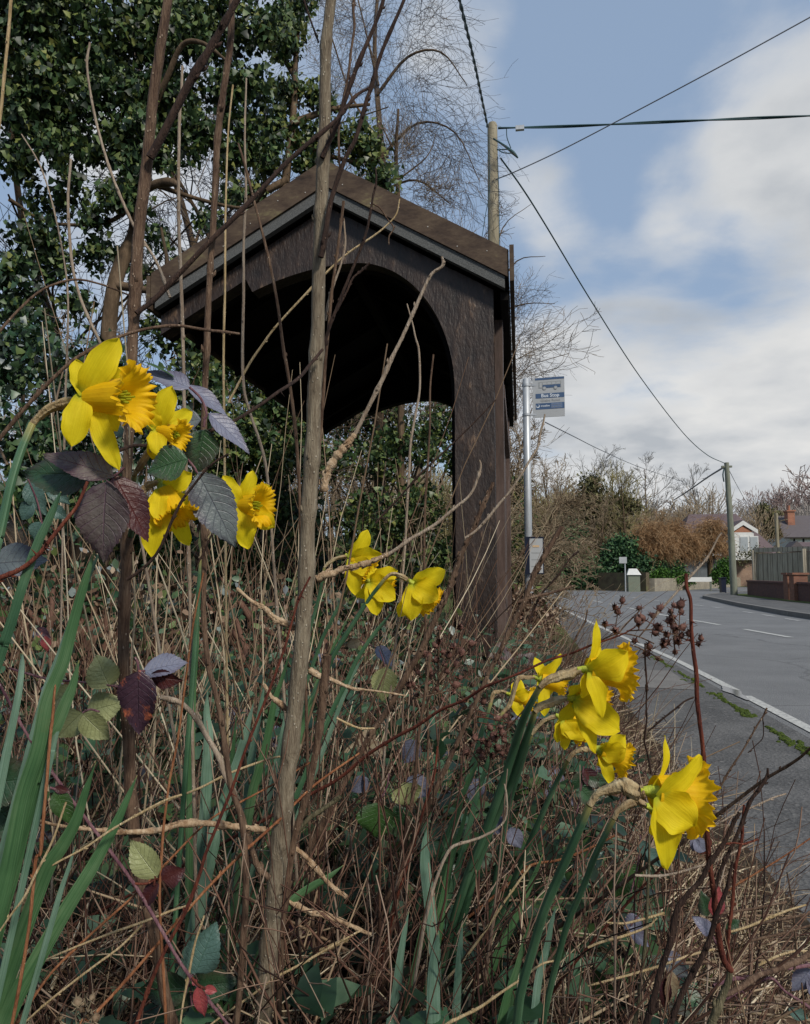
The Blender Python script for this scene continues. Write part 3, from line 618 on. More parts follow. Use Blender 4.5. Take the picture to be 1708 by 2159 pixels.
# ------------------------------------------------------------------ trees
def unit(v): return v / (np.linalg.norm(v, axis=-1, keepdims=True) + 1e-9)
def curve_set(start, dirs, L, r0, r1, K, wig, trop):
    N = len(start); P = np.zeros((N, K, 3)); P[:, 0] = start; d = unit(dirs)
    st = (L / (K - 1))[:, None]
    for k in range(1, K):
        d = unit(d + RNG.normal(0, wig, (N, 3)) + np.asarray(trop) / K)
        P[:, k] = P[:, k - 1] + d * st
    Rr = r0[:, None] + (r1 - r0)[:, None] * np.linspace(0, 1, K)[None]
    return P, Rr
def branch(P, Rr, nch, t0, t1, ang, lr, rr, K, wig, trop, jit=.4):
    N, K0, _ = P.shape; tt = np.clip(RNG.uniform(t0, t1, (N, nch)), 0, .999) * (K0 - 1)
    i = tt.astype(int); f = (tt - i)[..., None]; idx = np.arange(N)[:, None]
    S = P[idx, i] * (1 - f) + P[idx, i + 1] * f; T = unit(P[idx, i + 1] - P[idx, i])
    rad = Rr[idx, i] * (1 - f[..., 0]) + Rr[idx, i + 1] * f[..., 0]
    Lp = np.linalg.norm(np.diff(P, axis=1), axis=2).sum(1)[:, None]
    rv = RNG.normal(size=T.shape); X = unit(np.cross(T, rv))
    a = np.abs(RNG.normal(ang, .2, (N, nch)))[..., None]
    dr = T * np.cos(a) + X * np.sin(a)
    L = Lp * lr * RNG.uniform(1 - jit, 1 + jit, (N, nch)) * (1 - .45 * tt / (K0 - 1))
    r0 = np.minimum(rad * .8, rad * rr * 1.6) * RNG.uniform(.6, 1, rad.shape)
    n = N * nch
    return curve_set(S.reshape(n, 3), dr.reshape(n, 3), L.reshape(n), r0.reshape(n), r0.reshape(n) * .35, K, wig, trop)
LEAF_V = np.array([(0, 0, 0), (-.32, .3, .06), (-.5, .05, -.02), (-.28, .62, .0), (0, 1.0, -.10), (.28, .62, .0), (.5, .05, -.02), (.32, .3, .06), (0, .45, -.04)])
LEAF_F = [(0, 8, 1, 2), (8, 4, 3, 1), (8, 7, 5, 4), (0, 6, 7, 8)]
LEAF_UV = np.stack([LEAF_V[:, 0] + .5, LEAF_V[:, 1]], 1)
OV_V = np.array([(0, 0, 0), (-.3, .35, .06), (-.22, .72, .03), (0, 1, -.05), (.22, .72, .03), (.3, .35, .06), (0, .5, -.03)])
OV_F = [(0, 6, 2, 1), (6, 3, 2, 2), (0, 5, 4, 6), (6, 4, 3, 3)]
OV_F = [(0, 6, 2, 1), (0, 5, 4, 6), (6, 4, 3, 2)]
OV_UV = np.stack([OV_V[:, 0] + .5, OV_V[:, 1]], 1)
def bare_tree(name, x, y, h, label, cat='tree', group=None, r=.12, spread=.55, lv=4, n=(9, 6, 5, 5), mats=('bark_far', 'twig_far'), trop=(0, 0, .25), lean=(0, 0), wig=.16, t0=.25, tw=.003, ang=.7, droop=None):
    z = float(gz(x, y)) - .1
    root = empty(name, (x, y, z + .1), label, cat, group)
    P, Q = curve_set(np.array([[x, y, z]], float), np.array([[lean[0], lean[1], 1.0]]), np.array([h]), np.array([r]), np.array([r * .2]), 12, wig * .45, (0, 0, .3))
    mb = MB(); V, F, uv = tubes(P, Q, 9); mb.add(V, F, uv, rnd=.5)
    m2 = MB(); cur = (P, Q); tips = []
    for l in range(lv - 1):
        tr = trop if (droop is None or l < 1) else droop
        cur = branch(*cur, n[l], t0 if l == 0 else .2, .98, ang, spread if l == 0 else .5, .34, 6 if l < 2 else 5, wig, tr)
        cur = (cur[0], np.maximum(cur[1], tw))
        V, F, uv = tubes(*cur, 5 if l == 0 else 3); (mb if l == 0 else m2).add(V, F, uv, rnd=np.repeat(RNG.uniform(.15, .85, len(cur[0])), cur[0].shape[1] * (5 if l == 0 else 3)))
        tips.append(cur[0])
    mb.build('trunk', MAT[mats[0]], root); m2.build('twigs', MAT[mats[1]], root)
    return root, tips
def leafy(root, pts, n, size, mat, name='foliage', jitter=.15, down=.0, template='leaf', lo=0, hi=1, drape=0):
    idx = RNG.integers(0, len(pts), n); pos = pts[idx] + RNG.normal(0, jitter, (n, 3))
    dirs = RNG.normal(size=(n, 3)) + np.array([0, 0, -down])
    fr = rotframes(n, dirs); s = size * RNG.uniform(.4, 1.4, n)
    # each leaf takes a random tone within the given range
    rn = RNG.uniform(lo, hi, n)
    m = MB(); tv, tf, tu = (LEAF_V, LEAF_F, LEAF_UV) if template == 'leaf' else (OV_V, OV_F, OV_UV)
    scatter(m, tv, tf, tu, pos, fr, s, rn)
    return m.build(name, MAT[mat], root)
def blobs(specs, n):
    """specs: (px,py,depth,radius_m[,squash]) -> n points in clumped shells"""
    out = []; wts = np.array([s[3] ** 2 for s in specs]); wts = wts / wts.sum()
    for s, k in zip(specs, (wts * n).astype(int)):
        ctr = D(s[0], s[1], s[2]); u = unit(RNG.normal(size=(k, 3))); rr = s[3] * RNG.uniform(.35, 1, (k, 1)) ** .5
        # clump: snap toward random sub-centres
        sub = unit(RNG.normal(size=(max(6, k // 120), 3))) * s[3] * RNG.uniform(.4, 1, (max(6, k // 120), 1))
        p = u * rr; j = RNG.integers(0, len(sub), k); mixf = RNG.uniform(.3, .92, (k, 1))
        p = p * (1 - mixf) + sub[j] * mixf
        out.append(ctr + p * [1, 1, s[4] if len(s) > 4 else 1])
    return np.vstack(out)
def shrub(name, label, specs, n, size, mats, cat='shrub', group=None, down=.3, template='oval', stems=14, stemmat='twig_far', gl=None, jit=.05):
    P = blobs(specs, n); cx_, cy_ = float(np.mean([D(*s[:3])[0] for s in specs])), float(np.mean([D(*s[:3])[1] for s in specs]))
    g = float(gz(cx_, cy_)); root = empty(name, (cx_, cy_, g), label, cat, group)
    m = MB()
    for k in range(stems):
        p = P[RNG.integers(0, len(P))]; b = np.array([cx_ + RNG.normal(0, .1), cy_ + RNG.normal(0, .1), g - .1])
        mid = (b + p) / 2 + RNG.normal(0, .08, 3) * np.linalg.norm(p - b); m.tube([b, mid, p], [.03, .018, .006], 5, rnd=.4)
    m.build('stems', MAT[stemmat], root)
    if isinstance(mats, str): mats = [mats]
    for i, mt in enumerate(mats):
        leafy(root, P[i::len(mats)], n // len(mats), size, mt, jitter=jit, down=down, template=template)
    return root

# --- the big ivy-clad tree behind the shelter (left)
def path_tree(name, label, trunk_pts, limbs, cat='tree', mat='bark_far', group=None):
    b = D(*trunk_pts[-1][:3]); g = float(gz(b[0], b[1]))
    root = empty(name, (b[0], b[1], g), label, cat, group)
    m = MB(); P = [D(*p[:3]) for p in trunk_pts] + [np.array([b[0], b[1] + .05, g - .15])]; Rr = [p[3] for p in trunk_pts] + [trunk_pts[-1][3] * 1.3]
    m.tube(P, Rr, 12, smooth=5); m.build('trunk', MAT[mat], root)
    for L in limbs:
        mm = MB(); mm.tube([D(*p[:3]) for p in L], [p[3] for p in L], 8, smooth=4, rnd=.6); mm.build('limb', MAT[mat], root)
    return root
IVT = path_tree('ivy_clad_tree', 'large ivy smothered tree at the upper left with a bare sunlit lower trunk',
    [(300, 160, 7.6, .06), (290, 330, 7.5, .08), (285, 480, 7.4, .06), (262, 540, 7.3, .07), (240, 610, 7.2, .07), (228, 720, 7.2, .075), (222, 900, 7.2, .09)],
    [[(285, 470, 7.2, .04), (310, 400, 7.0, .035), (355, 384, 6.9, .045), (378, 392, 6.8, .02)], [(286, 430, 7.4, .03), (220, 470, 7.3, .02), (100, 468, 7.3, .015), (20, 420, 7, .02)],
     [(290, 300, 7.3, .05), (350, 170, 7.1, .03), (385, 95, 7, .025), (430, 92, 6.9, .02), (480, 130, 6.9, .012)], [(240, 600, 7.2, .05), (330, 610, 7.1, .03), (352, 560, 7, .02), (340, 480, 7, .012)],
     [(300, 380, 7.5, .03), (420, 420, 7.4, .02), (520, 438, 7.3, .015), (560, 400, 7.1, .015)], [(280, 200, 7.4, .05), (160, 130, 7.4, .04), (60, 60, 7.4, .02)]])
ivyspec = [(60, 40, 7.2, .62), (190, 60, 7.3, .62), (330, 60, 7.4, .55), (450, 50, 7.5, .48), (550, 60, 7.6, .36), (90, 180, 7.1, .55), (220, 190, 7.2, .50), (350, 190, 7.4, .40), (460, 175, 7.5, .34), (560, 180, 7.7, .20), (60, 250, 7.2, .36),
           (285, 330, 7.1, .2), (290, 420, 7.1, .17), (250, 290, 7.2, .30), (270, 380, 7.3, .22), (190, 330, 7.2, .20), (430, 280, 7.5, .22), (520, 330, 7.6, .17), (200, 450, 7.2, .18), (120, 560, 7.3, .26), (60, 480, 7.3, .22), (150, 430, 7.4, .18), (300, 560, 7.4, .14),
           (110, -120, 7.2, .8), (330, -120, 7.4, .8), (-80, 100, 7.2, .7), (400, 330, 7.4, .15), (600, 40, 7.8, .14), (380, 560, 7.3, .12), (480, 400, 7.5, .14), (170, 640, 7.3, .2), (60, 660, 7.3, .26), (620, -60, 7.9, .35)]
ivyspec += [(40, 330, 7.1, .22), (110, 300, 7.0, .22), (150, 370, 7.2, .2), (90, 500, 7.1, .24), (230, 400, 7.1, .2), (300, 250, 7.1, .25), (340, 330, 7.3, .2), (390, 60, 7.2, .3), (520, 180, 7.4, .25), (30, 560, 7, .25), (340, 500, 7.3, .14), (500, 250, 7.5, .30), (580, 300, 7.6, .22), (480, 330, 7.5, .22), (400, 260, 7.4, .26), (150, 250, 7.2, .3), (320, 260, 7.3, .28), (20, 330, 7.2, .2), (440, 460, 7.5, .16), (200, 520, 7.3, .2), (90, 420, 7.3, .14)]
P = blobs(ivyspec, 36000)
RNG.shuffle(P)
leafy(IVT, P[:30000], 30000, .064, 'ivy', 'ivy_foliage', .05, down=1.6)
leafy(IVT, P[30000:], 5500, .06, 'ivy_yellow', 'pale_ivy_leaves', .06, down=1.6)
def twigcrown(root, specs, n, ln, r, mat, droop=-.6, name='twigs', out=.6, wig=.2, K=7):
    P = blobs(specs, n); ctr = P.mean(0); u = unit(P - ctr); d = unit(u * out + RNG.normal(0, .55, P.shape) + np.array([.15, 0, .25]))
    c_ = curve_set(P, d, ln * RNG.uniform(.5, 1.2, len(P)), np.full(len(P), r), np.full(len(P), r * .5), K, wig, (0, 0, droop))
    s_ = branch(*c_, 3, .2, .95, .7, .4, .5, 4, .2, (0, 0, 0)); s_ = (s_[0], np.full_like(s_[1], r * .6)); m = MB()
    V, F, uv = tubes(*c_, 3); m.add(V, F, uv, rnd=np.repeat(RNG.uniform(0, 1, len(c_[0])), K * 3)); V, F, uv = tubes(*s_, 3); m.add(V, F, uv, rnd=np.repeat(RNG.uniform(0, 1, len(s_[0])), 12))
    return m.build(name, MAT[mat], root)
AB = path_tree('bare_tree', 'mass of fine bluish arching twigs between the shelter roof and the pole top', [(800, -60, 10.5, .02), (790, 100, 10.4, .03), (800, 260, 10.3, .04), (810, 420, 10.2, .05), (800, 700, 10.2, .06)],
    [[(795, 200, 10.3, .025), (860, 120, 10.2, .018), (930, 110, 10.1, .012), (985, 180, 10, .006)], [(805, 330, 10.2, .025), (880, 260, 10.1, .016), (960, 280, 10, .01), (1010, 380, 10, .005)], [(800, 300, 10.2, .02), (740, 200, 10.2, .014), (700, 80, 10.2, .01)],
     [(808, 400, 10.2, .02), (880, 380, 10.2, .014), (950, 430, 10.1, .008)], [(798, 180, 10.3, .02), (770, 60, 10.3, .012), (740, -60, 10.3, .008)]])
twigcrown(AB, [(870, 180, 10.1, .62), (930, 290, 10.1, .60), (955, 400, 10, .40), (830, 280, 10.2, .6), (780, 110, 10.3, .7), (700, 40, 10.3, .7), (720, 200, 10.2, .5), (860, 60, 10.2, .6)], 620, .95, .0031, 'twig_blue', -1.5, wig=.24)
AC = path_tree('bare_tree', 'upright brown twiggy growth just over the right slope of the shelter roof', [(840, 230, 9.6, .015), (835, 330, 9.6, .025), (840, 430, 9.6, .03), (845, 700, 9.6, .04)], [[(836, 330, 9.6, .012), (800, 250, 9.6, .008), (790, 190, 9.6, .004)], [(838, 380, 9.6, .012), (900, 330, 9.6, .008), (920, 280, 9.6, .004)]])
twigcrown(AC, [(840, 320, 9.6, .42), (790, 380, 9.6, .40), (890, 410, 9.6, .42), (700, 340, 9.6, .36)], 420, .5, .0031, 'twig_far', .1)
AD = path_tree('bare_tree', 'thin twigs reaching right past the telegraph pole above the bus stop', [(1040, 560, 14, .03), (1045, 700, 14, .05), (1050, 900, 14, .06)], [[(1042, 620, 14, .02), (1090, 550, 13.9, .012), (1150, 540, 13.8, .005)], [(1045, 660, 14, .02), (1110, 640, 13.9, .012), (1170, 640, 13.8, .005)], [(1040, 580, 14, .02), (1060, 480, 14, .01), (1120, 430, 14, .004)]])
twigcrown(AD, [(1090, 660, 14, .5), (1110, 740, 14, .6), (1080, 780, 14, .5)], 230, .9, .0038, 'twig_blue', -.5)
SMI = path_tree('ivy_clad_tree', 'thinner tree with ivy patches and bare brown twigs just above the shelter ridge',
    [(640, -40, 9, .02), (625, 100, 8.9, .03), (618, 250, 8.8, .04), (600, 420, 8.7, .05), (590, 700, 8.6, .06)],
    [[(618, 260, 8.8, .05), (700, 230, 8.9, .03), (780, 220, 9, .018)], [(605, 380, 8.7, .05), (520, 420, 8.6, .03), (440, 430, 8.5, .015)], [(622, 160, 8.9, .04), (560, 60, 8.9, .02), (520, 10, 8.9, .01)], [(618, 300, 8.8, .04), (740, 340, 8.8, .02), (820, 330, 8.8, .012)]])
P = blobs([(600, 90, 8.9, .26), (610, 190, 8.9, .24), (575, 270, 8.8, .24), (640, 290, 8.8, .2), (700, 290, 8.8, .22), (770, 320, 8.8, .26), (800, 370, 8.7, .2), (560, 340, 8.8, .2), (650, 350, 8.8, .2), (760, 270, 8.8, .12), (540, 420, 8.7, .2), (680, 210, 8.9, .2), (620, 30, 8.9, .25)], 7000)
RNG.shuffle(P)
leafy(SMI, P[:4200], 4200, .062, 'ivy', 'ivy_foliage', .05, down=1.6)
leafy(SMI, P[4200:], 2800, .058, 'ivy_yellow', 'pale_ivy_leaves', .08, down=1.6)

# --- bare trees over the shelter
def at2(px, Y): p = atY(px, 1210, Y); return float(p[0])
bare_tree('bare_tree', at2(690, 10.2), 10.2, 8.2, 'wide bare tree whose fine arching twigs fill the sky between ivy and pole', r=.06, spread=.31, n=(34, 13, 8, 6), lv=4, mats=('bark_far', 'twig_blue'), trop=(0, 0, -.1), wig=.27, tw=.0036, t0=.28, droop=(0, 0, -.5))
bare_tree('bare_tree', at2(850, 11.2), 11.2, 6.6, 'brown twiggy bare tree directly behind the shelter roof', r=.05, spread=.5, n=(24, 10, 8, 6), lv=4, mats=('bark_far', 'twig_far'), trop=(0, 0, .1), wig=.24, tw=.0034, t0=.3)
bare_tree('bare_tree', at2(480, 10.0), 10.0, 8.5, 'bare tree seen through the sky gaps of the ivy', r=.09, spread=.5, n=(12, 7, 6, 4), lv=4, mats=('bark_far', 'twig_blue'), trop=(0, 0, .2), wig=.2, tw=.0034)
bare_tree('bare_tree', at2(170, 9.5), 9.5, 7.0, 'bare tree at the far left behind the ivy curtain', r=.08, spread=.5, n=(12, 7, 6, 4), lv=4, mats=('bark_far', 'twig_blue'), trop=(0, 0, .2), wig=.2, tw=.0034)
bare_tree('bare_tree', at2(1050, 15.5), 15.5, 6.4, 'bare tree reaching out above the bus stop sign', r=.07, spread=.24, n=(14, 8, 6, 5), lv=4, mats=('bark_far', 'twig_blue'), trop=(0, 0, .2), wig=.18, tw=.004, t0=.3)
bare_tree('bare_tree', at2(1060, 19), 19, 5.4, 'ivy streaked bare tree behind the bus stop pole', r=.07, spread=.26, n=(16, 8, 6, 4), lv=4, mats=('bark_far', 'twig_far'), trop=(0, 0, .3), wig=.15, tw=.005, t0=.2)
# --- ivy bank / hedge seen under the roof and at the left
shrub('evergreen_shrub', 'dark evergreen bank at the left behind the tall dry stems', [(40, 760, 6.2, .5), (150, 800, 6.0, .5), (60, 920, 5.6, .5), (190, 960, 5.6, .5), (300, 900, 6, .45), (110, 1080, 5.2, .45), (20, 620, 7, .35)], 7500, .06, ['ivy', 'ground_leaf'], template='leaf', stems=30, down=.8)
shrub('evergreen_shrub', 'dark ivy bank under the left eave of the shelter', [(420, 730, 7.8, .36), (500, 790, 7.8, .4), (580, 850, 7.8, .4), (640, 930, 7.8, .4), (400, 800, 7.2, .42), (480, 900, 7.2, .45), (560, 960, 7.4, .5), (430, 1030, 7.0, .5), (600, 1100, 7.4, .5), (350, 700, 7.6, .3), (520, 1180, 6.6, .4), (330, 1150, 5.8, .4)], 12500, .06, ['ivy', 'ivy', 'ivy_yellow'], template='leaf', stems=30, down=.8)
shrub('evergreen_shrub', 'tangled green bank seen through the open end of the shelter', [(640, 880, 10.4, .5), (730, 890, 10.4, .5), (820, 880, 10.4, .5), (920, 880, 10.4, .5), (1000, 900, 10.4, .4), (700, 980, 9.5, .5), (800, 950, 9.6, .5), (900, 930, 9.6, .5), (1000, 980, 9.8, .45), (760, 1100, 9, .55), (880, 1080, 9.2, .55), (700, 1200, 8.4, .5), (820, 1230, 8.6, .5), (930, 1200, 9, .5)], 14000, .06, ['ivy', 'ivy', 'ivy', 'ivy_yellow'], template='leaf', stems=40, down=.8)
shrub('bramble_thicket', 'low green and brown bramble thicket behind the left daffodil leaves', [(60, 1290, 2.6, .2), (180, 1300, 2.7, .2), (320, 1330, 2.8, .2), (120, 1400, 2.3, .18), (300, 1420, 2.4, .18), (20, 1420, 2.2, .16)], 2600, .036, ['ground_leaf', 'litter', 'ivy'], cat='bramble', stems=60, stemmat='twigs', jit=.06)
shrub('bramble_thicket', 'low bramble thicket behind the middle daffodils', [(480, 1300, 3.2, .22), (600, 1320, 3.2, .22), (720, 1330, 3.1, .2), (860, 1350, 3.0, .2), (540, 1400, 2.7, .2), (760, 1420, 2.6, .18), (900, 1430, 2.5, .16)], 2800, .036, ['ground_leaf', 'litter', 'ivy'], cat='bramble', stems=60, stemmat='twigs', jit=.06)
bankx = []
for k, (px, Y, h, lab) in enumerate([(90, 6.6, 3.0, 'young bare tree with two pale stems at the left edge'), (520, 8.6, 3.2, 'bare thicket tree below the left eave of the shelter'), (700, 9.8, 3.4, 'bare thicket tree seen left of centre through the arch'),
                                     (860, 10.2, 3.6, 'bare thicket tree seen right of centre through the arch'), (640, 7.9, 2.6, 'short brown twiggy bush behind the middle daffodils'), (300, 7.2, 2.8, 'brown twiggy bush behind the largest daffodil')]):
    bare_tree('thicket_tree' if 'tree' in lab else 'twiggy_bush', at2(px, Y), Y, h, lab, cat='tree' if 'tree' in lab else 'bush', r=.035, spread=.55, n=(16, 8, 6, 4), lv=4, trop=(0, 0, .1), wig=.22, tw=.0028, t0=.05, mats=('bark_far', 'twig_far'))
# backing wood behind all of it so that the bank reads dense
def wood(name, xs0, xs1, y0, y1, n, hh, label, size=.35, mats=('twig_far',), z0=0, rb=.09, K=5, tw=.012, kind='stuff', sides=3, puff=220):
    X = RNG.uniform(xs0, xs1, n); Y = RNG.uniform(y0, y1, n); Z = gz(X, Y) + z0
    h = hh * RNG.uniform(.55, 1.0, n)
    P, Q = curve_set(np.stack([X, Y, Z], 1), np.tile([0, 0, 1.], (n, 1)), h, np.full(n, rb), np.full(n, rb * .2), 7, .05, (0, 0, .3))
    m = MB(); V, F, uv = tubes(P, Q, 4); m.add(V, F, uv, rnd=.3)
    a = branch(P, Q, 9, .15, .98, .75, .42, .4, 5, .18, (0, 0, .3)); a = (a[0], np.maximum(a[1], tw))
    V, F, uv = tubes(*a, 3); m.add(V, F, uv, rnd=np.repeat(RNG.uniform(.2, .9, len(a[0])), 15))
    b = branch(*a, K, .2, .98, .7, .5, .4, 4, .2, (0, 0, .2)); b = (b[0], np.full_like(b[1], tw * .8))
    V, F, uv = tubes(*b, 3); m.add(V, F, uv, rnd=np.repeat(RNG.uniform(.2, .9, len(b[0])), 12))
    # fine outer twigs fill a rounded crown around every trunk
    q = RNG.integers(0, n, n * puff); ctr = P[q, 4]; hh_ = h[q][:, None]; u = unit(RNG.normal(size=(len(q), 3))); rad = RNG.uniform(.2, 1, (len(q), 1)) ** .5
    st = ctr + u * rad * hh_ * np.array([.34, .34, .36]); dr = unit(u * .8 + np.array([0, 0, .7]) + RNG.normal(0, .3, u.shape))
    c_ = curve_set(st, dr, hh_[:, 0] * RNG.uniform(.05, .13, len(q)), np.full(len(q), tw), np.full(len(q), tw * .4), 4, .25, (0, 0, .2))
    V, F, uv = tubes(*c_, 3); m.add(V, F, uv, rnd=np.repeat(np.clip(RNG.uniform(.15, .7, len(q)) + .3 * (u[:, 2] * rad[:, 0]), 0, 1), 12))
    return tag(m.build(name, MAT[mats[0]]), label, 'wood', kind=kind), b[0]
MAT['far_brown'] = m_rnd('far_brown_twigs', [(.13, .09, .06), (.2, .15, .10), (.27, .21, .14), (.34, .29, .2)], .9, .05)
MAT['far_olive'] = m_rnd('far_olive_twigs', [(.12, .105, .05), (.19, .165, .08), (.26, .23, .11), (.33, .30, .16)], .9, .05)
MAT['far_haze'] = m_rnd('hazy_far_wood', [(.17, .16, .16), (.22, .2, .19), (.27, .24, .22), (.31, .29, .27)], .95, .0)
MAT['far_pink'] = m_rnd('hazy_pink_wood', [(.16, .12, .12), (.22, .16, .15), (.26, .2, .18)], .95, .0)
MAT['conifer'] = m_rnd('dark_conifer', [(.008, .022, .010), (.022, .06, .028), (.05, .11, .045), (.10, .18, .07)], .6, .2)
MAT['willow'] = m_rnd('orange_willow_twigs', [(.16, .085, .04), (.27, .155, .075), (.36, .225, .12), (.45, .32, .19)], .85, .1)
MAT['pine'] = m_rnd('far_pine', [(.06, .06, .03), (.10, .10, .05), (.17, .16, .08)], .8, .05)
MAT['hedge_b'] = m_rnd('bright_hedge', [(.015, .04, .008), (.04, .10, .015), (.09, .19, .03)], .6, .2)
wood('woodland', 1.5, 22, 68, 96, 80, 8.6, 'brown leafless wood filling the slope behind the road bend', mats=('far_brown',), rb=.16, tw=.03, K=6)
wood('woodland', -14, 8, 56, 78, 80, 8.4, 'olive leafless wood behind the far end of the hedge', mats=('far_olive',), rb=.14, tw=.028, K=6)
wood('woodland', 18, 75, 98, 140, 170, 9.2, 'hazy leafless wood on the skyline above the houses', mats=('far_haze',), rb=.2, tw=.06, K=5, z0=-1)
wood('woodland', 60, 125, 165, 210, 120, 14, 'distant pinkish wood at the right end of the skyline', mats=('far_pink',), rb=.2, tw=.09, K=4, z0=1)
wood('woodland', -60, -5, 22, 60, 90, 8, 'leafless wood far behind the left bank', mats=('far_brown',), rb=.1, tw=.016, K=5)
def leafmass(name, label, specs, n, size, mat, cat, trunk=True, template='oval', group=None, down=0, tmat='bark_far', jit=.12):
    P = blobs(specs, n); ctr = P.mean(0); g = float(gz(ctr[0], ctr[1])); root = empty(name, (ctr[0], ctr[1], g), label, cat, group)
    if trunk:
        m = MB(); top = P[:, 2].max()
        m.tube([(ctr[0], ctr[1], g - .2), (ctr[0] + .1, ctr[1], (g + top) / 2), (ctr[0], ctr[1], top * .9 + g * .1)], [.22, .16, .05], 7)
        for k in range(10):
            p = P[RNG.integers(0, len(P))]; m.tube([(ctr[0], ctr[1], g + (p[2] - g) * .45), (p + ctr) / 2 + RNG.normal(0, .1, 3), p], [.08, .05, .02], 5)
        m.build('trunk', MAT[tmat], root)
    leafy(root, P, n, size, mat, 'crown', jit, down=down, template=template)
    return root
# large skyline trees
leafmass('pine_tree', 'tall rounded ivy covered tree standing above the wood left of the skyline', [(1240, 1026, 54, 1.35), (1226, 1058, 54, 1.5), (1262, 1066, 54, 1.6), (1215, 1096, 54, 1.4), (1290, 1098, 54, 1.3)], 5000, .22, 'pine', 'tree', jit=.2)
leafmass('pine_tree', 'small dark pine top beside the bare skyline trees', [(1312, 1050, 56, .8), (1330, 1062, 56, .9), (1300, 1066, 56, .9)], 1800, .2, 'pine', 'tree', jit=.2)
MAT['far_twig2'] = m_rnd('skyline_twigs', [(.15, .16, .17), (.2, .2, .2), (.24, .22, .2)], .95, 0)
for px, Y, h, lab in [(1262, 88, 12.8, 'tall bare skyline tree with blue tinged top directly behind the rounded one'), (1330, 90, 12.2, 'bare skyline tree between the dark pine and the flat topped one'),
                      (1362, 86, 13.0, 'flat topped bare skyline tree left of the far telegraph pole'), (1180, 62, 9.6, 'tall pale bare tree rising from the left part of the wood'), (1195, 48, 6.4, 'pale bare tree over the dark conifers'),
                      (1262, 52, 6.0, 'pale bare tree behind the road name sign'), (1320, 54, 7.8, 'greenish bare tree left of the orange willow'), (1135, 30, 5.0, 'bare tree leaning over the far end of the hedge'), (1470, 120, 12, 'bare tree on the skyline just left of the far pole')]:
    bare_tree('bare_tree', at2(px, Y), Y, h, lab, r=.2 if Y > 60 else .12, spread=.42, n=(16, 8, 6), lv=4, mats=('bark_far', 'far_twig2' if Y > 80 else ('far_olive' if 'green' in lab else 'far_brown')), trop=(0, 0, .35), wig=.14, tw=.0055 * (Y / 25) ** .8 * 1.0, t0=.3, ang=.65)
# conifers and shrubs across the bend
leafmass('conifer', 'dark green conifer at the left end of the bend', [(1205, 1130, 47, 1.2), (1195, 1165, 47, 1.6), (1222, 1175, 47, 1.6), (1185, 1205, 47, 1.5), (1215, 1215, 47, 1.7), (1250, 1218, 47, 1.1)], 9000, .2, 'conifer', 'tree', jit=.15)
leafmass('conifer', 'bushy green conifer behind the small road sign post', [(1318, 1150, 48, 1.1), (1300, 1175, 48, 1.4), (1330, 1190, 48, 1.4), (1290, 1200, 48, 1.2), (1350, 1205, 48, 1.2)], 8000, .2, 'conifer', 'tree', jit=.15)
leafmass('shrub', 'dark shrub under the orange willow', [(1385, 1205, 49, 1.3), (1355, 1215, 49, 1.2), (1420, 1210, 50, 1.1)], 5000, .18, 'conifer', 'shrub', trunk=False)
leafmass('hedge', 'bright green clipped hedge above the low garden wall', [(1400, 1216, 46.5, .75), (1425, 1218, 47, .7), (1445, 1220, 47.5, .65), (1380, 1220, 46.5, .6)], 4500, .12, 'hedge_b', 'hedge', trunk=False, jit=.08)
leafmass('shrub', 'yellow green shrub left of the far telegraph pole', [(1524, 1212, 46, .85), (1530, 1195, 46, .65), (1516, 1222, 46, .7)], 2600, .15, 'hedge_b', 'shrub', trunk=False)
leafmass('shrub', 'green verge shrub at the left corner of the bend', [(1290, 1236, 46, .5), (1250, 1236, 48, .7), (1215, 1238, 49, .6)], 2400, .14, 'conifer', 'shrub', trunk=False)
leafmass('conifer', 'tall hedge of conifers between the two houses', [(1612, 1082, 84, 1.5), (1625, 1090, 84, 1.6), (1640, 1110, 84, 2.0), (1650, 1135, 84, 2.0)], 4500, .28, 'pine', 'tree')
leafmass('shrub', 'grey green garden shrub behind the fence beside the pole', [(1590, 1170, 42, .55), (1606, 1172, 42, .5), (1565, 1175, 42, .5)], 1100, .09, 'pine', 'shrub', trunk=False, jit=.2)
# willow
def willow(label, specs, n):
    P = blobs(specs, n); ctr = P.mean(0); g = float(gz(ctr[0], ctr[1])); root = empty('willow_tree', (ctr[0], ctr[1], g), label, 'tree'); m = MB(); top = P[:, 2].max()
    m.tube([(ctr[0], ctr[1], g - .2), (ctr[0] + .15, ctr[1], (g + top) / 2), (ctr[0], ctr[1], top - .6)], [.2, .15, .06], 7)
    for k in range(12): p = P[RNG.integers(0, n // 2)]; m.tube([(ctr[0], ctr[1], g + (top - g) * .45), (p + ctr) / 2 + [0, 0, .4], p], [.07, .04, .02], 5)
    m.build('trunk', MAT['bark_far'], root)
    L = RNG.uniform(.4, 1.5, len(P)); c_ = curve_set(P + [0, 0, .3], unit(RNG.normal(0, 1, P.shape) + [0, 0, .3]), L, np.full(len(P), .014), np.full(len(P), .008), 6, .34, (0, 0, -1.8))
    c_[0][..., 2] = np.maximum(c_[0][..., 2], 1.0); V, F, uv = tubes(*c_, 3); w2 = branch(*c_, 4, .1, .95, .6, .5, .5, 4, .25, (0, 0, -.8)); w2 = (w2[0], np.full_like(w2[1], .009)); m = MB(); V2, F2, uv2 = tubes(*w2, 3); m.add(V2, F2, uv2, rnd=np.repeat(RNG.uniform(0, 1, len(w2[0])), 12))
    m.add(V, F, uv, rnd=np.repeat(RNG.uniform(0, 1, len(P)), 18)).build('hanging_twigs', MAT['willow'], root)
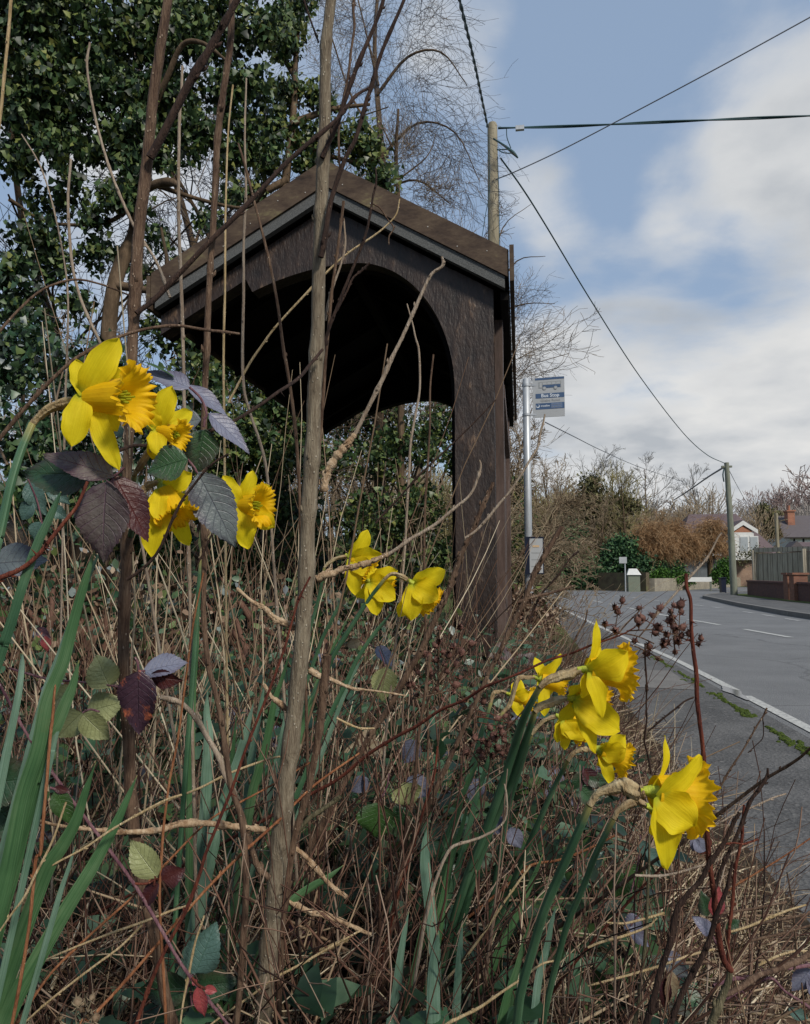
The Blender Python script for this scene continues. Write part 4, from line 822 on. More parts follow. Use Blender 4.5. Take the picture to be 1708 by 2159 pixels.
willow('russet weeping willow nearest the bright clipped hedge', [(1345, 1160, 49, .9), (1378, 1138, 49, 1.2), (1362, 1162, 49, 1.1), (1398, 1160, 49, .9)], 1300)
willow('russet weeping willow in the middle of the three before the house', [(1420, 1134, 51, 1.0), (1446, 1146, 51, 1.0), (1428, 1166, 51, 1.1)], 1200)
willow('russet weeping willow just left of the far telegraph pole', [(1474, 1134, 54, 1.1), (1500, 1122, 54, 1.1), (1485, 1160, 54, 1.2), (1512, 1152, 54, 1.0)], 1300)
# hedge along the pavement, behind the bus stop
for k, (px, Y, lab) in enumerate([(1085, 9.4, 'brown twiggy hedge bush beside the bus stop pole'), (1120, 12.0, 'brown twiggy hedge bush behind the timetable case'), (1130, 15.0, 'brown twiggy hedge bush farther along the pavement'), (1138, 20, 'low brown hedge bush at the far end of the pavement'), (1060, 10.6, 'taller brown hedge bush close to the shelter corner')]):
    bare_tree('hedge_bush', at2(px, Y), Y, 2.2 if k < 4 else 2.9, lab, 'bush', r=.03, spread=.5, n=(26, 10, 6, 4), lv=4, mats=('bark_far', 'far_brown'), trop=(0, 0, .1), wig=.22, tw=.004, t0=.03, ang=.9)
shrub('evergreen_shrub', 'small green ivy bush on the hedge bank behind the shelter post', [(1085, 1040, 13, .45), (1075, 1120, 13, .6), (1085, 1200, 12, .6), (1095, 1260, 11, .5)], 4200, .07, ['ivy_yellow', 'ivy'], template='leaf')
shrub('dead_leaf_bush', 'brown leaved bramble bush at the foot of the bus stop pole', [(1080, 1280, 7.6, .30), (1110, 1300, 7.4, .28), (1135, 1310, 8, .28), (1075, 1340, 6.6, .28), (1110, 1350, 6.6, .25)], 4200, .045, ['litter', 'twigs', 'litter'], cat='bush', template='oval')

# ------------------------------------------------------------------ houses, walls, fence across the road
def bricks(name, c1, c2, mort, scale=4.5):
    t = NT(name); v = t.coord('Object'); sp = t.n('SeparateXYZ'); t.l(v, sp.inputs[0]); cbn = t.n('CombineXYZ')
    t.l(t.math('ADD', sp.outputs[0], sp.outputs[1]), cbn.inputs[0]); t.l(sp.outputs[2], cbn.inputs[1])
    b = t.n('TexBrick'); b.inputs['Scale'].default_value = scale; b.inputs['Mortar Size'].default_value = .012; t.l(cbn.outputs[0], b.inputs['Vector'])
    b.inputs['Color1'].default_value = (*c1, 1); b.inputs['Color2'].default_value = (*c2, 1); b.inputs['Mortar'].default_value = (*mort, 1)
    n = t.noise(1.2, 5, v); col = t.mix(t.math('MULTIPLY', t.math('SUBTRACT', n, .4), 1.4, True), b.outputs['Color'], (.05, .035, .035))
    return t.bsdf(col, .9, b.outputs['Fac'], .3, .01)
MAT['brick_wall'] = bricks('dark_red_brick', (.10, .045, .04), (.15, .065, .05), (.12, .10, .09))
MAT['brick_pier'] = bricks('pier_brick', (.22, .09, .055), (.30, .13, .08), (.2, .17, .13))
MAT['brick_house'] = bricks('house_brick', (.30, .19, .13), (.36, .24, .17), (.3, .27, .23))
MAT['brick_red'] = bricks('chimney_brick', (.32, .12, .07), (.40, .16, .09), (.3, .25, .2))
MAT['stone'] = bricks('low_garden_wall', (.25, .22, .17), (.32, .29, .22), (.2, .18, .15), 2.5)
def rooftile(name, a, b):
    t = NT(name); v = t.coord('Object'); wv = t.n('TexWave', bands_direction='Z'); wv.inputs['Scale'].default_value = 4.5; wv.inputs['Distortion'].default_value = .4; t.l(v, wv.inputs['Vector'])
    n = t.noise(3, 6, v, .7); return t.bsdf(t.ramp(t.math('ADD', t.math('MULTIPLY', n, .75), t.math('MULTIPLY', wv.outputs['Fac'], .25)), [a, b]), .85, wv.outputs['Fac'], .5, .03)
MAT['roof'] = rooftile('brown_roof_tiles', (.065, .045, .05), (.16, .115, .115))
MAT['roof2'] = rooftile('grey_roof_tiles', (.07, .06, .065), (.14, .12, .12))
MAT['white'] = m_noise('white_render', [(.55, .55, .53), (.68, .68, .65)], 4, rough=.8, bstr=.05)
MAT['pane'] = m_noise('window_glass', [(.08, .09, .10), (.16, .17, .18)], .8, rough=.15, bstr=0, spec=.8)
MAT['hang_tile'] = m_noise('hung_tiles', [(.28, .12, .07), (.38, .18, .11)], 8)
t = NT('grey_fence_boards'); v = t.coord('Object', (1, 1, .15)); f = t.noise(9, 5, v); wv = t.n('TexWave', bands_direction='X'); wv.inputs['Scale'].default_value = 2.1; wv.inputs['Distortion'].default_value = .3; t.l(t.coord('Object'), wv.inputs['Vector'])
MAT['fence'] = t.bsdf(t.ramp(t.math('ADD', t.math('MULTIPLY', f, .8), t.math('MULTIPLY', t.math('GREATER_THAN', wv.outputs['Fac'], .93), -.35)), [(.1, (.17, .145, .11)), (.4, (.36, .32, .25)), (.75, (.52, .47, .37))]), .9, f, .4, .01)
def seg_wall(name, x0, y0, x1, y1, z0, z1, th, mat, parent=None, zz1=None):
    d = np.array([x1 - x0, y1 - y0]); d = d / np.linalg.norm(d); n = np.array([-d[1], d[0]]) * th / 2; zz1 = z1 if zz1 is None else zz1
    P = [(x0 - n[0], y0 - n[1], z0), (x1 - n[0], y1 - n[1], z0), (x1 - n[0], y1 - n[1], zz1), (x0 - n[0], y0 - n[1], z1)]
    return MB().prism(P, (n[0] * 2, n[1] * 2, 0)).build(name, mat, parent, False)
def wl(x0, y0, x1, y1, label):
    r = empty('brick_wall', ((x0 + x1) / 2, (y0 + y1) / 2, .1), label, 'wall')
    seg_wall('brickwork', x0, y0, x1, y1, 0, .66, .23, MAT['brick_wall'], r); seg_wall('coping', x0, y0, x1, y1, .663, .74, .30, MAT['brick_wall'], r); return r
wl(9.85, 34.2, 9.45, 28.2, 'low dark brick wall running from the far pole to the brick pier')
wl(9.38, 26.9, 9.3, 8.0, 'low dark brick wall leaving the right edge of the picture')
for (x, y) in ((9.45, 27.95), (9.38, 27.15)):
    r = empty('brick_pier', (x, y, .1), 'reddish brick gate pier, the ' + ('farther' if y > 27.5 else 'nearer') + ' of the pair between the brick walls', 'pier')
    MB().box(x - .22, x + .22, y - .22, y + .22, 0, .98).build('pier', MAT['brick_pier'], r, False)
    MB().box(x - .27, x + .27, y - .27, y + .27, .983, 1.05).build('pier_cap', MAT['brick_pier'], r, False)
# fence: panels and posts
fr0 = empty('timber_fence', (11.2, 34, .1), 'weathered grey timber fence of tall boards behind the brick wall', 'fence')
fpts = [(10.7, 36.5), (12.2, 34.6), (13.6, 33.0), (15.0, 31.4), (16.4, 29.8)]
for i, (a, b) in enumerate(zip(fpts[:-1], fpts[1:])):
    dd = np.array(b) - np.array(a); nb_ = 14
    m = MB()
    for k in range(nb_):
        p = np.array(a) + dd * k / nb_; q = np.array(a) + dd * (k + .93) / nb_; zt = 1.95 + RNG.uniform(-.015, .015)
        n_ = np.array([-dd[1], dd[0]]) / np.linalg.norm(dd) * (.02 + .012 * (k % 2))
        m.prism([(p[0], p[1], .1), (q[0], q[1], .1), (q[0], q[1], zt), (p[0], p[1], zt)], (n_[0], n_[1], 0))
    m.build('fence_panel', MAT['fence'], fr0, False)
for p in fpts: MB().box(p[0] - .07, p[0] + .07, p[1] - .16, p[1] - .02, 0, 2.1).build('fence_post', MAT['fence'], fr0, False)
seg_wall('fence_rail', fpts[0][0], fpts[0][1] - .12, fpts[-1][0], fpts[-1][1] - .12, 2.0, 2.2, .06, MAT['fence'], fr0)
# small garden shed with dark openings
sd0 = empty('garden_shed', (12.6, 30.6, .1), 'small grey lean roofed shed with dark openings in front of the fence', 'shed')
MB().box(11.8, 13.6, 30.5, 32.0, .0, 1.75).build('shed_wall', MAT['fence'], sd0, False)
MB().prism([(11.65, 30.4, 1.72), (12.7, 30.4, 2.12), (13.75, 30.4, 1.9), (13.75, 30.4, 1.98), (12.7, 30.4, 2.2), (11.65, 30.4, 1.8)], (0, 1.7, 0)).build('shed_roof', MAT['slab'], sd0, False)
MAT['black'] = m_noise('dark_opening', [(.01, .01, .01), (.02, .02, .02)], 4)
for x in (12.0, 12.55, 13.1): MB().box(x, x + .38, 30.46, 30.497, .3, 1.5).build('shed_opening', MAT['black'], sd0, False)
# low garden wall and brown wall at the bend
seg = seg_wall('garden_wall', 7.6, 45.2, 17.8, 64.5, -.1, .75, .35, MAT['stone']); tag(seg, 'low pale stone garden wall curving away below the bright hedge', 'wall')
seg = seg_wall('garden_wall', 4.9, 47.5, 7.35, 45.0, -.1, 1.1, .3, m_noise('mossy_brown_wall', [(.04, .03, .02), (.10, .08, .05), (.12, .13, .05)], 3)); tag(seg, 'taller mossy brown wall behind the road sign post', 'wall')
# sign post, kiosk, street name plate, blue bin, parked car
sg = empty('road_sign', (at2(1318, 44), 44, 0), 'small square road sign on a thin pole at the bend', 'sign'); x = at2(1318, 44)
MB().tube([(x, 44, -.1), (x, 44, 1.95)], .04, 8, smooth=1).build('post', MAT['galv'], sg); MB().box(x - .32, x + .1, 43.94, 43.97, 1.62, 1.98).build('sign_plate', MAT['flagwhite'], sg, False)
kx = at2(1332, 45); kk = empty('utility_cabinet', (kx, 44.6, 0), 'pale cabinet with a sloping white lid beside the road sign', 'cabinet')
MB().box(kx - .3, kx + .35, 44.3, 44.9, -.1, .95).build('cabinet_body', m_noise('faded_green_panel', [(.14, .16, .12), (.2, .22, .17)], 3), kk, False)
MB().prism([(kx - .38, 44.22, .96), (kx + .42, 44.22, .96), (kx + .22, 44.5, 1.32), (kx - .22, 44.5, 1.32)], (0, .3, 0)).build('cabinet_lid', MAT['white'], kk, False)
nx_ = at2(1472, 47); nn = empty('street_name_sign', (nx_, 47, 0), 'low white street name board on two posts by the side road', 'sign')
MB().box(nx_ - .75, nx_ + .75, 46.95, 46.98, .55, .82).build('name_board', MAT['white'], nn, False)
for s in (-1, 1): MB().box(nx_ + s * .7 - .05, nx_ + s * .7 + .05, 46.99, 47.07, -.1, .86).build('post', MAT['pole_wood_dark'], nn, False)
bx_ = at2(1523, 38.5); bn = empty('wheelie_bin', (bx_, 38.5, .1), 'small dark blue bin behind the foot of the far pole', 'bin')
MB().prism([(bx_ - .1, 38.3, .1), (bx_ + .1, 38.3, .1), (bx_ + .12, 38.3, .8), (bx_ - .12, 38.3, .8)], (0, .45, 0)).build('bin_body', MAT['dark_blue'], bn, False)
MB().box(bx_ - .13, bx_ + .13, 38.25, 38.8, .803, .85).build('bin_lid', MAT['dark_blue'], bn, False)
# ---- house 1
def hprism(root, name, poly, n, mat): return MB().prism(poly, n).build(name, mat, root, False)
HY = 64.0
def hp(px, py, Y=HY): p = atY(px, py, Y); return (float(p[0]), float(p[1]), float(p[2]))
h1 = empty('brick_house', (hp(1560, 1230)[0], HY + 4, 0), 'brick house with large brown hipped roof and white gabled dormer', 'house')
xl, xr = hp(1425, 1200)[0], hp(1652, 1200)[0]; ez = hp(1500, 1146)[2]; rz = hp(1500, 1080)[2] + .7; xe = hp(1500, 1148)[0]
MB().box(xl + .6, xe, HY, HY + 9, -.3, ez).build('wall', MAT['brick_house'], h1, False)
MB().box(xe, hp(1600, 1200)[0], HY, HY + 9, -.3, 2.6).build('wall', MAT['brick_house'], h1, False)
ra = hp(1452, 1084, HY + 4.5); rb = hp(1592, 1078, HY + 4.5); zr = ra[2]
A = (hp(1432, 1141)[0], HY - .5, hp(1432, 1141)[2]); B = (hp(1560, 1150)[0], HY - .5, A[2]); Cc = (xr, HY - .5, hp(1648, 1175)[2])
me = bpy.data.meshes.new('roof'); A2 = (A[0], HY + 9.5, A[2]); C2 = (Cc[0], HY + 9.5, Cc[2]); rA = (ra[0], HY + 4.5, zr); rB = (hp(1585, 1079)[0], HY + 4.5, zr)
Bm = (B[0], HY - .5, A[2]); B2 = (B[0] + .6, HY - .5, Cc[2])
me.from_pydata([A, Bm, rB, rA, B2, Cc, C2, A2], [], [(0, 1, 2, 3), (1, 4, 5, 2), (2, 5, 6), (3, 2, 6, 7), (0, 3, 7)]); me.materials.append(MAT['roof']); me.update(); link(me, 'roof', h1)
MB().box(A[0] - .02, B[0] - .3, HY - .62, HY - .52, A[2] - .18, A[2] + .06).build('gutter', MAT['white'], h1, False)
hc = hp(1452, 1160)
dx0, dx1 = hp(1546, 1150, HY - 1.2)[0], hp(1590, 1150, HY - 1.2)[0]; dz0 = hp(1560, 1172, HY - 1.2)[2]; dz1 = hp(1560, 1122, HY - 1.2)[2]; dzp = hp(1562, 1106, HY - 1.2)[2]; dm = (dx0 + dx1) / 2
dor = MB().box(dx0, dx1, HY - 1.2, HY + 3, dz0 - .3, dz1).build('dormer_wall', MAT['white'], h1, False)
hprism(h1, 'dormer_gable', [(dx0, HY - 1.2, dz1), (dx1, HY - 1.2, dz1), (dm, HY - 1.2, dzp - .1)], (0, 4.2, 0), MAT['hang_tile'])
for s in (-1, 1):
    e_ = dx1 + .3 if s > 0 else dx0 - .3
    P = [(e_, HY - 1.3, dz1 - .12), (dm, HY - 1.3, dzp - .02), (dm, HY - 1.3, dzp + .34), (e_, HY - 1.3, dz1 + .2)]
    hprism(h1, 'dormer_bargeboard', P if s < 0 else P[::-1], (0, .09, 0), MAT['white'])
    P = [(e_, HY - 1.2, dz1 + .2), (dm, HY - 1.2, dzp + .34), (dm, HY - 1.2, dzp + .42), (e_, HY - 1.2, dz1 + .28)]
    hprism(h1, 'dormer_roof', P if s < 0 else P[::-1], (0, 5.2, 0), MAT['roof'])
for k in (0, 1):
    xa = dx0 + .55 + k * .75; MB().box(xa - .06, xa + .60, HY - 1.24, HY - 1.205, dz0 + .35, dz1 - .3).build('window_frame', MAT['white'], h1, False)
    MB().box(xa, xa + .54, HY - 1.27, HY - 1.245, dz0 + .42, dz1 - .38).build('window_pane', m_noise('grey_pane', [(.3, .33, .34), (.38, .41, .42)], 3, rough=.3, bstr=0), h1, False)
for i, px in enumerate((1440, 1466, 1482, 1496, 1510)):
    p = hp(px, 1200); wdt = .5 if i else .9
    wf = MB().box(p[0] - .35, p[0] + wdt, HY - .06, HY - .003, .5, 2.35).build('window', MAT['white'], h1, False)
    MB().box(p[0] - .22, p[0] + wdt - .14, HY - .1, HY - .063, .75, 2.2).build('window_pane', MAT['pane'], wf, False)
MB().box(hp(1462, 1200)[0], hp(1520, 1200)[0], HY - 1.0, HY - .11, 2.5, 2.75).build('porch_fascia', MAT['white'], h1, False)
MB().box(hp(1475, 1200)[0], hp(1505, 1200)[0], HY - .5, HY - .11, .35, .55).build('window_sill', MAT['white'], h1, False)
pp_ = hp(1470, 1135); 
for px in (1462, 1478): 
    p = hp(px, 1135); wf = MB().box(p[0] - .4, p[0] + .4, HY - .06, HY - .003, p[2] - .5, p[2] + .35).build('window', MAT['white'], h1, False); MB().box(p[0] - .3, p[0] + .3, HY - .1, HY - .063, p[2] - .4, p[2] + .25).build('window_pane', MAT['pane'], wf, False)
# ---- house 2 (right)
H2 = 78.0
h2 = empty('white_house', (hp(1690, 1200, H2)[0], H2 + 4, 0), 'white walled house with dark roof and red brick chimney at the right edge', 'house')
x0_, x1_ = hp(1650, 1150, H2)[0], hp(1800, 1150, H2)[0]; ze = hp(1680, 1130, H2)[2]; zr2 = hp(1680, 1093, H2)[2]
MB().box(x0_ + .8, x1_, H2, H2 + 8, -.3, ze).build('wall', MAT['white'], h2, False)
hprism(h2, 'roof', [(x0_, H2 - .4, ze - .1), (x0_ + .8, H2 + 4, zr2 + .6), (x0_ + .8, H2 + 4, zr2 + .45), (x0_ + .2, H2 - .3, ze - .25)], (x1_ - x0_, 0, 0), MAT['roof2'])
for k in range(7):
    xx = x0_ + 1.0 + k * .85; MB().box(xx, xx + .16, H2 - .04, H2 - .003, ze - 2.2, ze).build('timber_stud', MAT['black'], h2, False)
cx0, cx1 = hp(1661, 1100, H2 + 2)[0], hp(1676, 1100, H2 + 2)[0]; ct = hp(1668, 1078, H2 + 2)[2]
ch = MB().box(cx0, cx1, H2 + 2, H2 + 3, ze, ct).build('chimney', MAT['brick_red'], h2, False)
MB().box(cx0 - .1, cx1 + .1, H2 + 1.9, H2 + 3.1, ct + .003, ct + .15).build('chimney_cap', MAT['brick_red'], ch, False)
MB().tube([(cx0 + .3, H2 + 2.5, ct + .15), (cx0 + .3, H2 + 2.5, ct + .65)], .13, 8, smooth=1).build('chimney_pot', MAT['brick_red'], ch)
gp = empty('garage', (hp(1700, 1200, 60)[0], 60, 0), 'low tiled garage roof with small gable above the fence at the right', 'garage')
gx0, gx1 = hp(1672, 1160, 58)[0], hp(1800, 1160, 58)[0]; gz0 = hp(1690, 1162, 58)[2]; gz1 = hp(1690, 1140, 58)[2]
MB().box(gx0 + .3, gx1, 58, 62, 0, gz0).build('wall', MAT['brick_house'], gp, False)
hprism(gp, 'roof', [(gx0, 57.7, gz0), (gx0 + .6, 60, gz1), (gx0 + .6, 60, gz1 - .12), (gx0 + .1, 57.8, gz0 - .12)], (gx1 - gx0, 0, 0), MAT['roof'])
gm = hp(1680, 1160, 57.6)[0]
hprism(gp, 'small_gable', [(gm - .7, 57.5, gz0), (gm + .7, 57.5, gz0), (gm, 57.5, gz0 + .75)], (0, 1.5, 0), MAT['roof2'])
p = hp(1636, 1090, 56); q = hp(1634, 1130, 56)
MB().tube([(p[0], 56, p[2] + .3), (p[0] + .05, 56, -.1)], .12, 8, smooth=1).build('utility_post', MAT['pole_wood']); o = bpy.data.objects['utility_post']; tag(o, 'plain pale post standing between the two houses', 'post')
# ================================================================== FOREGROUND
def to_ground(P, r):
    """extend a traced stem along its last direction until it enters the ground"""
    P = [np.array(p) for p in P]; p = P[-1]; d = unit(P[-1] - P[-2]); 
    if d[2] > -.35: d = unit(np.array([d[0] * .5, d[1] * .5, -.6]))
    g = float(gz(p[0], p[1]))
    if p[2] > g + .01:
        L = (p[2] - g + .03) / -d[2]; P.append(p + d * L * .5 + RNG.normal(0, .004, 3)); P.append(p + d * L); return P, list(r) + [r[-1], r[-1]]
    return P, list(r)
STEMOBJ = {}
def stem(name, label, crop, pts, w, depth, mat, buds=6, ground=False, cat='stem', thorns=0, cork=0, parent=None, n=10, group=None, knob=1.0):
    pp = c(crop, pts); K = len(pp)
    ws = (np.interp(np.linspace(0, 1, K), np.linspace(0, 1, len(w)), w) if np.ndim(w) else np.full(K, float(w))) * (.86 if np.max(w) > 20 else .9)
    ds = np.interp(np.linspace(0, 1, K), np.linspace(0, 1, len(depth)), depth) if np.ndim(depth) else np.full(K, float(depth))
    P = [D(x, y, d) for (x, y), d in zip(pp, ds)]; r = [wi / 2 / FPX * d for wi, d in zip(ws, ds)]
    if ground: P, r = to_ground(P, r)
    Pa, ra = spline(np.array(P), np.array(r), 6)
    # natural unevenness and swollen nodes
    s = np.cumsum(np.r_[0, np.linalg.norm(np.diff(Pa, axis=0), axis=1)]); L = s[-1]
    rr = ra * (1 + .03 * np.sin(s * 60 + K) + RNG.normal(0, .015, len(s)))
    Pa = Pa + RNG.normal(0, 1, Pa.shape) * ra[:, None] * .03
    nodes = np.sort(RNG.uniform(.03, .97, buds)) * L
    for q in nodes: rr = rr * (1 + .22 * knob * np.exp(-((s - q) / (ra.mean() * 1.3 + .0008)) ** 2))
    if cork: rr = rr * (1 + cork * np.clip(RNG.normal(0, 1, len(s)), -.6, 1.4) * .35)
    m = MB(); m.tube(Pa, rr, n, smooth=1, rnd=.5)
    for q in nodes:                                    # buds
        i = min(len(s) - 2, int(np.searchsorted(s, q))); T = unit(Pa[i + 1] - Pa[i]); X = unit(np.cross(T, RNG.normal(size=3))); b = Pa[i] + X * ra[i] * .8
        up = T * (1 if T[2] > 0 else -1); k = min(max(ra[i] * 1.0, .0011), .0035)
        m.tube([b, b + (X * .8 + up) * k * .9, b + (X * .9 + up * 1.9) * k * 1.2], [k * .55, k * .6, k * .12], 5, smooth=2)
    for q in RNG.uniform(.02, .98, thorns) * L:
        i = min(len(s) - 2, int(np.searchsorted(s, q))); T = unit(Pa[i + 1] - Pa[i]); X = unit(np.cross(T, RNG.normal(size=3))); b = Pa[i] + X * ra[i] * .7
        m.tube([b, b + X * ra[i] * .9 + .3 * T * ra[i], b + X * (ra[i] * 1.2 + .0045) + T * .0015], [ra[i] * .45 + .0004, ra[i] * .25 + .0003, .0001], 5, smooth=1)
    if cork:
        for q in RNG.uniform(0, 1, int(L * 260 * cork)) * L:
            i = min(len(s) - 2, int(np.searchsorted(s, q))); T = unit(Pa[i + 1] - Pa[i]); X = unit(np.cross(T, RNG.normal(size=3))); Y = np.cross(T, X)
            b = Pa[i] + X * ra[i]; l = RNG.uniform(.004, .011); h = ra[i] * RNG.uniform(.25, .6); tk = ra[i] * .3
            V = [b - T * l / 2 - Y * tk, b - T * l / 2 + Y * tk, b + T * l / 2 + Y * tk, b + T * l / 2 - Y * tk]; V += [v_ + X * h for v_ in V[:2]] + [v_ + X * h * .6 for v_ in V[2:]]
            m.add(V, [(4, 5, 6, 7), (0, 1, 5, 4), (1, 2, 6, 5), (2, 3, 7, 6), (3, 0, 4, 7)])
    o = m.build(name, MAT[mat], parent)
    if parent is None: tag(o, label, cat, group)
    return o
S = stem
# tall woody suckers
S('sapling_stem', 'thickest upright grey brown sapling stem crossing the front of the shelter roof', 0, [(702, -60), (698, 0), (688, 90), (686, 140), (684, 276), (678, 420), (673, 566), (668, 742), (662, 850), (658, 970), (650, 1080), (645, 1240), (632, 1400), (612, 1580), (596, 1720), (584, 1850), (572, 1960), (562, 2060), (552, 2200)],
  [26, 25, 26, 27, 29, 31, 32, 34, 35, 36, 36, 38, 40, 40, 42, 44, 44, 44, 44], .8, 'stem_grey', 12, True, n=16, knob=.9)
S('sapling_stem', 'second upright brown sapling stem passing behind the largest daffodil', 0, [(358, -60), (354, 0), (340, 94), (325, 189), (316, 283), (306, 377), (295, 471), (288, 566), (283, 660), (279, 743), (274, 899), (268, 1007), (267, 1189), (264, 1239), (261, 1399), (271, 1558), (279, 1718), (307, 1890), (327, 1970), (347, 2090), (370, 2180)],
  [22, 22, 24, 25, 27, 28, 28, 27, 26, 24, 24, 26, 27, 28, 29, 28, 27, 27, 26], .72, 'stem_brown', 9, True, n=14)
S('sapling_branch', 'dark slanting branch leaving the brown sapling towards the top edge', 0, [(530, -60), (500, 0), (448, 94), (405, 165), (368, 236), (335, 300), (317, 332)], [15, 15, 17, 18, 18, 20, 20], .71, 'stem_dark', 5)
S('sapling_stem', 'slim brown stem between the two thick ones that kinks near the ground', 6, [(1040, 0), (1035, 60), (1030, 200), (1000, 400), (975, 600), (965, 750), (955, 1000), (940, 1200), (930, 1400), (925, 1577), (919, 1675), (912, 1935), (908, 2290), (915, 2443), (912, 2628), (912, 2760), (932, 2970), (975, 3140), (1008, 3345), (1033, 3515), (1075, 3640), (1095, 3800), (1100, 4000), (1084, 4260), (1060, 4560)],
  [15, 16, 16, 15, 14, 15, 15, 14, 13, 12, 13, 14, 15, 16, 14], .74, 'stem_brown', 16, True, n=12)
S('dark_branch', 'long straight dark twig slanting across the shelter roof to the brown sapling', 6, [(1670, 385), (1590, 430), (1500, 540), (1300, 710), (1100, 920), (900, 1120), (700, 1330), (610, 1400)], [6, 7, 9, 10, 11, 12, 12, 12], [.8, .77, .73, .71], 'stem_dark', 9)
S('dark_branch', 'dark purple twig joining the thick sapling at the ridge height, the left of two', 6, [(1725, -40), (1700, 50), (1660, 150), (1600, 290), (1550, 430), (1500, 570), (1465, 650), (1440, 705)], [8, 9, 10, 11, 12], .79, 'stem_dark', 8)
S('dark_branch', 'dark purple twig joining the thick sapling below the ridge, the right of two', 6, [(1830, -60), (1790, 40), (1708, 230), (1660, 390), (1640, 450), (1590, 620), (1540, 720), (1480, 900), (1450, 1080), (1435, 1150)], [8, 8, 9, 10, 12, 14], .785, 'stem_dark', 12)
S('thin_twig', 'thin upright twig just right of the thick sapling at the top edge', 6, [(1585, -30), (1580, 40), (1585, 120), (1570, 230), (1555, 350), (1520, 520), (1515, 640), (1520, 760)], [7, 6, 6, 5], .84, 'stem_brown', 6)
S('thin_twig', 'thin dark twig meeting the thick sapling from the upper left', 6, [(1350, -30), (1375, 50), (1400, 120), (1425, 190)], [5, 4], .82, 'stem_dark', 3)
S('thin_twig', 'pale thin twig at the upper left corner', 6, [(55, -60), (50, 0), (40, 130), (20, 340), (0, 540), (-30, 760), (-80, 1100)], [7, 7, 7, 7], .8, 'straw', 5)
S('thin_twig', 'thin bowed twig with a free tip in front of the ivy at the upper left', 6, [(403, 190), (390, 300), (425, 520), (480, 720), (540, 880), (610, 1030), (700, 1170), (760, 1330)], [5, 6, 7, 7], .9, 'stem_pale', 8)
S('thin_twig', 'slim pale twig left of the kinked brown stem ending among the ivy', 6, [(816, 295), (812, 400), (805, 500), (800, 700), (800, 1000), (808, 1200), (820, 1577), (826, 1900), (840, 2300), (850, 2700)], [6, 7, 8, 8, 8], .86, 'stem_pale', 16, True)
S('thin_twig', 'very thin twig at the far left with its tip in the blue gap', 6, [(97, 600), (180, 740), (240, 930), (290, 1180), (305, 1350), (300, 1600), (290, 1900)], [3, 4, 5], 1.0, 'stem_pale', 6, True)
S('thin_twig', 'thin wavy twig left of the brown sapling standing before the dark ivy', 6, [(318, 712), (305, 900), (320, 1150), (350, 1300), (400, 1430), (460, 1560), (520, 1750), (560, 1980)], [6, 7, 7], .95, 'stem_pale', 10, True)
S('thin_twig', 'thin straight twig behind the kinked brown stem above the roof edge', 6, [(1042, 380), (1020, 600), (1010, 900), (1008, 1000), (1006, 1300), (1000, 1600), (1004, 2000)], [4, 5, 6], 1.05, 'straw', 5, True)
S('thin_twig', 'knobbly upright twig crossing the left roof slope midway', 6, [(1102, 350), (1095, 600), (1100, 850), (1090, 1100), (1090, 1300), (1085, 1577), (1092, 1740), (1120, 1850), (1184, 2055), (1210, 2300), (1230, 2600)], [4, 6, 7, 7, 7], .95, 'stem_pale', 14, True)
S('thin_twig', 'dark brown twig leaning right down the left roof slope', 6, [(1065, 640), (1090, 720), (1150, 950), (1200, 1150), (1240, 1350), (1270, 1577), (1281, 1630), (1313, 1843), (1334, 2100), (1350, 2500), (1360, 2800)], [5, 7, 8, 8], .88, 'stem_brown', 12, True)
S('thin_twig', 'short pale forked twig on the shadowed arch beside the thick sapling', 4, [(878, 298), (884, 400), (868, 480), (840, 560), (815, 640), (800, 720)], [4, 5, 7], .83, 'stem_pale', 5)
S('thin_twig', 'upright reddish twig touching the thick sapling inside the arch', 4, [(877, 225), (862, 350), (845, 480), (828, 600), (815, 750), (800, 900), (795, 1000), (780, 1200), (770, 1330)], [7, 7, 8, 8], .82, 'stem_brown', 8)
S('pale_twig', 'long pale grey twig crossing the black arch diagonally to its corky base', 4, [(1285, 455), (1288, 492), (1240, 530), (1200, 610), (1165, 690), (1120, 790), (1080, 870), (1040, 960), (1000, 1040), (960, 1120), (925, 1190)], [6, 7, 9, 10, 10], .86, 'stem_pale', 10)
S('corky_branch', 'thick flaky corky base of the pale twig beside the thick sapling', 4, [(925, 1190), (895, 1230), (860, 1270), (830, 1310), (805, 1360), (795, 1430)], [12, 16, 20, 18, 14], .86, 'cork', 2, cork=.7)
S('thin_twig', 'thin twig with short side shoots hanging before the arch, the left of two', 4, [(1140, 650), (1165, 740), (1175, 790), (1190, 850), (1193, 1000), (1175, 1110), (1155, 1230), (1150, 1330), (1140, 1500), (1120, 1800)], [3, 5, 6, 6], 1.1, 'stem_pale', 12, True)
S('thin_twig', 'thin twig with short side shoots hanging before the arch, the right of two', 4, [(1250, 860), (1236, 1000), (1235, 1150), (1225, 1342), (1215, 1500), (1212, 1800)], [4, 5, 6], 1.15, 'stem_brown', 10, True)
S('thin_twig', 'dark thin twig slanting over the upper part of the shelter post', 4, [(1508, 1048), (1440, 1120), (1340, 1220), (1210, 1342), (1120, 1440), (1010, 1560)], [3, 4, 5], 1.0, 'stem_dark', 7)
S('thin_twig', 'tan twig slanting from the roof edge down past the thick sapling to the lilac leaves', 4, [(1110, 215), (1095, 280), (1050, 330), (1000, 370), (870, 460), (720, 610), (600, 740), (540, 820), (480, 910), (400, 1060)], [3, 4, 5, 5, 6], .95, 'straw', 8)
S('dark_tendril', 'black twining twig hanging from the right roof slope', 4, [(1010, 85), (1012, 150), (1000, 200), (985, 290), (960, 390), (900, 540), (840, 690), (805, 790), (795, 850)], [4, 6, 7, 8], .81, 'stem_dark', 10)
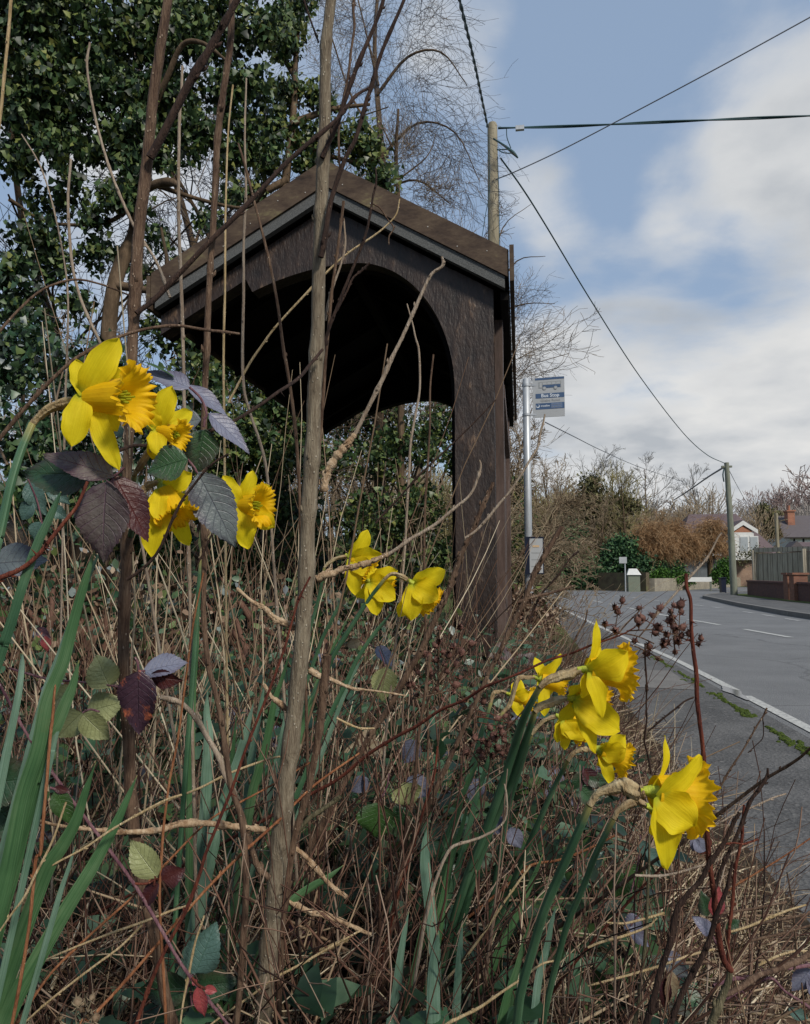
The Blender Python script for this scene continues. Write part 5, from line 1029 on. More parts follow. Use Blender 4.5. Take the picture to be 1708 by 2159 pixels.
S('dark_tendril', 'small curled tendril with a forked end on the right roof slope', 4, [(1000, 235), (1030, 255), (1060, 300), (1085, 335), (1066, 370), (1065, 405)], [4, 3, 3], .81, 'stem_brown', 3)
S('thin_twig', 'short forked black twig inside the arch', 4, [(985, 480), (950, 515), (915, 545), (890, 600), (850, 680)], [5, 5, 4], .9, 'stem_dark', 5)
S('dark_branch', 'dark arching twig in front of the shelter that passes over the lilac leaf', 4, [(790, 840), (740, 900), (700, 950), (655, 985), (600, 1020), (500, 1090), (370, 1160), (200, 1210), (80, 1235), (0, 1240), (-60, 1262)], [7, 8, 8, 7, 8], [.78, .72, .66, .62], 'stem_dark', 12, thorns=4)
S('bramble_cane', 'long red brown cane arching from the left edge over the largest daffodil', 1, [(-120, 820), (0, 670), (150, 490), (300, 330), (450, 200), (600, 120), (750, 60), (900, 25), (1040, 15), (1200, 40), (1300, 50), (1390, 62)], [10, 9, 8, 7, 6], [.6, .62, .66, .75], 'stem_brown', 7)
S('bramble_cane', 'thinner pale cane arching at the left edge above the red brown one', 6, [(-60, 1560), (0, 1480), (100, 1370), (200, 1290), (330, 1250), (450, 1270), (580, 1320)], [7, 6, 5, 4], [.7, .8], 'stem_brown', 5)
S('bramble_cane', 'dark red thorny cane rising from the left edge below the largest daffodil', 1, [(-80, 1510), (0, 1480), (120, 1430), (220, 1350), (300, 1250), (380, 1150), (450, 1060), (510, 920)], [12, 11, 10, 9, 7], [.52, .54], 'stem_red', 2, thorns=6)
S('bramble_cane', 'thin dark cane curving in front of the half hidden daffodil', 1, [(740, 1490), (800, 1450), (880, 1380), (940, 1290), (1000, 1150), (1060, 1030), (1120, 950), (1200, 850), (1260, 800), (1330, 760)], [8, 7, 6, 5], .57, 'stem_dark', 6)
S('thin_twig', 'short knobbly spur beside the lilac green leaf', 1, [(1320, 1090), (1280, 1150), (1240, 1210), (1205, 1290), (1150, 1400)], [5, 4, 4], .72, 'stem_dark', 3)
S('corky_branch', 'corky ridged branch reaching right from the thick sapling over the middle daffodils', 3, [(300, 635), (350, 610), (400, 600), (450, 575), (520, 560), (600, 540), (660, 515), (720, 490)], [15, 15, 14, 13, 11, 10], .88, 'cork', 2, cork=.6)
S('pale_twig', 'smooth pale end of the corky branch curving up over the shelter post', 3, [(715, 492), (780, 450), (850, 400), (930, 355), (1000, 310), (1100, 225), (1170, 170), (1210, 120), (1235, 60), (1258, -20), (1250, -60)], [9, 8, 7, 6, 4], .88, 'stem_pale', 9)
S('corky_branch', 'thick rough dead branch leaning across the foot of the shelter post', 3, [(1330, 70), (1310, 120), (1260, 230), (1220, 330), (1180, 410), (1140, 500), (1100, 610), (1070, 700), (1000, 850), (940, 980), (900, 1070), (850, 1150), (780, 1280), (700, 1420), (640, 1500), (560, 1640)], [8, 11, 12, 14, 14, 15, 15, 14, 14], 1.0, 'stem_brown', 8, True, cork=.35)
S('pale_twig', 'pale thin twig with opposite buds ending in front of the bus stop sign', 2, [(250, 338), (240, 390), (225, 440), (210, 520), (180, 570), (120, 670), (60, 760), (0, 830), (-60, 905), (-130, 980), (-190, 1020)], [4, 5, 5, 6, 6], .95, 'stem_pale', 12)
S('broken_stick', 'thick splintered brown stick in front of the hedge by the bus stop', 2, [(345, 955), (310, 1010), (240, 1130), (205, 1190), (180, 1250), (150, 1330), (130, 1380), (60, 1520), (0, 1650), (-60, 1760), (-120, 1900)], [11, 13, 13, 12, 12, 11, 10], .95, 'stem_brown', 6, True, cork=.2)
S('thin_twig', 'dark twig crossing the splintered stick near the timetable', 2, [(436, 1092), (390, 1130), (340, 1200), (290, 1260), (230, 1330), (190, 1410), (160, 1490)], [4, 4, 4], .96, 'stem_dark', 8)
S('thin_twig', 'brown side shoot reaching right from the splintered stick', 2, [(415, 1280), (340, 1305), (270, 1325), (220, 1335), (150, 1355), (100, 1372)], [5, 6, 7], .95, 'stem_brown', 4)
S('thorny_cane', 'tallest dark red upright cane in front of the pavement with a snapped top', 0, [(1446, 1209), (1448, 1239), (1456, 1267), (1457, 1318), (1462, 1376), (1468, 1420), (1470, 1480), (1482, 1580), (1486, 1661), (1490, 1741), (1496, 1821), (1505, 1880), (1513, 1960), (1525, 2020), (1540, 2045)], [8, 8, 9, 10, 10, 11, 12, 13, 16], [.6, .6, .62], 'stem_red', 9, thorns=7)
S('woody_stem', 'pale brown gnarled base from which the right canes fork', 11, [(960, 1780), (958, 1850), (920, 1950), (880, 2050), (850, 2130), (800, 2260)], [13, 15, 17, 18, 20], .62, 'stem_olive', 4, True)
S('pale_twig', 'pale budded twig rising behind the dry seed heads', 2, [(1222, 990), (1200, 1020), (1180, 1060), (1140, 1130), (1060, 1220), (980, 1310), (900, 1400), (850, 1455)], [4, 4, 5, 6], 1.0, 'stem_pale', 10)
S('woody_stem', 'long brown cane rising from the lower middle to the right edge', 11, [(1640, 180), (1508, 290), (1400, 380), (1200, 500), (1000, 650), (800, 800), (600, 960), (470, 1040), (200, 1230), (0, 1370), (-200, 1500), (-420, 1680), (-700, 1940)], [6, 7, 8, 8, 9, 9], [.62, .75, 1.0], 'stem_brown', 16, True)
S('woody_stem', 'dark cane running parallel below the long brown one', 11, [(560, 1030), (450, 1150), (350, 1250), (250, 1360), (120, 1500), (0, 1640), (-150, 1820), (-260, 1980)], [5, 6, 6, 7], [.75, .85], 'stem_red', 8, True)
S('thin_twig', 'thin red brown twig with a drooping tip near the mossy joint', 11, [(1215, 15), (1190, 70), (1150, 130), (1100, 220), (1040, 320), (960, 440), (900, 550), (860, 620), (830, 680)], [4, 4, 5], .7, 'stem_brown', 9)
S('thin_twig', 'hair thin hooked twig hanging by the mossy joint', 11, [(1185, 80), (1192, 160), (1185, 220), (1150, 260), (1085, 320)], [2.5, 2], .7, 'stem_dark', 2)
S('dark_fork', 'short black forked shoot crossing the red cane', 11, [(1030, 725), (990, 790), (940, 900), (890, 980), (830, 1060), (770, 1180), (700, 1255), (640, 1330), (600, 1400), (560, 1600), (500, 1780), (480, 1850), (430, 2060), (390, 2200)], [8, 10, 11, 12, 13, 15, 16], .6, 'stem_dark', 9, True)
S('dark_fork', 'black budded shoot right of the red cane', 11, [(1220, 425), (1215, 480), (1160, 570), (1100, 650), (1060, 760), (1010, 880), (960, 990), (930, 1050), (890, 1150), (860, 1260)], [5, 9, 8, 8, 8], .64, 'stem_dark', 9)
S('dark_fork', 'thick black shoot leaning from the base of the red cane down to the left', 11, [(980, 1060), (965, 1130), (940, 1250), (880, 1400), (820, 1600), (760, 1730), (700, 1830), (640, 1950), (580, 2100), (540, 2220)], [6, 10, 12, 14, 15], .6, 'stem_dark', 9, True)
S('thorny_cane', 'shorter red cane right of the tallest one', 11, [(1060, 675), (1050, 780), (1045, 900), (1020, 1010), (1000, 1100), (990, 1220), (980, 1350), (960, 1500), (950, 1620), (960, 1750)], [6, 7, 8, 8], .66, 'stem_red', 9)
S('thin_twig', 'dark horizontal spur with a budded end', 11, [(1155, 905), (1100, 925), (1050, 938), (990, 930), (930, 938)], [5, 4, 4], .63, 'stem_red', 3)
S('woody_stem', 'thick brown cane leaving the lower right edge', 11, [(1700, 1590), (1508, 1680), (1430, 1730), (1350, 1760), (1250, 1800), (1150, 1830), (1050, 1900), (960, 1950), (920, 1955)], [14, 13, 12, 12], [.7, .62], 'stem_brown', 9)
S('bramble_cane', 'purple cane lying just under the thick brown one at the lower right', 11, [(1700, 1740), (1508, 1760), (1400, 1775), (1300, 1790), (1150, 1835), (1000, 1850), (850, 1900)], [9, 8, 8], [.8, .72], 'stem_purple', 4, thorns=6)
S('bramble_cane', 'second purple cane crossing the lower right clump', 11, [(940, 1990), (1040, 1925), (1150, 1870), (1250, 1850), (1330, 1930), (1420, 1990), (1508, 2050)], [5, 6, 7], .68, 'stem_purple', 4, thorns=5)
S('thin_twig', 'thin rust coloured twig crossing the bare pavement at the right edge', 11, [(1640, 820), (1508, 900), (1400, 975), (1300, 1040), (1200, 1100), (1100, 1160), (1000, 1220), (850, 1330)], [3, 4, 4], .85, 'stem_rust', 6)
S('thin_twig', 'thin upright brown twig standing alone before the pavement', 11, [(1350, 1130), (1365, 1210), (1380, 1300), (1395, 1400), (1400, 1500), (1415, 1680), (1400, 1790)], [3, 4, 5], .75, 'stem_brown', 8)
S('pale_twig', 'pale twig pointing right above the black budded shoot', 11, [(1345, 597), (1270, 620), (1200, 650), (1100, 695), (1000, 735), (900, 790), (800, 850), (720, 900)], [4, 4, 5], .68, 'stem_pale', 6)
S('pale_twig', 'pale twig crossing behind the red cane at mid height', 11, [(1130, 925), (1050, 965), (960, 1010), (850, 1060), (720, 1100), (600, 1135), (480, 1155), (320, 1150)], [3, 5, 6], .7, 'stem_pale', 8)
for k, (pts, lab) in enumerate([([(1350, 1330), (1250, 1350), (1130, 1375), (1000, 1395), (900, 1410)], 'dark twig pointing right with a blunt bud above the straws'), ([(1508, 1490), (1400, 1520), (1300, 1550), (1180, 1575), (1080, 1600)], 'brown horizontal twig reaching the right edge, the lower of two'),
                               ([(1508, 1410), (1400, 1432), (1300, 1450), (1180, 1475), (1060, 1510)], 'brown horizontal twig reaching the right edge, the upper of two'), ([(1140, 1620), (1190, 1690), (1240, 1760), (1290, 1830)], 'short dark twig slanting in the lower right tangle')]):
    S('thin_twig', lab, 11, pts, [5, 6], .72, 'stem_brown', 5)
S('woody_stem', 'smooth olive upright stem below the lowest right daffodil', 11, [(425, 700), (418, 850), (415, 1050), (408, 1250), (400, 1400), (392, 1550), (380, 1700), (365, 1850), (340, 2050), (310, 2200)], [4, 6, 8, 9, 10], .75, 'stem_olive', 4, True)
S('thorny_twig', 'small black thorny twig left of the tallest red cane', 5, [(1097, 574), (1050, 595), (1000, 635), (930, 690), (890, 725), (855, 755)], [4, 4, 4], .75, 'stem_dark', 4, thorns=5)
S('thin_twig', 'knotted dark upright twig left of the lowest right daffodil', 5, [(842, 290), (842, 380), (850, 500), (848, 620), (850, 700), (838, 800), (855, 870), (875, 980)], [4, 4, 5], .78, 'stem_dark', 10)
S('red_cane', 'long red cane slanting across the middle of the clump to the seed heads', 5, [(790, 205), (730, 240), (650, 270), (560, 300), (450, 345), (330, 380), (200, 440), (90, 485), (0, 520), (-110, 590), (-230, 640), (-350, 720), (-480, 790), (-620, 880), (-780, 1010), (-1000, 1130)], [3, 5, 6, 7, 8, 8], [.75, .8, .95], 'stem_red', 12, True)
S('red_cane', 'dark twig rising through the yellow flowers at the right', 5, [(540, 115), (525, 180), (490, 240), (450, 320), (420, 400)], [3, 4, 4], .7, 'stem_brown', 5)
S('red_cane', 'dark red cane leaning right across the lower left foliage', 7, [(1640, -60), (1580, 60), (1540, 190), (1500, 330), (1450, 470), (1400, 600), (1300, 850), (1230, 1050), (1150, 1250), (1090, 1397), (1050, 1530), (980, 1710), (880, 1900), (800, 2080), (720, 2310)], [5, 6, 7, 8, 9, 9], .66, 'stem_red', 7, True, thorns=8)
S('red_cane', 'thin rusty upright cane between the two thick sapling stems', 7, [(1075, -80), (1060, 0), (1020, 200), (980, 500), (940, 800), (900, 1000), (875, 1180), (862, 1300), (850, 1500), (845, 1700)], [4, 5, 6, 7], .7, 'stem_rust', 7, True)
S('red_cane', 'long rust coloured cane rising from the bottom edge to the right, the upper of two', 10, [(1900, -60), (1700, 80), (1600, 165), (1500, 270), (1380, 380), (1270, 480), (1100, 650), (850, 930), (640, 1170), (480, 1340), (400, 1430)], [5, 6, 7, 8], [.85, .66], 'stem_rust', 9, True)
S('red_cane', 'long rust coloured cane rising from the bottom edge to the right, the lower of two', 10, [(1640, -10), (1400, 130), (1250, 210), (1100, 300), (900, 500), (700, 700), (500, 880), (300, 1070), (200, 1200), (100, 1360), (40, 1460)], [4, 5, 6, 7], [.85, .62], 'stem_rust', 8, True)
S('red_cane', 'straight dark rust upright cane near the left edge', 7, [(300, 480), (290, 540), (280, 680), (265, 800), (250, 1000), (232, 1200), (215, 1397), (190, 1440), (160, 1750), (130, 1950), (95, 2150), (60, 2330)], [5, 7, 8, 8, 8], .56, 'stem_rust', 6, True)
S('bramble_cane', 'purple thorny cane slanting down across the lower left to the pink leaf', 7, [(-60, 420), (0, 510), (100, 700), (200, 860), (330, 1050), (440, 1200), (590, 1400), (720, 1580), (850, 1800), (960, 1990), (1080, 2150), (1200, 2303), (1260, 2400)], [6, 7, 8, 8, 7], .62, 'stem_purple', 5, True, thorns=10)
S('corky_branch', 'flaky horizontal corky branch lying across the lower left', 10, [(120, 270), (180, 290), (290, 318), (400, 335), (560, 350), (700, 358), (850, 345), (950, 315), (1100, 312), (1250, 330), (1400, 345)], [4, 6, 8, 13, 15, 16, 14], [.62, .8], 'cork', 3, cork=.45)
S('corky_branch', 'corky branch stub joining the thick sapling at flower height', 3, [(0, 795), (40, 840), (90, 870), (140, 890), (185, 905), (215, 935)], [10, 12, 12, 8], .82, 'cork', 1, cork=.5)
S('corky_branch', 'corky branch stub joining the thick sapling halfway down', 7, [(1250, 0), (1330, 70), (1400, 110), (1440, 160), (1500, 190), (1580, 225)], [7, 10, 13, 9], .82, 'cork', 1, cork=.4)
S('corky_branch', 'corky branch stub rising into the thick sapling above its fork', 7, [(1395, 510), (1430, 570), (1480, 610), (1540, 660)], [8, 12, 12], .81, 'cork', 1, cork=.5)
S('corky_branch', 'corky zigzag branch at the bottom right of the thick sapling', 10, [(1560, 440), (1620, 490), (1680, 560), (1750, 640), (1830, 700)], [9, 12, 10], .85, 'cork', 1, cork=.5)
S('corky_branch', 'corky stick hanging from the thick sapling near the bottom edge', 10, [(1480, 700), (1560, 740), (1640, 780), (1720, 800), (1850, 850), (1960, 900)], [10, 13, 12, 8], .85, 'cork', 1, cork=.5)
S('corky_branch', 'flaky corky twig right of the thick sapling at knee height', 3, [(260, 1160), (310, 1190), (370, 1210), (430, 1235), (500, 1265), (580, 1275), (700, 1290), (820, 1310)], [13, 13, 9, 5, 4], .9, 'cork', 1, cork=.5)
S('sapling_branch', 'brown fork joining the thick sapling from the left near the bottom', 10, [(1140, -60), (1170, 0), (1215, 110), (1250, 200), (1290, 320), (1330, 450), (1370, 550), (1425, 600)], [12, 13, 14, 14], .79, 'stem_brown', 5)
S('bramble_cane', 'pale arching cane left of the brown fork', 7, [(850, 578), (900, 590), (960, 610), (1040, 690), (1090, 780), (1150, 880), (1190, 990), (1235, 1080), (1250, 1150)], [12, 12, 13, 13], .78, 'stem_pale', 3)
S('sapling_branch', 'dark ridged stem twisted against the right side of the thick sapling', 0, [(690, 1380), (686, 1420), (678, 1500), (670, 1560), (655, 1640), (640, 1700), (620, 1770), (608, 1850), (595, 1950), (590, 2050), (586, 2180)], [20, 20, 17, 16, 16, 14], .82, 'stem_brown', 6, True, cork=.15)
S('woody_stem', 'olive stem left of the thick sapling at the bottom edge', 10, [(1255, 470), (1290, 600), (1300, 700), (1300, 850), (1290, 1000), (1270, 1150), (1245, 1400)], [8, 10, 11], .76, 'stem_olive', 5, True)
S('sapling_branch', 'curved olive branch leaving the thick sapling base to the right', 10, [(1800, 170), (1708, 235), (1640, 280), (1600, 325), (1560, 365), (1500, 410)], [10, 11, 13], .84, 'stem_olive', 3)
S('woody_stem', 'ridged brown upright stem in the middle of the lower thicket', 9, [(720, -420), (690, -200), (660, 0), (640, 230), (620, 380), (600, 480), (580, 650), (560, 800), (510, 1000), (480, 1180), (470, 1300), (450, 1528), (440, 1640)], [7, 8, 10, 12, 14, 15, 16], .95, 'stem_brown', 12, True)
S('woody_stem', 'red brown upright stem right beside the ridged one', 9, [(760, 60), (740, 220), (690, 380), (640, 560), (590, 720), (540, 880), (500, 1060), (440, 1250), (390, 1400), (350, 1560)], [5, 6, 7, 7], .93, 'stem_red', 9, True)
S('pale_twig', 'curved tan twig bending over the pale upright daffodil leaves', 9, [(1113, 258), (1125, 330), (1122, 430), (1080, 490), (1000, 535), (930, 560), (860, 580), (820, 610), (780, 690), (740, 800), (715, 900), (690, 1000), (665, 1150), (640, 1300), (620, 1528)], [4, 6, 7, 8, 9], .78, 'stem_pale', 5, True)
S('dark_log', 'fallen purplish log lying in the bottom middle', 9, [(-60, 1000), (20, 1050), (150, 1150), (250, 1230), (330, 1300), (400, 1380)], [18, 20, 20, 18], 1.05, 'stem_purple', 3)
S('woody_stem', 'tan cane slanting from the right flowers down through the lower middle', 9, [(1708, 525), (1560, 600), (1400, 660), (1250, 690), (1120, 800), (1000, 900), (850, 1020), (700, 1140), (560, 1260)], [5, 6, 7], [.95, 1.05], 'stem_rust', 8, True)
S('straw_stalk', 'pale straw stalk crossing in front of the right daffodil stems', 9, [(1250, 690), (1170, 800), (1100, 900), (1020, 1020), (950, 1120), (870, 1220), (800, 1300), (700, 1440), (620, 1560)], [5, 6, 6], .8, 'straw', 3, True)
S('straw_stalk', 'dead pale seed stalk curving at the bottom middle', 9, [(1400, 1190), (1310, 1210), (1200, 1290), (1080, 1370), (980, 1440), (860, 1500), (760, 1560)], [4, 6, 8], .7, 'straw', 4, True)
for k, (cr, pts, lab, d_) in enumerate([
    (10, [(160, 605), (300, 520), (450, 440), (560, 365), (650, 310), (850, 200), (960, 160)], 'pale straw slanting over the lower left daffodil leaves', .6), (10, [(200, 1050), (350, 985), (500, 925), (620, 880), (750, 835), (900, 775), (1010, 740)], 'pale straw low over the lower left leaves', .7),
    (10, [(0, 880), (70, 780), (130, 700), (200, 560), (280, 400), (350, 200)], 'pale straw at the lower left corner', .55), (10, [(120, 1373), (260, 1250), (400, 1140), (520, 1050), (640, 960), (750, 850)], 'pale straw rising from the bottom left edge', .65),
    (10, [(1080, 1400), (1200, 1310), (1330, 1220), (1450, 1130), (1600, 1050), (1720, 980), (1900, 880)], 'pale straw rising to the right across the thick sapling base', .76), (10, [(950, 1400), (970, 1250), (1000, 1100), (1030, 950), (1080, 800)], 'thin upright straw at the bottom centre left', .7),
    (7, [(400, 1390), (600, 1270), (850, 1140), (1050, 1060), (1200, 985), (1400, 910), (1480, 890)], 'long straw crossing behind the dark red cane', .85), (9, [(0, 1180), (100, 1150), (200, 1110), (300, 1065)], 'bundle of bleached straw by the fallen log', .9), (9, [(0, 1215), (110, 1170), (190, 1130), (290, 1080)], 'second bleached straw by the fallen log', .92),
    (3, [(640, 1500), (560, 1500), (500, 1480), (420, 1440)], 'short bleached straw at the foot of the dark twisted stem', .85), (11, [(470, 1440), (400, 1500), (250, 1560), (100, 1600), (0, 1640)], 'pale grass stalk in the lower right tangle', .7),
    (11, [(1480, 1350), (1350, 1390), (1200, 1450), (1080, 1500), (940, 1540)], 'bleached grass stalk reaching over the pavement', .7), (11, [(0, 1900), (150, 1860), (300, 1820), (500, 1760), (700, 1690), (860, 1650)], 'long brown grass stalk low in the lower right', .72),
    (11, [(130, 1470), (250, 1475), (400, 1440), (520, 1405)], 'arched grass stalk near the lilac leaf pair', .75), (11, [(1508, 1665), (1400, 1665), (1280, 1700), (1160, 1760)], 'pale stalk at the lower right edge', .75)]):
    S('straw_stalk', lab, cr, pts, [4, 6, 5], d_, 'straw', 2)

# ---- strap leaves & daffodils
def strap(parent, name, pts, w, depth, mat, twist=0.0, ground=True, thick=True, face=(0.25, .1, 1)):
    """long flat leaf: pts tip->base in d-px"""
    K = len(pts); ds = np.interp(np.linspace(0, 1, K), np.linspace(0, 1, len(depth)), depth) if np.ndim(depth) else np.full(K, float(depth))
    ws = np.interp(np.linspace(0, 1, K), np.linspace(0, 1, len(w)), w)
    P = [D(x, y, d) for (x, y), d in zip(pts, ds)]; r = [wi / 2 / FPX * d for wi, d in zip(ws, ds)]
    if ground: P, r = to_ground(P, r)
    P, r = spline(np.array(P), np.array(r), 6); n = len(P); T = unit(np.gradient(P, axis=0)); s = np.linspace(0, 1, n)
    f = cv(*face); V = []; UVs = []; cols = 7
    for i in range(n):
        a = twist * (1 - s[i]); X = unit(np.cross(T[i], f)); N = np.cross(X, T[i]); X2 = X * math.cos(a) + N * math.sin(a); N2 = np.cross(X2, T[i])
        tip = min(1, (s[i] * n / 5.0 + .05)) ** .6
        for j in range(cols):
            u = j / (cols - 1) * 2 - 1; V.append(P[i] + X2 * u * r[i] * tip + N2 * r[i] * (.28 * (1 - u * u) + (-.06 if abs(u) > .9 else 0))); UVs.append(((u + 1) / 2, s[i] * 3))
    F = [(i * cols + j, i * cols + j + 1, (i + 1) * cols + j + 1, (i + 1) * cols + j) for i in range(n - 1) for j in range(cols - 1)]
    return MB().add(V, F, UVs).build(name, MAT[mat], parent)
def petal(parent, ctr, tip, width, axis, mat='petal', bulge=.12, cup=.22, seed=0, flat=.5, wave=.10, pointed=.85, back=.0):
    rg = np.random.default_rng(seed); L = np.linalg.norm(tip - ctr); d = (tip - ctr) / L
    n0 = unit(axis * (1 - flat) + BK * flat); n0 = unit(n0 - d * np.dot(n0, d)); X = np.cross(d, n0)
    nl, nw = 18, 10; V = []; UVs = []; ph = rg.uniform(0, 6, 4)
    for i in range(nl + 1):
        t = i / nl; mid = ctr + d * L * t + n0 * L * bulge * math.sin(PI * t) * (1 if back == 0 else back)
        wt = (math.sin(PI * min(t * .82 + .11, 1.0) ** 1.0) ** .75) * (1 - max(0, (t - .78) / .22) ** 3.0 * pointed) if t < 1 else .035
        wt = max(wt, .03); tw = .25 * math.sin(ph[0]) * t
        Xt = X * math.cos(tw) + n0 * math.sin(tw); Nt = np.cross(d, Xt) * -1
        for j in range(nw + 1):
            u = j / nw * 2 - 1; z = cup * (u * u - .3) * wt * width * .5 + wave * width * math.sin(t * 9 + ph[1] + u * 2) * abs(u) ** 2 - .02 * width * math.exp(-(u / .12) ** 2)
            ww = wt * (1 + .05 * math.sin(t * 17 + ph[2] * (1 if u > 0 else 2)))
            V.append(mid + Xt * u * width / 2 * ww + Nt * z); UVs.append(((u + 1) / 2, t))
    W_ = nw + 1; F = [(i * W_ + j, i * W_ + j + 1, (i + 1) * W_ + j + 1, (i + 1) * W_ + j) for i in range(nl) for j in range(nw)]
    return MB().add(V, F, UVs).build('petal', MAT[mat], parent)
def trumpet(parent, ctr, axis, L, r0, r1, seed=0):
    rg = np.random.default_rng(seed); A = unit(np.cross(axis, [0.1, .2, 1.])); B = np.cross(axis, A); nt_, nr = 144, 30; V = []; UVs = []
    ph = rg.uniform(0, 6, 6)
    th = np.arange(nt_) / nt_ * 2 * PI
    lob = .5 * np.sin(9 * th + ph[0]) + .30 * np.sin(17 * th + ph[1]) + .22 * np.sin(29 * th + ph[2]) + .12 * np.sin(43 * th + ph[1]) + .3 * np.sin(5 * th + ph[3])
    lob2 = .35 * np.sin(7 * th + ph[4]) + .28 * np.sin(19 * th + ph[5])
    for i in range(nr + 1):
        t = i / nr; e = max(0, (t - .62) / .38)
        rad = r0 + (r1 * .72 - r0) * t ** 1.1 + r1 * .34 * e ** 1.6
        rr = rad * (1 + .012 * np.sin(6 * th + ph[0]) * (1 - e)) + r1 * .12 * lob * e ** 1.8 + r1 * .05 * e ** 2 * np.sin(37 * th + 9 * t)
        z = L * t - L * .16 * e ** 3 + L * .12 * lob2 * e ** 1.6 + L * .05 * e ** 2 * np.sin(26 * th + ph[2])
        V.append(ctr + axis[None] * z[:, None] + (A[None] * np.cos(th)[:, None] + B[None] * np.sin(th)[:, None]) * rr[:, None]); UVs.append(np.stack([th / PI * 3 % 1.0 * 0 + th / (2 * PI) * 2.2, np.full(nt_, .2 + t)], 1))
    V = np.vstack(V); F = [(i * nt_ + j, i * nt_ + (j + 1) % nt_, (i + 1) * nt_ + (j + 1) % nt_, (i + 1) * nt_ + j) for i in range(nr) for j in range(nt_)]
    o = MB().add(V, F, np.vstack(UVs)).build('trumpet', MAT['trumpet'], parent)
    m = MB()
    for k in range(6):
        a = k / 6 * 2 * PI; q = (A * math.cos(a) + B * math.sin(a)); m.tube([ctr, ctr + axis * L * .3 + q * r0 * .4, ctr + axis * L * .55 + q * r0 * .35, ctr + axis * L * .68 + q * r0 * .4], [.0007, .0007, .0013, .0009], 5)
    m.tube([ctr, ctr + axis * L * .8], .0009, 5, smooth=1); m.build('stamens', MAT['petal'], o)
    return o
def daffodil(label, stempts, sw, neck, nw, center, depth, axis, petals, tl, tr, sd=None, flat=.5, seed=0, group=None, hideflower=False, stemdepth=None):
    C0 = D(*center, depth); ax = cv(*axis); px = depth / FPX
    sdp = stemdepth if stemdepth else [depth, depth * 1.02]
    K = len(stempts); ds = np.interp(np.linspace(0, 1, K), np.linspace(0, 1, len(sdp)), sdp)
    P = [D(x, y, d) for (x, y), d in zip(stempts, ds)]; r = [sw[min(i, len(sw) - 1)] / 2 / FPX * d for i, d in enumerate(ds)]
    P, r = to_ground(P, r); base = P[-1]
    root = empty('daffodil', base, label, 'daffodil', group)
    m = MB(); Pa, ra = spline(np.array(P), np.array(r), 5); m.tube(Pa, ra, 14, smooth=1)
    # flattened, two edged stem
    so_ = m.build('stem', MAT['daff_stem'], root)
    nk = [P[0]] + [D(x, y, depth) for x, y in neck] + [C0 - ax * .006]
    rn = [r[0] * .95] + [n_ / 2 * px for n_ in nw] + [nw[-1] / 2 * px * .75]
    Pa, ra = spline(np.array(nk), np.array(rn), 9); s = np.linspace(0, 1, len(Pa))
    V, F, uv = tubes(Pa[None], ra[None], 22); V = V.reshape(len(Pa), 22, 3); rg = np.random.default_rng(seed + 5)
    th = np.arange(22) / 22 * 2 * PI
    dsp = (.22 * np.sin(2 * th[None] + s[:, None] * 5 + seed) + .15 * np.sin(5 * th[None] + s[:, None] * 8 * np.sin(seed)) + .10 * np.sin(9 * th[None] - s[:, None] * 6) + .08 * np.sin(s[:, None] * 23 + th[None] + seed) + rg.normal(0, .05, (len(Pa), 22))) * sstep(s * 4)[:, None]
    V = Pa[:, None] + (V - Pa[:, None]) * (1 + dsp)[..., None]
    MB().add(V.reshape(-1, 3), F, uv).build('spathe', MAT['spathe'], root)
    MB().tube([C0 - ax * .010, C0 - ax * .006, C0 - ax * .002, C0 + ax * .004], [.002, .003, .0042, .0062], 12).build('flower_base', MAT['ovary'], root)
    for i, p in enumerate(petals):
        tx, ty, dz, wd = p[:4]
        tip = D(tx, ty, depth) + BK * dz
        petal(root, C0 + ax * .001 + BK * (tr * .36 * px * (.85 if dz > .007 else 0)), tip, wd * px, ax, seed=seed * 10 + i, flat=p[4] if len(p) > 4 else flat, bulge=p[5] if len(p) > 5 else .1)
    if tl: trumpet(root, C0 + ax * .002, ax, tl * px, tr * .36 * px, tr * .80 * px, seed)
    return root
daffodil('largest daffodil at the upper left facing right above purple bramble leaves', [(69, 893), (44, 953), (22, 1026), (0, 1127), (-25, 1230)], [15, 17, 18, 19], [(85, 876), (110, 858), (140, 848), (160, 846)], [14, 17, 18, 15], (186, 838), .55, (1, -.02, .22),
         [(262, 719, .010, 62, .75), (170, 762, .008, 40, .6), (172, 945, .016, 56, .85), (258, 992, .006, 46, .8), (255, 830, -.03, 60, .3), (290, 770, -.02, 60, .6), (235, 905, -.012, 50, .6)][:7], 130, 82, seed=1, stemdepth=[.55, .52])
daffodil('daffodil mostly hidden by the grey green leaf, right of the largest one', [(284, 1000), (272, 1080), (268, 1180)], [11, 12], [(300, 975), (315, 950), (322, 935)], [12, 13, 11], (333, 905), .60, (.95, -.28, .25),
         [(372, 817, .01, 48, .8), (325, 855, .012, 34, .8), (345, 962, .012, 40, .8), (322, 968, 0, 36, .7), (390, 860, -.02, 40, .5)], 62, 42, seed=2, stemdepth=[.62, .8])
daffodil('downward facing daffodil below the purple leaves at the left', [(300, 1060), (275, 1130), (268, 1240)], [11, 12], [(300, 1040), (310, 1025), (325, 1018)], [12, 15, 13], (345, 1030), .60, (.50, -.82, .35),
         [(330, 1172, .012, 56, .8), (404, 996, .0, 46, .8), (300, 1145, -.005, 40, .7), (385, 1152, -.02, 42, .6), (352, 1100, .02, 38, .9), (420, 1090, -.02, 44, .6)], 84, 52, seed=3, stemdepth=[.62, .82])
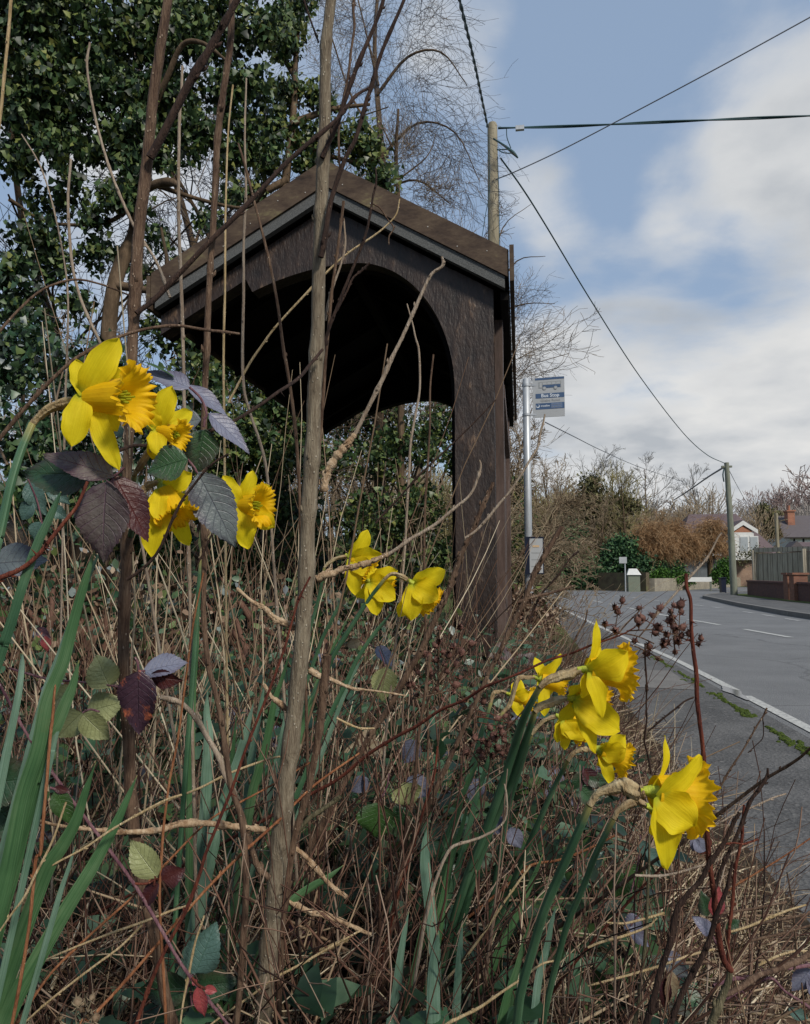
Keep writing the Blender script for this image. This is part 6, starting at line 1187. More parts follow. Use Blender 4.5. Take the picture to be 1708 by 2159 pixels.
daffodil('daffodil right of the kinked brown stem with its trumpet turned to the right', [(425, 1180), (418, 1260), (410, 1380)], [10, 11], [(430, 1150), (445, 1105), (470, 1078)], [9, 11, 11], (508, 1064), .85, (.93, -.03, .38),
         [(534, 992, .0, 34, .7), (476, 1003, .012, 36, .75), (529, 1156, .012, 52, .85), (578, 1112, -.006, 46, .7), (505, 1120, .01, 36, .75), (560, 1020, -.02, 40, .4)], 62, 54, seed=4, stemdepth=[.85, .85])
daffodil('upper daffodil of the middle three, crossed by the corky branch', [(684, 1196), (672, 1260), (650, 1340), (628, 1430)], [6, 7, 8, 8], [(692, 1188), (706, 1178), (722, 1174)], [7, 8, 8], (740, 1176), 1.08, (.72, -.45, .12),
         [(776, 1117, 0, 36, .7), (806, 1166, .015, 44, .8), (751, 1253, .010, 34, .8), (790, 1205, .02, 40, .8), (735, 1232, -.01, 34, .6)], 56, 36, seed=5, stemdepth=[1.08, 1.1])
daffodil('lower daffodil of the middle three, seen from behind', [(738, 1232), (722, 1262), (700, 1305), (680, 1345), (660, 1400)], [6, 7, 8, 8], [(742, 1226), (752, 1224), (762, 1224)], [7, 8, 8], (780, 1226), 1.08, (.82, -.30, -.42),
         [(838, 1201, .006, 40, .85), (834, 1262, .012, 44, .85), (796, 1295, .010, 38, .85), (778, 1190, -.012, 36, .6), (752, 1262, -.01, 34, .6), (820, 1225, .01, 36, .8)], 50, 36, seed=6, stemdepth=[1.08, 1.1])
daffodil('rightmost of the middle three daffodils, nodding beside the shelter post', [(811, 1220), (775, 1267), (731, 1336), (702, 1383), (684, 1426), (640, 1499)], [7, 9, 10, 11], [(826, 1210), (842, 1213), (856, 1220)], [8, 9, 8], (870, 1230), 1.06, (.66, -.66, -.30),
         [(939, 1202, .004, 44, .85), (923, 1260, .014, 50, .85), (866, 1306, .010, 44, .85), (840, 1300, 0, 36, .7), (912, 1288, .004, 38, .7), (925, 1232, -.012, 44, .6)], 68, 40, seed=7, stemdepth=[1.06, 1.1])
daffodil('topmost daffodil of the right cluster, facing right beside the dry seed heads', [(1138, 1448), (1110, 1500), (1095, 1540), (1080, 1590), (1050, 1680), (1020, 1760), (985, 1850), (950, 1960)], [12, 15, 17, 18], [(1152, 1436), (1175, 1427), (1200, 1420)], [14, 17, 18], (1236, 1411), .75, (.97, -.08, -.12),
         [(1257, 1304, 0, 24, .7), (1311, 1364, .020, 70, .75, .16), (1301, 1395, .006, 50, .6), (1262, 1505, .012, 40, .8), (1225, 1470, .004, 40, .6), (1275, 1330, -.03, 44, .5)], 98, 70, seed=8, stemdepth=[.75, .9])
daffodil('right cluster daffodil seen from behind with a long twisted petal', [(1128, 1500), (1105, 1570), (1080, 1640), (1040, 1730), (1003, 1828), (970, 1950)], [12, 16, 19, 20], [(1142, 1488), (1162, 1480), (1180, 1474)], [13, 15, 15], (1208, 1472), .78, (.82, -.18, -.52),
         [(1300, 1533, .012, 66, .9, .15), (1250, 1582, .010, 34, .85), (1222, 1438, .004, 50, .8), (1285, 1450, -.008, 54, .7), (1178, 1530, -.01, 40, .7), (1268, 1490, .01, 50, .8)], 82, 50, seed=9, stemdepth=[.78, .92])
daffodil('small daffodil at the left side of the right cluster above the others', [(1062, 1500), (1040, 1530), (1020, 1570), (1000, 1620)], [8, 9, 9], [(1075, 1482), (1092, 1432), (1115, 1428)], [8, 9, 9], (1138, 1430), 1.0, (.88, -.25, .05),
         [(1182, 1377, .004, 26, .8), (1146, 1507, .006, 28, .8), (1165, 1400, 0, 34, .7), (1130, 1388, -.01, 24, .6), (1160, 1475, -.01, 32, .6)], 58, 36, seed=10, stemdepth=[1.0, 1.0])
daffodil('leftmost and lowest hanging small daffodil of the right cluster', [(1035, 1480), (1020, 1530), (1005, 1580), (985, 1640)], [8, 9, 9], [(1040, 1462), (1050, 1458), (1060, 1458)], [7, 7, 7], (1080, 1464), 1.1, (.92, -.28, -.1),
         [(1096, 1508, .006, 24, .8), (1098, 1432, 0, 30, .8), (1085, 1500, -.01, 24, .6), (1115, 1455, .01, 28, .7)], 48, 32, seed=11, stemdepth=[1.1, 1.1])
daffodil('right cluster daffodil tucked low behind the long twisted petal', [(1120, 1548), (1100, 1610), (1075, 1690), (1060, 1760)], [9, 10, 11], [(1135, 1530), (1150, 1517), (1165, 1512)], [8, 9, 9], (1184, 1513), .95, (.82, -.45, -.15),
         [(1172, 1562, .004, 30, .8), (1232, 1553, .01, 40, .8), (1222, 1500, 0, 44, .7), (1190, 1580, 0, 30, .7), (1208, 1548, .012, 38, .8)], 64, 40, seed=12, stemdepth=[.95, 1.0])
daffodil('drooping daffodil with ragged trumpet between the right cluster and the lowest one', [(1197, 1603), (1171, 1653), (1139, 1725), (1111, 1788), (1091, 1836), (1063, 1908), (1020, 2010)], [9, 10, 12, 12], [(1208, 1588), (1225, 1580), (1242, 1580)], [9, 10, 10], (1262, 1580), .82, (.90, -.38, -.05),
         [(1313, 1543, .01, 44, .8, .14), (1286, 1651, .006, 26, .85), (1312, 1570, .014, 52, .7), (1272, 1620, -.01, 30, .6), (1300, 1600, -.01, 40, .6)], 68, 44, seed=13, stemdepth=[.82, .95])
daffodil('lowest and nearest daffodil at the right with a large papery spathe', [(1243, 1697), (1211, 1772), (1179, 1844), (1147, 1920), (1127, 1988), (1099, 2088), (1087, 2170)], [15, 18, 19, 19], [(1258, 1675), (1285, 1663), (1315, 1658), (1345, 1668)], [15, 22, 30, 26], (1374, 1668), .55, (.96, -.17, -.10),
         [(1468, 1584, .008, 50, .85, .12), (1414, 1560, -.012, 30, .6), (1447, 1722, .016, 86, .85, .13), (1397, 1822, .008, 60, .85), (1440, 1640, -.012, 48, .5), (1425, 1735, -.01, 50, .6)], 110, 92, seed=14, stemdepth=[.55, .62])
daffodil('daffodil whose papery neck shows just below the lowest one, its bloom hidden', [(1294, 1725), (1258, 1796), (1230, 1868), (1199, 1940), (1179, 2008), (1159, 2088), (1143, 2170)], [11, 13, 13, 13], [(1305, 1708), (1325, 1696), (1345, 1690)], [12, 14, 15], (1378, 1702), .62, (.9, -.35, -.45),
         [(1400, 1790, .0, 40, .8), (1410, 1640, 0, 40, .7), (1440, 1700, 0, 44, .7), (1385, 1770, -.01, 36, .7)], 76, 52, seed=15, stemdepth=[.62, .7])
def clump(label, leaves, group='daffodil leaf clumps'):
    b = D(*leaves[0][0][-1], leaves[0][2] if not np.ndim(leaves[0][2]) else leaves[0][2][-1])
    root = empty('daffodil_leaves', (b[0], b[1], float(gz(b[0], b[1]))), label, 'leaf clump', None)
    for i, L in enumerate(leaves):
        pts, w, d_, mat = L[:4]; strap(root, 'leaf', pts, w, d_, mat, twist=L[4] if len(L) > 4 else RNG.uniform(-.6, .6))
clump('broad blue green daffodil leaves at the left edge', [
    ([(200, 1160), (172, 1251), (148, 1339), (132, 1399), (100, 1478), (80, 1578), (48, 1678), (24, 1797), (0, 1900)], [12, 22, 26, 28, 30, 32], .56, 'daff_leaf', .2),
    ([(129, 1036), (102, 1098), (80, 1145), (51, 1225), (28, 1299), (8, 1359), (-20, 1440)], [14, 18, 20, 22], .53, 'daff_stem', .3),
    ([(167, 1391), (155, 1440), (140, 1478), (118, 1530), (100, 1558), (72, 1638), (50, 1720)], [8, 24, 30, 28], .57, 'daff_leaf', 0),
    ([(212, 1160), (185, 1220), (155, 1300), (128, 1380), (100, 1450), (75, 1540)], [8, 16, 18], .62, 'daff_leaf_blue', .4),
    ([(48, 1376), (46, 1410), (38, 1470), (20, 1560), (0, 1660)], [8, 14, 18], .6, 'daff_leaf_blue', 0),
    ([(138, 1468), (125, 1520), (110, 1580), (95, 1650)], [6, 12, 14], .57, 'daff_leaf_blue', 0)])
clump('broad green daffodil leaves leaning right in the bottom left corner', [
    ([(290, 1633), (270, 1680), (247, 1731), (220, 1782), (191, 1834), (155, 1892), (120, 1950), (80, 2020), (40, 2090), (5, 2170)], [4, 18, 26, 30, 34, 36], [.62, .6], 'daff_leaf', .1),
    ([(203, 1605), (180, 1670), (160, 1731), (130, 1785), (100, 1830), (65, 1920), (30, 2020)], [4, 20, 28, 32, 34], .6, 'daff_leaf', .2),
    ([(90, 1600), (76, 1650), (52, 1731), (35, 1790), (20, 1850), (-8, 1950)], [20, 30, 36, 38], .58, 'daff_leaf', 0),
    ([(160, 1780), (145, 1830), (128, 1880), (105, 1960)], [5, 10, 12], .6, 'daff_leaf_blue', .5)])
clump('upright daffodil leaves between the brown stem and the thick sapling', [
    ([(420, 1300), (412, 1380), (405, 1480), (403, 1598), (402, 1718), (400, 1850), (400, 1960)], [10, 16, 18, 18], .9, 'daff_leaf', .2),
    ([(438, 1452), (436, 1500), (440, 1558), (436, 1640), (430, 1740)], [4, 16, 24, 22], .92, 'daff_leaf_blue', 0),
    ([(536, 1476), (525, 1520), (515, 1558), (503, 1600), (491, 1638), (475, 1690), (459, 1738), (440, 1820)], [4, 16, 22, 26, 28], .88, 'daff_leaf_blue', .2),
    ([(612, 1371), (595, 1430), (579, 1478), (569, 1530), (559, 1578), (545, 1628), (531, 1678), (512, 1800)], [5, 14, 18, 20], .92, 'daff_leaf', .2),
    ([(655, 1470), (640, 1520), (625, 1580), (600, 1680), (585, 1780)], [5, 14, 18], .95, 'daff_leaf', -.2),
    ([(560, 1430), (548, 1500), (530, 1600), (520, 1700), (505, 1820)], [5, 16, 20], .95, 'daff_leaf_blue', -.1),
    ([(500, 1500), (490, 1600), (484, 1700), (480, 1800)], [4, 14, 16], 1.0, 'daff_leaf', .3),
    ([(725, 1823), (690, 1850), (655, 1870), (615, 1900), (590, 1940)], [5, 16, 18, 16], .85, 'daff_leaf', 0)])
clump('slender daffodil leaves leaning beside the middle daffodil stems', [
    ([(829, 1288), (789, 1336), (753, 1390), (731, 1437), (702, 1495), (670, 1570)], [8, 9, 10, 11], 1.08, 'daff_stem', .2),
    ([(735, 1300), (700, 1370), (672, 1430), (650, 1500)], [5, 8, 9], 1.1, 'daff_leaf', .2),
    ([(640, 1340), (625, 1400), (612, 1470), (596, 1550)], [5, 10, 12], 1.0, 'daff_leaf_blue', .2),
    ([(770, 1380), (745, 1420), (720, 1480), (690, 1560)], [5, 9, 10], 1.12, 'daff_leaf_blue', .2)])
clump('tall daffodil leaves in the lower centre right, several pale and blunt tipped', [
    ([(902, 1743), (897, 1780), (897, 1830), (907, 1908), (914, 1970), (919, 2050), (915, 2120)], [8, 22, 26, 26, 22], .84, 'daff_leaf_blue', 0),
    ([(924, 1965), (918, 2010), (915, 2048), (914, 2110), (915, 2180)], [10, 24, 29, 32], .72, 'daff_leaf_blue', 0),
    ([(862, 1921), (852, 1970), (843, 2028), (836, 2090), (823, 2180)], [6, 16, 20, 26], .76, 'daff_leaf_blue', .3),
    ([(992, 1670), (975, 1740), (955, 1800), (938, 1880), (922, 1960)], [5, 12, 16, 18], .9, 'daff_leaf', .2),
    ([(1010, 1600), (985, 1650), (965, 1720), (945, 1800), (925, 1880)], [5, 10, 12, 14], .95, 'daff_leaf', .2),
    ([(1145, 1800), (1125, 1850), (1095, 1920), (1060, 1990), (1030, 2060), (1000, 2150)], [8, 16, 22, 24], .88, 'daff_leaf', .2),
    ([(945, 1850), (938, 1900), (928, 1960), (915, 2060)], [5, 12, 14], .86, 'daff_leaf', 0),
    ([(975, 1950), (970, 2000), (966, 2060), (960, 2160)], [8, 16, 20], .78, 'daff_leaf_blue', .2),
    ([(900, 1900), (885, 1980), (870, 2060), (850, 2160)], [6, 14, 18], .8, 'daff_leaf', .2),
    ([(1060, 1520), (1035, 1590), (1005, 1680), (985, 1760)], [8, 12, 14], .98, 'daff_stem', .2)])
clump('daffodil leaves at the foot of the lowest right daffodils', [
    ([(1173, 1908), (1163, 1945), (1155, 1988), (1145, 2028), (1135, 2068), (1123, 2170)], [5, 14, 18, 18], .74, 'daff_leaf_blue', 0),
    ([(1105, 1970), (1090, 2040), (1070, 2100), (1050, 2180)], [8, 18, 22], .76, 'daff_leaf', .2),
    ([(1130, 1900), (1105, 1990), (1085, 2070), (1070, 2160)], [6, 12, 14], .8, 'daff_leaf', .1)])
# ---- join branches to the plants they grow from
def by_label(s): return next(o for o in bpy.data.objects if str(o.get('label', '')).startswith(s))
def attach(parent_label, child_labels, pname, cname='branch'):
    p = by_label(parent_label); p.name = pname; p.data.name = pname
    for s_ in child_labels:
        o = by_label(s_); o.parent = p; o.name = cname; o.data.name = cname
        for k in ('label', 'category', 'group'):
            if k in o: del o[k]
    p['category'] = pname.replace('_', ' ')
attach('thickest upright grey brown', ['dark purple twig joining the thick sapling at the ridge', 'dark purple twig joining the thick sapling below', 'thin dark twig meeting', 'short pale forked twig on', 'upright reddish twig touching',
       'thick flaky corky base', 'corky ridged branch reaching', 'corky branch stub joining the thick sapling at flower', 'corky branch stub joining the thick sapling halfway', 'corky branch stub rising', 'corky zigzag', 'corky stick hanging',
       'flaky corky twig right', 'brown fork joining', 'curved olive branch', 'long pale grey twig crossing', 'smooth pale end of', 'dark ridged stem twisted'], 'sapling')
attach('second upright brown', ['dark slanting branch leaving', 'long straight dark twig slanting'], 'sapling')
attach('slim brown stem between', [], 'sapling')
attach('pale brown gnarled base', ['tallest dark red upright', 'short black forked shoot', 'black budded shoot right', 'thick black shoot leaning', 'shorter red cane right', 'dark horizontal spur', 'thick brown cane leaving', 'dark twig pointing right with'], 'thorn_bush')
attach('thick splintered brown', ['dark twig crossing the splintered', 'brown side shoot'], 'broken_stick', 'twig')
# ---- bramble leaves
def bleaf(parent, base, tip, w, depth, mat, nrm=(0, .25, 1), curl=.12, fold=.22, dz=0.0, serr=1.0, seed=0, name='leaf', wave=1.0):
    rg = np.random.default_rng(seed + int(base[0] * 7 + base[1])); b = D(*base, depth); t_ = D(*tip, depth) + BK * dz
    L = np.linalg.norm(t_ - b); d = (t_ - b) / L; n0 = unit(cv(*nrm) - d * np.dot(cv(*nrm), d)); X = np.cross(d, n0); W2 = w / 2 * depth / FPX
    nl, nw = 44, 8; V = []; UVs = []; ph = rg.uniform(0, 6, 3)
    for i in range(nl + 1):
        t = i / nl; wt = math.sin(PI * t ** .72) ** .8 * (1 - .35 * t ** 4) if 0 < t < 1 else .02; wt = max(wt, .02)
        sr = 1 + serr * (.055 * (((t * 17) % 1.0)) + .05 * ((t * 8.5) % 1.0) - .05)
        for j in range(nw + 1):
            u = j / nw * 2 - 1; e = abs(u)
            quilt = -.018 * w * abs(math.sin((t - .23 * e) * 8 * PI)) ** .5 * (1 - e ** 3) * depth / FPX * -1
            z = fold * W2 * wt * e + quilt * .9 + .10 * wave * W2 * math.sin(t * 8 + ph[0] + (2.5 if u > 0 else 0)) * e ** 2
            y = t - (.06 * (1 - e) * 0)
            p = b + d * L * (y + .02 * math.sin(u * 3)) + n0 * (z - curl * L * (t ** 2)) + X * (u * W2 * wt * (sr if e > .8 else 1)) + d * (L * .03 * e * (1 if e > .8 else 0) * ((t * 17) % 1.0))
            V.append(p); UVs.append(((u + 1) / 2, t))
    W_ = nw + 1; F = [(i * W_ + j, i * W_ + j + 1, (i + 1) * W_ + j + 1, (i + 1) * W_ + j) for i in range(nl) for j in range(nw)]
    return MB().add(V, F, UVs).build(name, MAT[mat], parent)
def spray(label, leaves, stalks=(), depth=.6, smat='stem_purple', cat='bramble'):
    b = D(*leaves[0][0], depth); root = empty('bramble_spray', b, label, cat)
    for L in leaves:
        kw = L[5] if len(L) > 5 else {}
        bleaf(root, L[0], L[1], L[2], L[3], L[4], **kw)
    for s_ in stalks:
        m = MB(); m.tube([D(x, y, depth) for x, y in s_], .0011, 6, smooth=4); m.build('leaf_stalk', MAT[smat], root)
    return root
spray('four large purple and dark green bramble leaves under the largest daffodil', [
    ((195, 1005), (42, 990), 102, .572, 'br_dark', dict(nrm=(.1, .35, 1))), ((240, 1004), (86, 948), 66, .555, 'br_purple', dict(nrm=(-.1, .6, .9))),
    ((226, 1014), (208, 1188), 122, .545, 'br_purple', dict(nrm=(-.15, .2, 1), fold=.18)), ((242, 1004), (316, 1138), 74, .56, 'br_red', dict(nrm=(.5, .2, .8))),
    ((262, 905), (238, 915), 30, .6, 'br_blue')], [[(240, 1004), (232, 1018), (226, 1016)], [(190, 1005), (215, 1008), (240, 1004), (262, 985)]], .556)
spray('cluster of lilac and grey green bramble leaves right of the largest daffodil', [
    ((400, 818), (303, 776), 56, .66, 'br_lilac', dict(nrm=(0, .7, .7))), ((392, 812), (486, 872), 46, .68, 'br_lilac', dict(nrm=(.2, .8, .6))), ((440, 872), (530, 948), 50, .65, 'br_lilac', dict(nrm=(.3, .7, .7))),
    ((424, 884), (352, 893), 50, .63, 'br_greylilac', dict(nrm=(-.2, .4, 1))), ((432, 905), (412, 1000), 76, .65, 'br_green', dict(nrm=(.1, .2, 1))),
    ((396, 968), (306, 992), 80, .585, 'br_green', dict(nrm=(-.2, .3, 1))), ((418, 998), (496, 1150), 92, .60, 'br_greylilac', dict(nrm=(.25, .15, 1), fold=.15)),
    ((368, 796), (300, 752), 22, .66, 'br_fresh', dict(nrm=(0, 1, .2)))], [[(430, 884), (436, 872), (424, 840), (400, 816)], [(430, 900), (432, 884)], [(396, 968), (410, 985), (418, 998), (440, 1010)]], .64)
spray('pair of dark curled bramble leaves with an orange blotch at the brown sapling', [
    ((292, 1414), (288, 1550), 90, .66, 'br_autumn', dict(nrm=(-.1, .1, 1), fold=.1)), ((304, 1416), (392, 1390), 66, .67, 'br_lilac', dict(nrm=(.1, .8, .6))), ((318, 1424), (384, 1438), 44, .665, 'br_red', dict(nrm=(.1, -.3, 1)))],
    [[(264, 1450), (280, 1440), (293, 1414)], [(293, 1414), (290, 1395), (284, 1385)], [(293, 1414), (306, 1414)]], .665)
spray('pale green bramble leaf group seen from below at the left of the brown sapling', [
    ((232, 1448), (200, 1382), 76, .70, 'br_pale', dict(nrm=(0, .1, 1))), ((185, 1500), (262, 1478), 66, .71, 'br_pale', dict(nrm=(0, .3, 1))), ((175, 1505), (228, 1560), 60, .70, 'br_pale', dict(nrm=(.1, -.1, 1))), ((175, 1500), (118, 1555), 62, .71, 'br_pale', dict(nrm=(-.2, 0, 1))), ((160, 1450), (78, 1500), 50, .72, 'br_pale')],
    [[(262, 1449), (200, 1440), (110, 1432), (60, 1420), (20, 1408)], [(175, 1502), (190, 1495), (210, 1500)]], .70)
spray('green and purple leaf pair on the purple cane low at the left', [
    ((332, 1848), (272, 1773), 62, .62, 'br_pale', dict(nrm=(0, .2, 1))), ((343, 1856), (388, 1832), 46, .63, 'br_red'), ((335, 1862), (296, 1910), 40, .62, 'br_red', dict(nrm=(0, .6, .6)))], [[(280, 1862), (310, 1862), (332, 1850)], [(325, 1865), (328, 1845)]], .62, 'stem_red')
spray('smooth glossy grey green leaf at the bottom of the left foliage', [((412, 2052), (452, 1950), 78, .72, 'br_blue', dict(nrm=(.1, .4, .9)))], [[(410, 2050), (398, 2070), (390, 2100)]], .72)
spray('large dark green bramble leaves along the bottom edge', [((400, 2080), (290, 2090), 70, .75, 'br_dark'), ((405, 2080), (500, 2070), 76, .76, 'br_dark'), ((410, 2085), (470, 2130), 60, .77, 'br_fresh'), ((400, 2085), (330, 2140), 60, .77, 'br_dark')], [[(400, 2075), (405, 2120)]], .76)
spray('small pink bramble leaves at the lower end of the purple cane', [((418, 2078), (430, 2148), 30, .60, 'br_pink'), ((432, 2082), (458, 2090), 20, .60, 'br_pink'), ((415, 2072), (405, 2066), 14, .6, 'br_pink')], [[(405, 2060), (418, 2076), (435, 2084)]], .60, 'stem_red')
spray('rounded green leaf hanging in the middle of the lower thicket', [((800, 1692), (790, 1768), 88, .92, 'br_fresh', dict(nrm=(0, .2, 1))), ((830, 1700), (852, 1770), 66, .95, 'br_dark')], [[(800, 1690), (815, 1660), (820, 1630)]], .92)
spray('pale yellow green leaf below the middle daffodils', [((812, 1406), (806, 1480), 56, 1.1, 'br_pale', dict(nrm=(.2, .1, 1)))], [[(812, 1406), (806, 1385), (800, 1370)]], 1.1)
spray('lilac leaf behind the stems of the middle daffodils', [((792, 1365), (834, 1402), 40, 1.15, 'br_lilac', dict(nrm=(0, .8, .5))), ((760, 1352), (728, 1362), 22, 1.15, 'br_tan')], [[(792, 1365), (776, 1358), (760, 1352)]], 1.15)
spray('pair of grey green veined leaves behind the left daffodil stems', [((60, 1015), (94, 1085), 44, .9, 'br_blue'), ((70, 1060), (44, 1095), 40, .9, 'br_blue'), ((100, 1020), (146, 1062), 34, .9, 'br_blue'), ((110, 1070), (140, 1092), 30, .9, 'br_blue'), ((85, 1100), (70, 1140), 36, .9, 'br_blue')], [[(60, 1010), (80, 1060), (90, 1110)]], .9)
spray('dark leaf half out of the left edge below the grey green ones', [((-20, 1190), (96, 1175), 86, .62, 'br_greylilac', dict(nrm=(0, .5, .8)))], [], .62)
spray('large dark bramble leaf at the lower left edge', [((-30, 1650), (82, 1640), 100, .64, 'br_dark', dict(nrm=(0, .3, 1))), ((-10, 1700), (50, 1760), 90, .66, 'br_dark')], [], .65)
spray('small green and red leaf pair beside the rust upright cane', [((104, 1668), (82, 1690), 22, .6, 'br_fresh'), ((118, 1664), (152, 1742), 44, .6, 'br_fresh', dict(nrm=(.1, .4, 1))), ((115, 1660), (148, 1668), 18, .6, 'br_red')], [[(106, 1660), (118, 1664)]], .6)
spray('dark leaf cluster in the centre right under the drooping daffodil', [((1232, 1620), (1262, 1665), 34, .95, 'br_red'), ((1228, 1630), (1210, 1665), 30, .95, 'br_dark'), ((1235, 1640), (1280, 1650), 30, .95, 'br_dark'), ((1222, 1660), (1260, 1700), 38, .95, 'br_green')], [[(1230, 1615), (1225, 1660), (1215, 1720)]], .95)
spray('blue green leaves behind the lowest right daffodil petal', [((1352, 1770), (1366, 1820), 30, .95, 'br_blue'), ((1360, 1790), (1412, 1830), 30, .95, 'br_blue'), ((1390, 1800), (1415, 1835), 24, .95, 'br_blue'), ((1330, 1820), (1350, 1875), 44, 1.0, 'br_fresh'), ((1310, 1840), (1296, 1900), 50, 1.0, 'br_fresh')], [[(1350, 1760), (1345, 1820), (1330, 1880)]], .97)
spray('lilac leaf leaning on the red cane base', [((1463, 1768), (1490, 1800), 30, .8, 'br_lilac'), ((1466, 1765), (1462, 1795), 22, .8, 'br_lilac')], [], .8)
spray('pair of folded lilac leaves low in the lower right tangle', [((1350, 1936), (1316, 1958), 40, .8, 'br_lilac', dict(nrm=(0, .5, 1))), ((1328, 1956), (1372, 1996), 30, .79, 'br_lilac', dict(nrm=(.3, .3, 1)))], [[(1345, 1930), (1330, 1950)]], .8)
spray('dark leaf with a lilac underside beside the pale thorn bush base', [((1500, 1968), (1464, 1932), 32, .68, 'br_lilac', dict(nrm=(.3, .5, 1))), ((1505, 1930), (1518, 1870), 34, .7, 'br_pink'), ((1492, 1930), (1480, 1880), 34, .72, 'br_dark'), ((1530, 1960), (1560, 1940), 30, .72, 'br_dark')], [[(1500, 1968), (1510, 1990)]], .68)
spray('grey lilac leaf pair below the lowest right daffodil', [((1402, 2022), (1456, 2062), 36, .8, 'br_greylilac'), ((1405, 2015), (1440, 2020), 26, .8, 'br_lilac')], [], .8)
spray('curled tan dead leaf hanging in the lower right', [((1412, 2046), (1422, 2130), 34, .75, 'br_tan', dict(nrm=(.3, 0, 1), curl=.25)), ((1400, 2060), (1408, 2140), 28, .75, 'br_red', dict(curl=.3))], [], .75)
spray('lilac leaves at the lower right corner', [((1708, 2040), (1672, 2092), 46, .8, 'br_lilac'), ((1700, 2060), (1750, 2100), 50, .8, 'br_lilac'), ((1662, 2125), (1708, 2150), 26, .75, 'br_blue')], [], .8)
spray('large upper lilac leaf behind the fruiting stems in the centre', [((1075, 1745), (1100, 1790), 36, 1.0, 'br_lilac'), ((1062, 1722), (1040, 1760), 34, 1.0, 'br_lilac'), ((1010, 1640), (990, 1690), 40, 1.1, 'br_lilac')], [], 1.05)
spray('ivy like lilac leaves left of the dark seed capsules', [((880, 1560), (850, 1610), 44, 1.1, 'br_lilac'), ((860, 1640), (905, 1680), 50, 1.05, 'br_lilac'), ((850, 1650), (868, 1700), 66, 1.03, 'br_pale'), ((775, 1640), (740, 1670), 36, 1.1, 'br_lilac')], [], 1.08)
spray('withered white leaf scrap at the lower left edge', [((28, 1885), (72, 1900), 30, .6, 'br_tan', dict(curl=.3)), ((40, 1890), (60, 1935), 26, .6, 'br_tan', dict(curl=.3))], [], .6)
spray('small orange and yellow autumn leaf far in the left thicket', [((78, 1325), (106, 1345), 24, 1.2, 'br_autumn'), ((96, 1340), (100, 1375), 22, 1.2, 'br_pink')], [], 1.2)
# many lesser leaf sprays low in the thicket, one group (each is a thing; its leaves are its parts)
rs = np.random.default_rng(5); protos = []
lesser = [('dark green bramble leaflets low in the thicket', 'br_dark', 26), ('lilac grey bramble leaflets low in the thicket', 'br_lilac', 18), ('dull green bramble leaflets low in the thicket', 'br_green', 24), ('blue green bramble leaflets low in the thicket', 'br_blue', 14), ('dead tan bramble leaflets low in the thicket', 'br_tan', 18), ('purple bramble leaflets low in the thicket', 'br_purple', 12)]
for lab, mt, cnt in lesser:
    src = empty('bramble_sprig', (0, 0, 0), lab, 'bramble', lab.replace('leaflets', 'sprigs'))
    for a in (0, 2.1, 4.0):
        m = MB(); V = []; UVs = []; L = .045; nl, nw = 16, 6
        dr = np.array([math.cos(a), math.sin(a) * .9, .25]); dr /= np.linalg.norm(dr); X = np.cross(dr, [0, 0, 1]); N_ = np.cross(X, dr)
        for i in range(nl + 1):
            t = i / nl; wt = max(.02, math.sin(PI * t ** .72) ** .8 * (1 - .35 * t ** 4)) if t < 1 else .02
            for j in range(nw + 1):
                u = j / nw * 2 - 1; V.append(dr * L * t + X * u * wt * .017 * (1 + .1 * ((t * 9) % 1) * (abs(u) > .9)) + N_ * (.004 * abs(u) - .012 * t * t)); UVs.append(((u + 1) / 2, t))
        W_ = nw + 1; m.add(V, [(i * W_ + j, i * W_ + j + 1, (i + 1) * W_ + j + 1, (i + 1) * W_ + j) for i in range(nl) for j in range(nw)], UVs).build('leaf', MAT[mt], src)
    m = MB(); m.tube([(0, 0, 0), (.004, -.003, -.03), (.0, .0, -.09)], .0009, 5); m.build('leaf_stalk', MAT['stem_purple'], src)
    kids = [o for o in bpy.data.objects if o.parent == src]
    for k in range(cnt):
        while True:
            X_, Y_ = rs.uniform(-1.5, .45), rs.uniform(1.15, 3.6)
            d_ = -np.dot(np.array([X_, Y_, .6]) - CAM, BK); v_ = np.array([X_, Y_, .6]) - CAM; px = CX + FPX * np.dot(v_, RT) / d_
            if -20 < px < 1600: break
        r = src if k == 0 else src.copy()
        if k: COL.objects.link(r)
        for o in kids:
            q = o
            if k: q = o.copy(); COL.objects.link(q); q.parent = r
        g = float(gz(X_, Y_)); r.location = (X_, Y_, g + rs.uniform(.06, .26)); s_ = rs.uniform(.8, 1.5); r.scale = (s_, s_, s_); r.rotation_euler = (rs.uniform(.1, 1.0), rs.uniform(-.5, .5), rs.uniform(-.8, .8))
# ---- seed heads
def capsule(parent, p, up, s, mat='capsule'):
    A = unit(np.cross(up, RNG.normal(size=3))); B = np.cross(up, A); V = []; n = 10; prof = [(0, .18), (.12, .5), (.35, .78), (.6, .66), (.82, .42), (1.0, .5)]
    for t, r in prof:
        for k in range(n):
            a = k / n * 2 * PI; lobe = 1 + .16 * math.cos(5 * a) ; e = (1 + .5 * math.cos(5 * a)) if t > .9 else 1
            V.append(p + up * s * (t + (.14 * math.cos(5 * a) if t > .9 else 0)) + (A * math.cos(a) + B * math.sin(a)) * s * .5 * r * lobe * e)
    F = [(i * n + k, i * n + (k + 1) % n, (i + 1) * n + (k + 1) % n, (i + 1) * n + k) for i in range(5) for k in range(n)]
    m = MB().add(V, F)
    for k in range(4):
        a = k / 4 * 2 * PI + .4; q = A * math.cos(a) + B * math.sin(a); m.tube([p, p + q * s * .45 - up * s * .05, p + q * s * .75 + up * s * .12], [s * .06, s * .05, s * .01], 4)
    return m.build('seed_capsule', MAT[mat], parent)
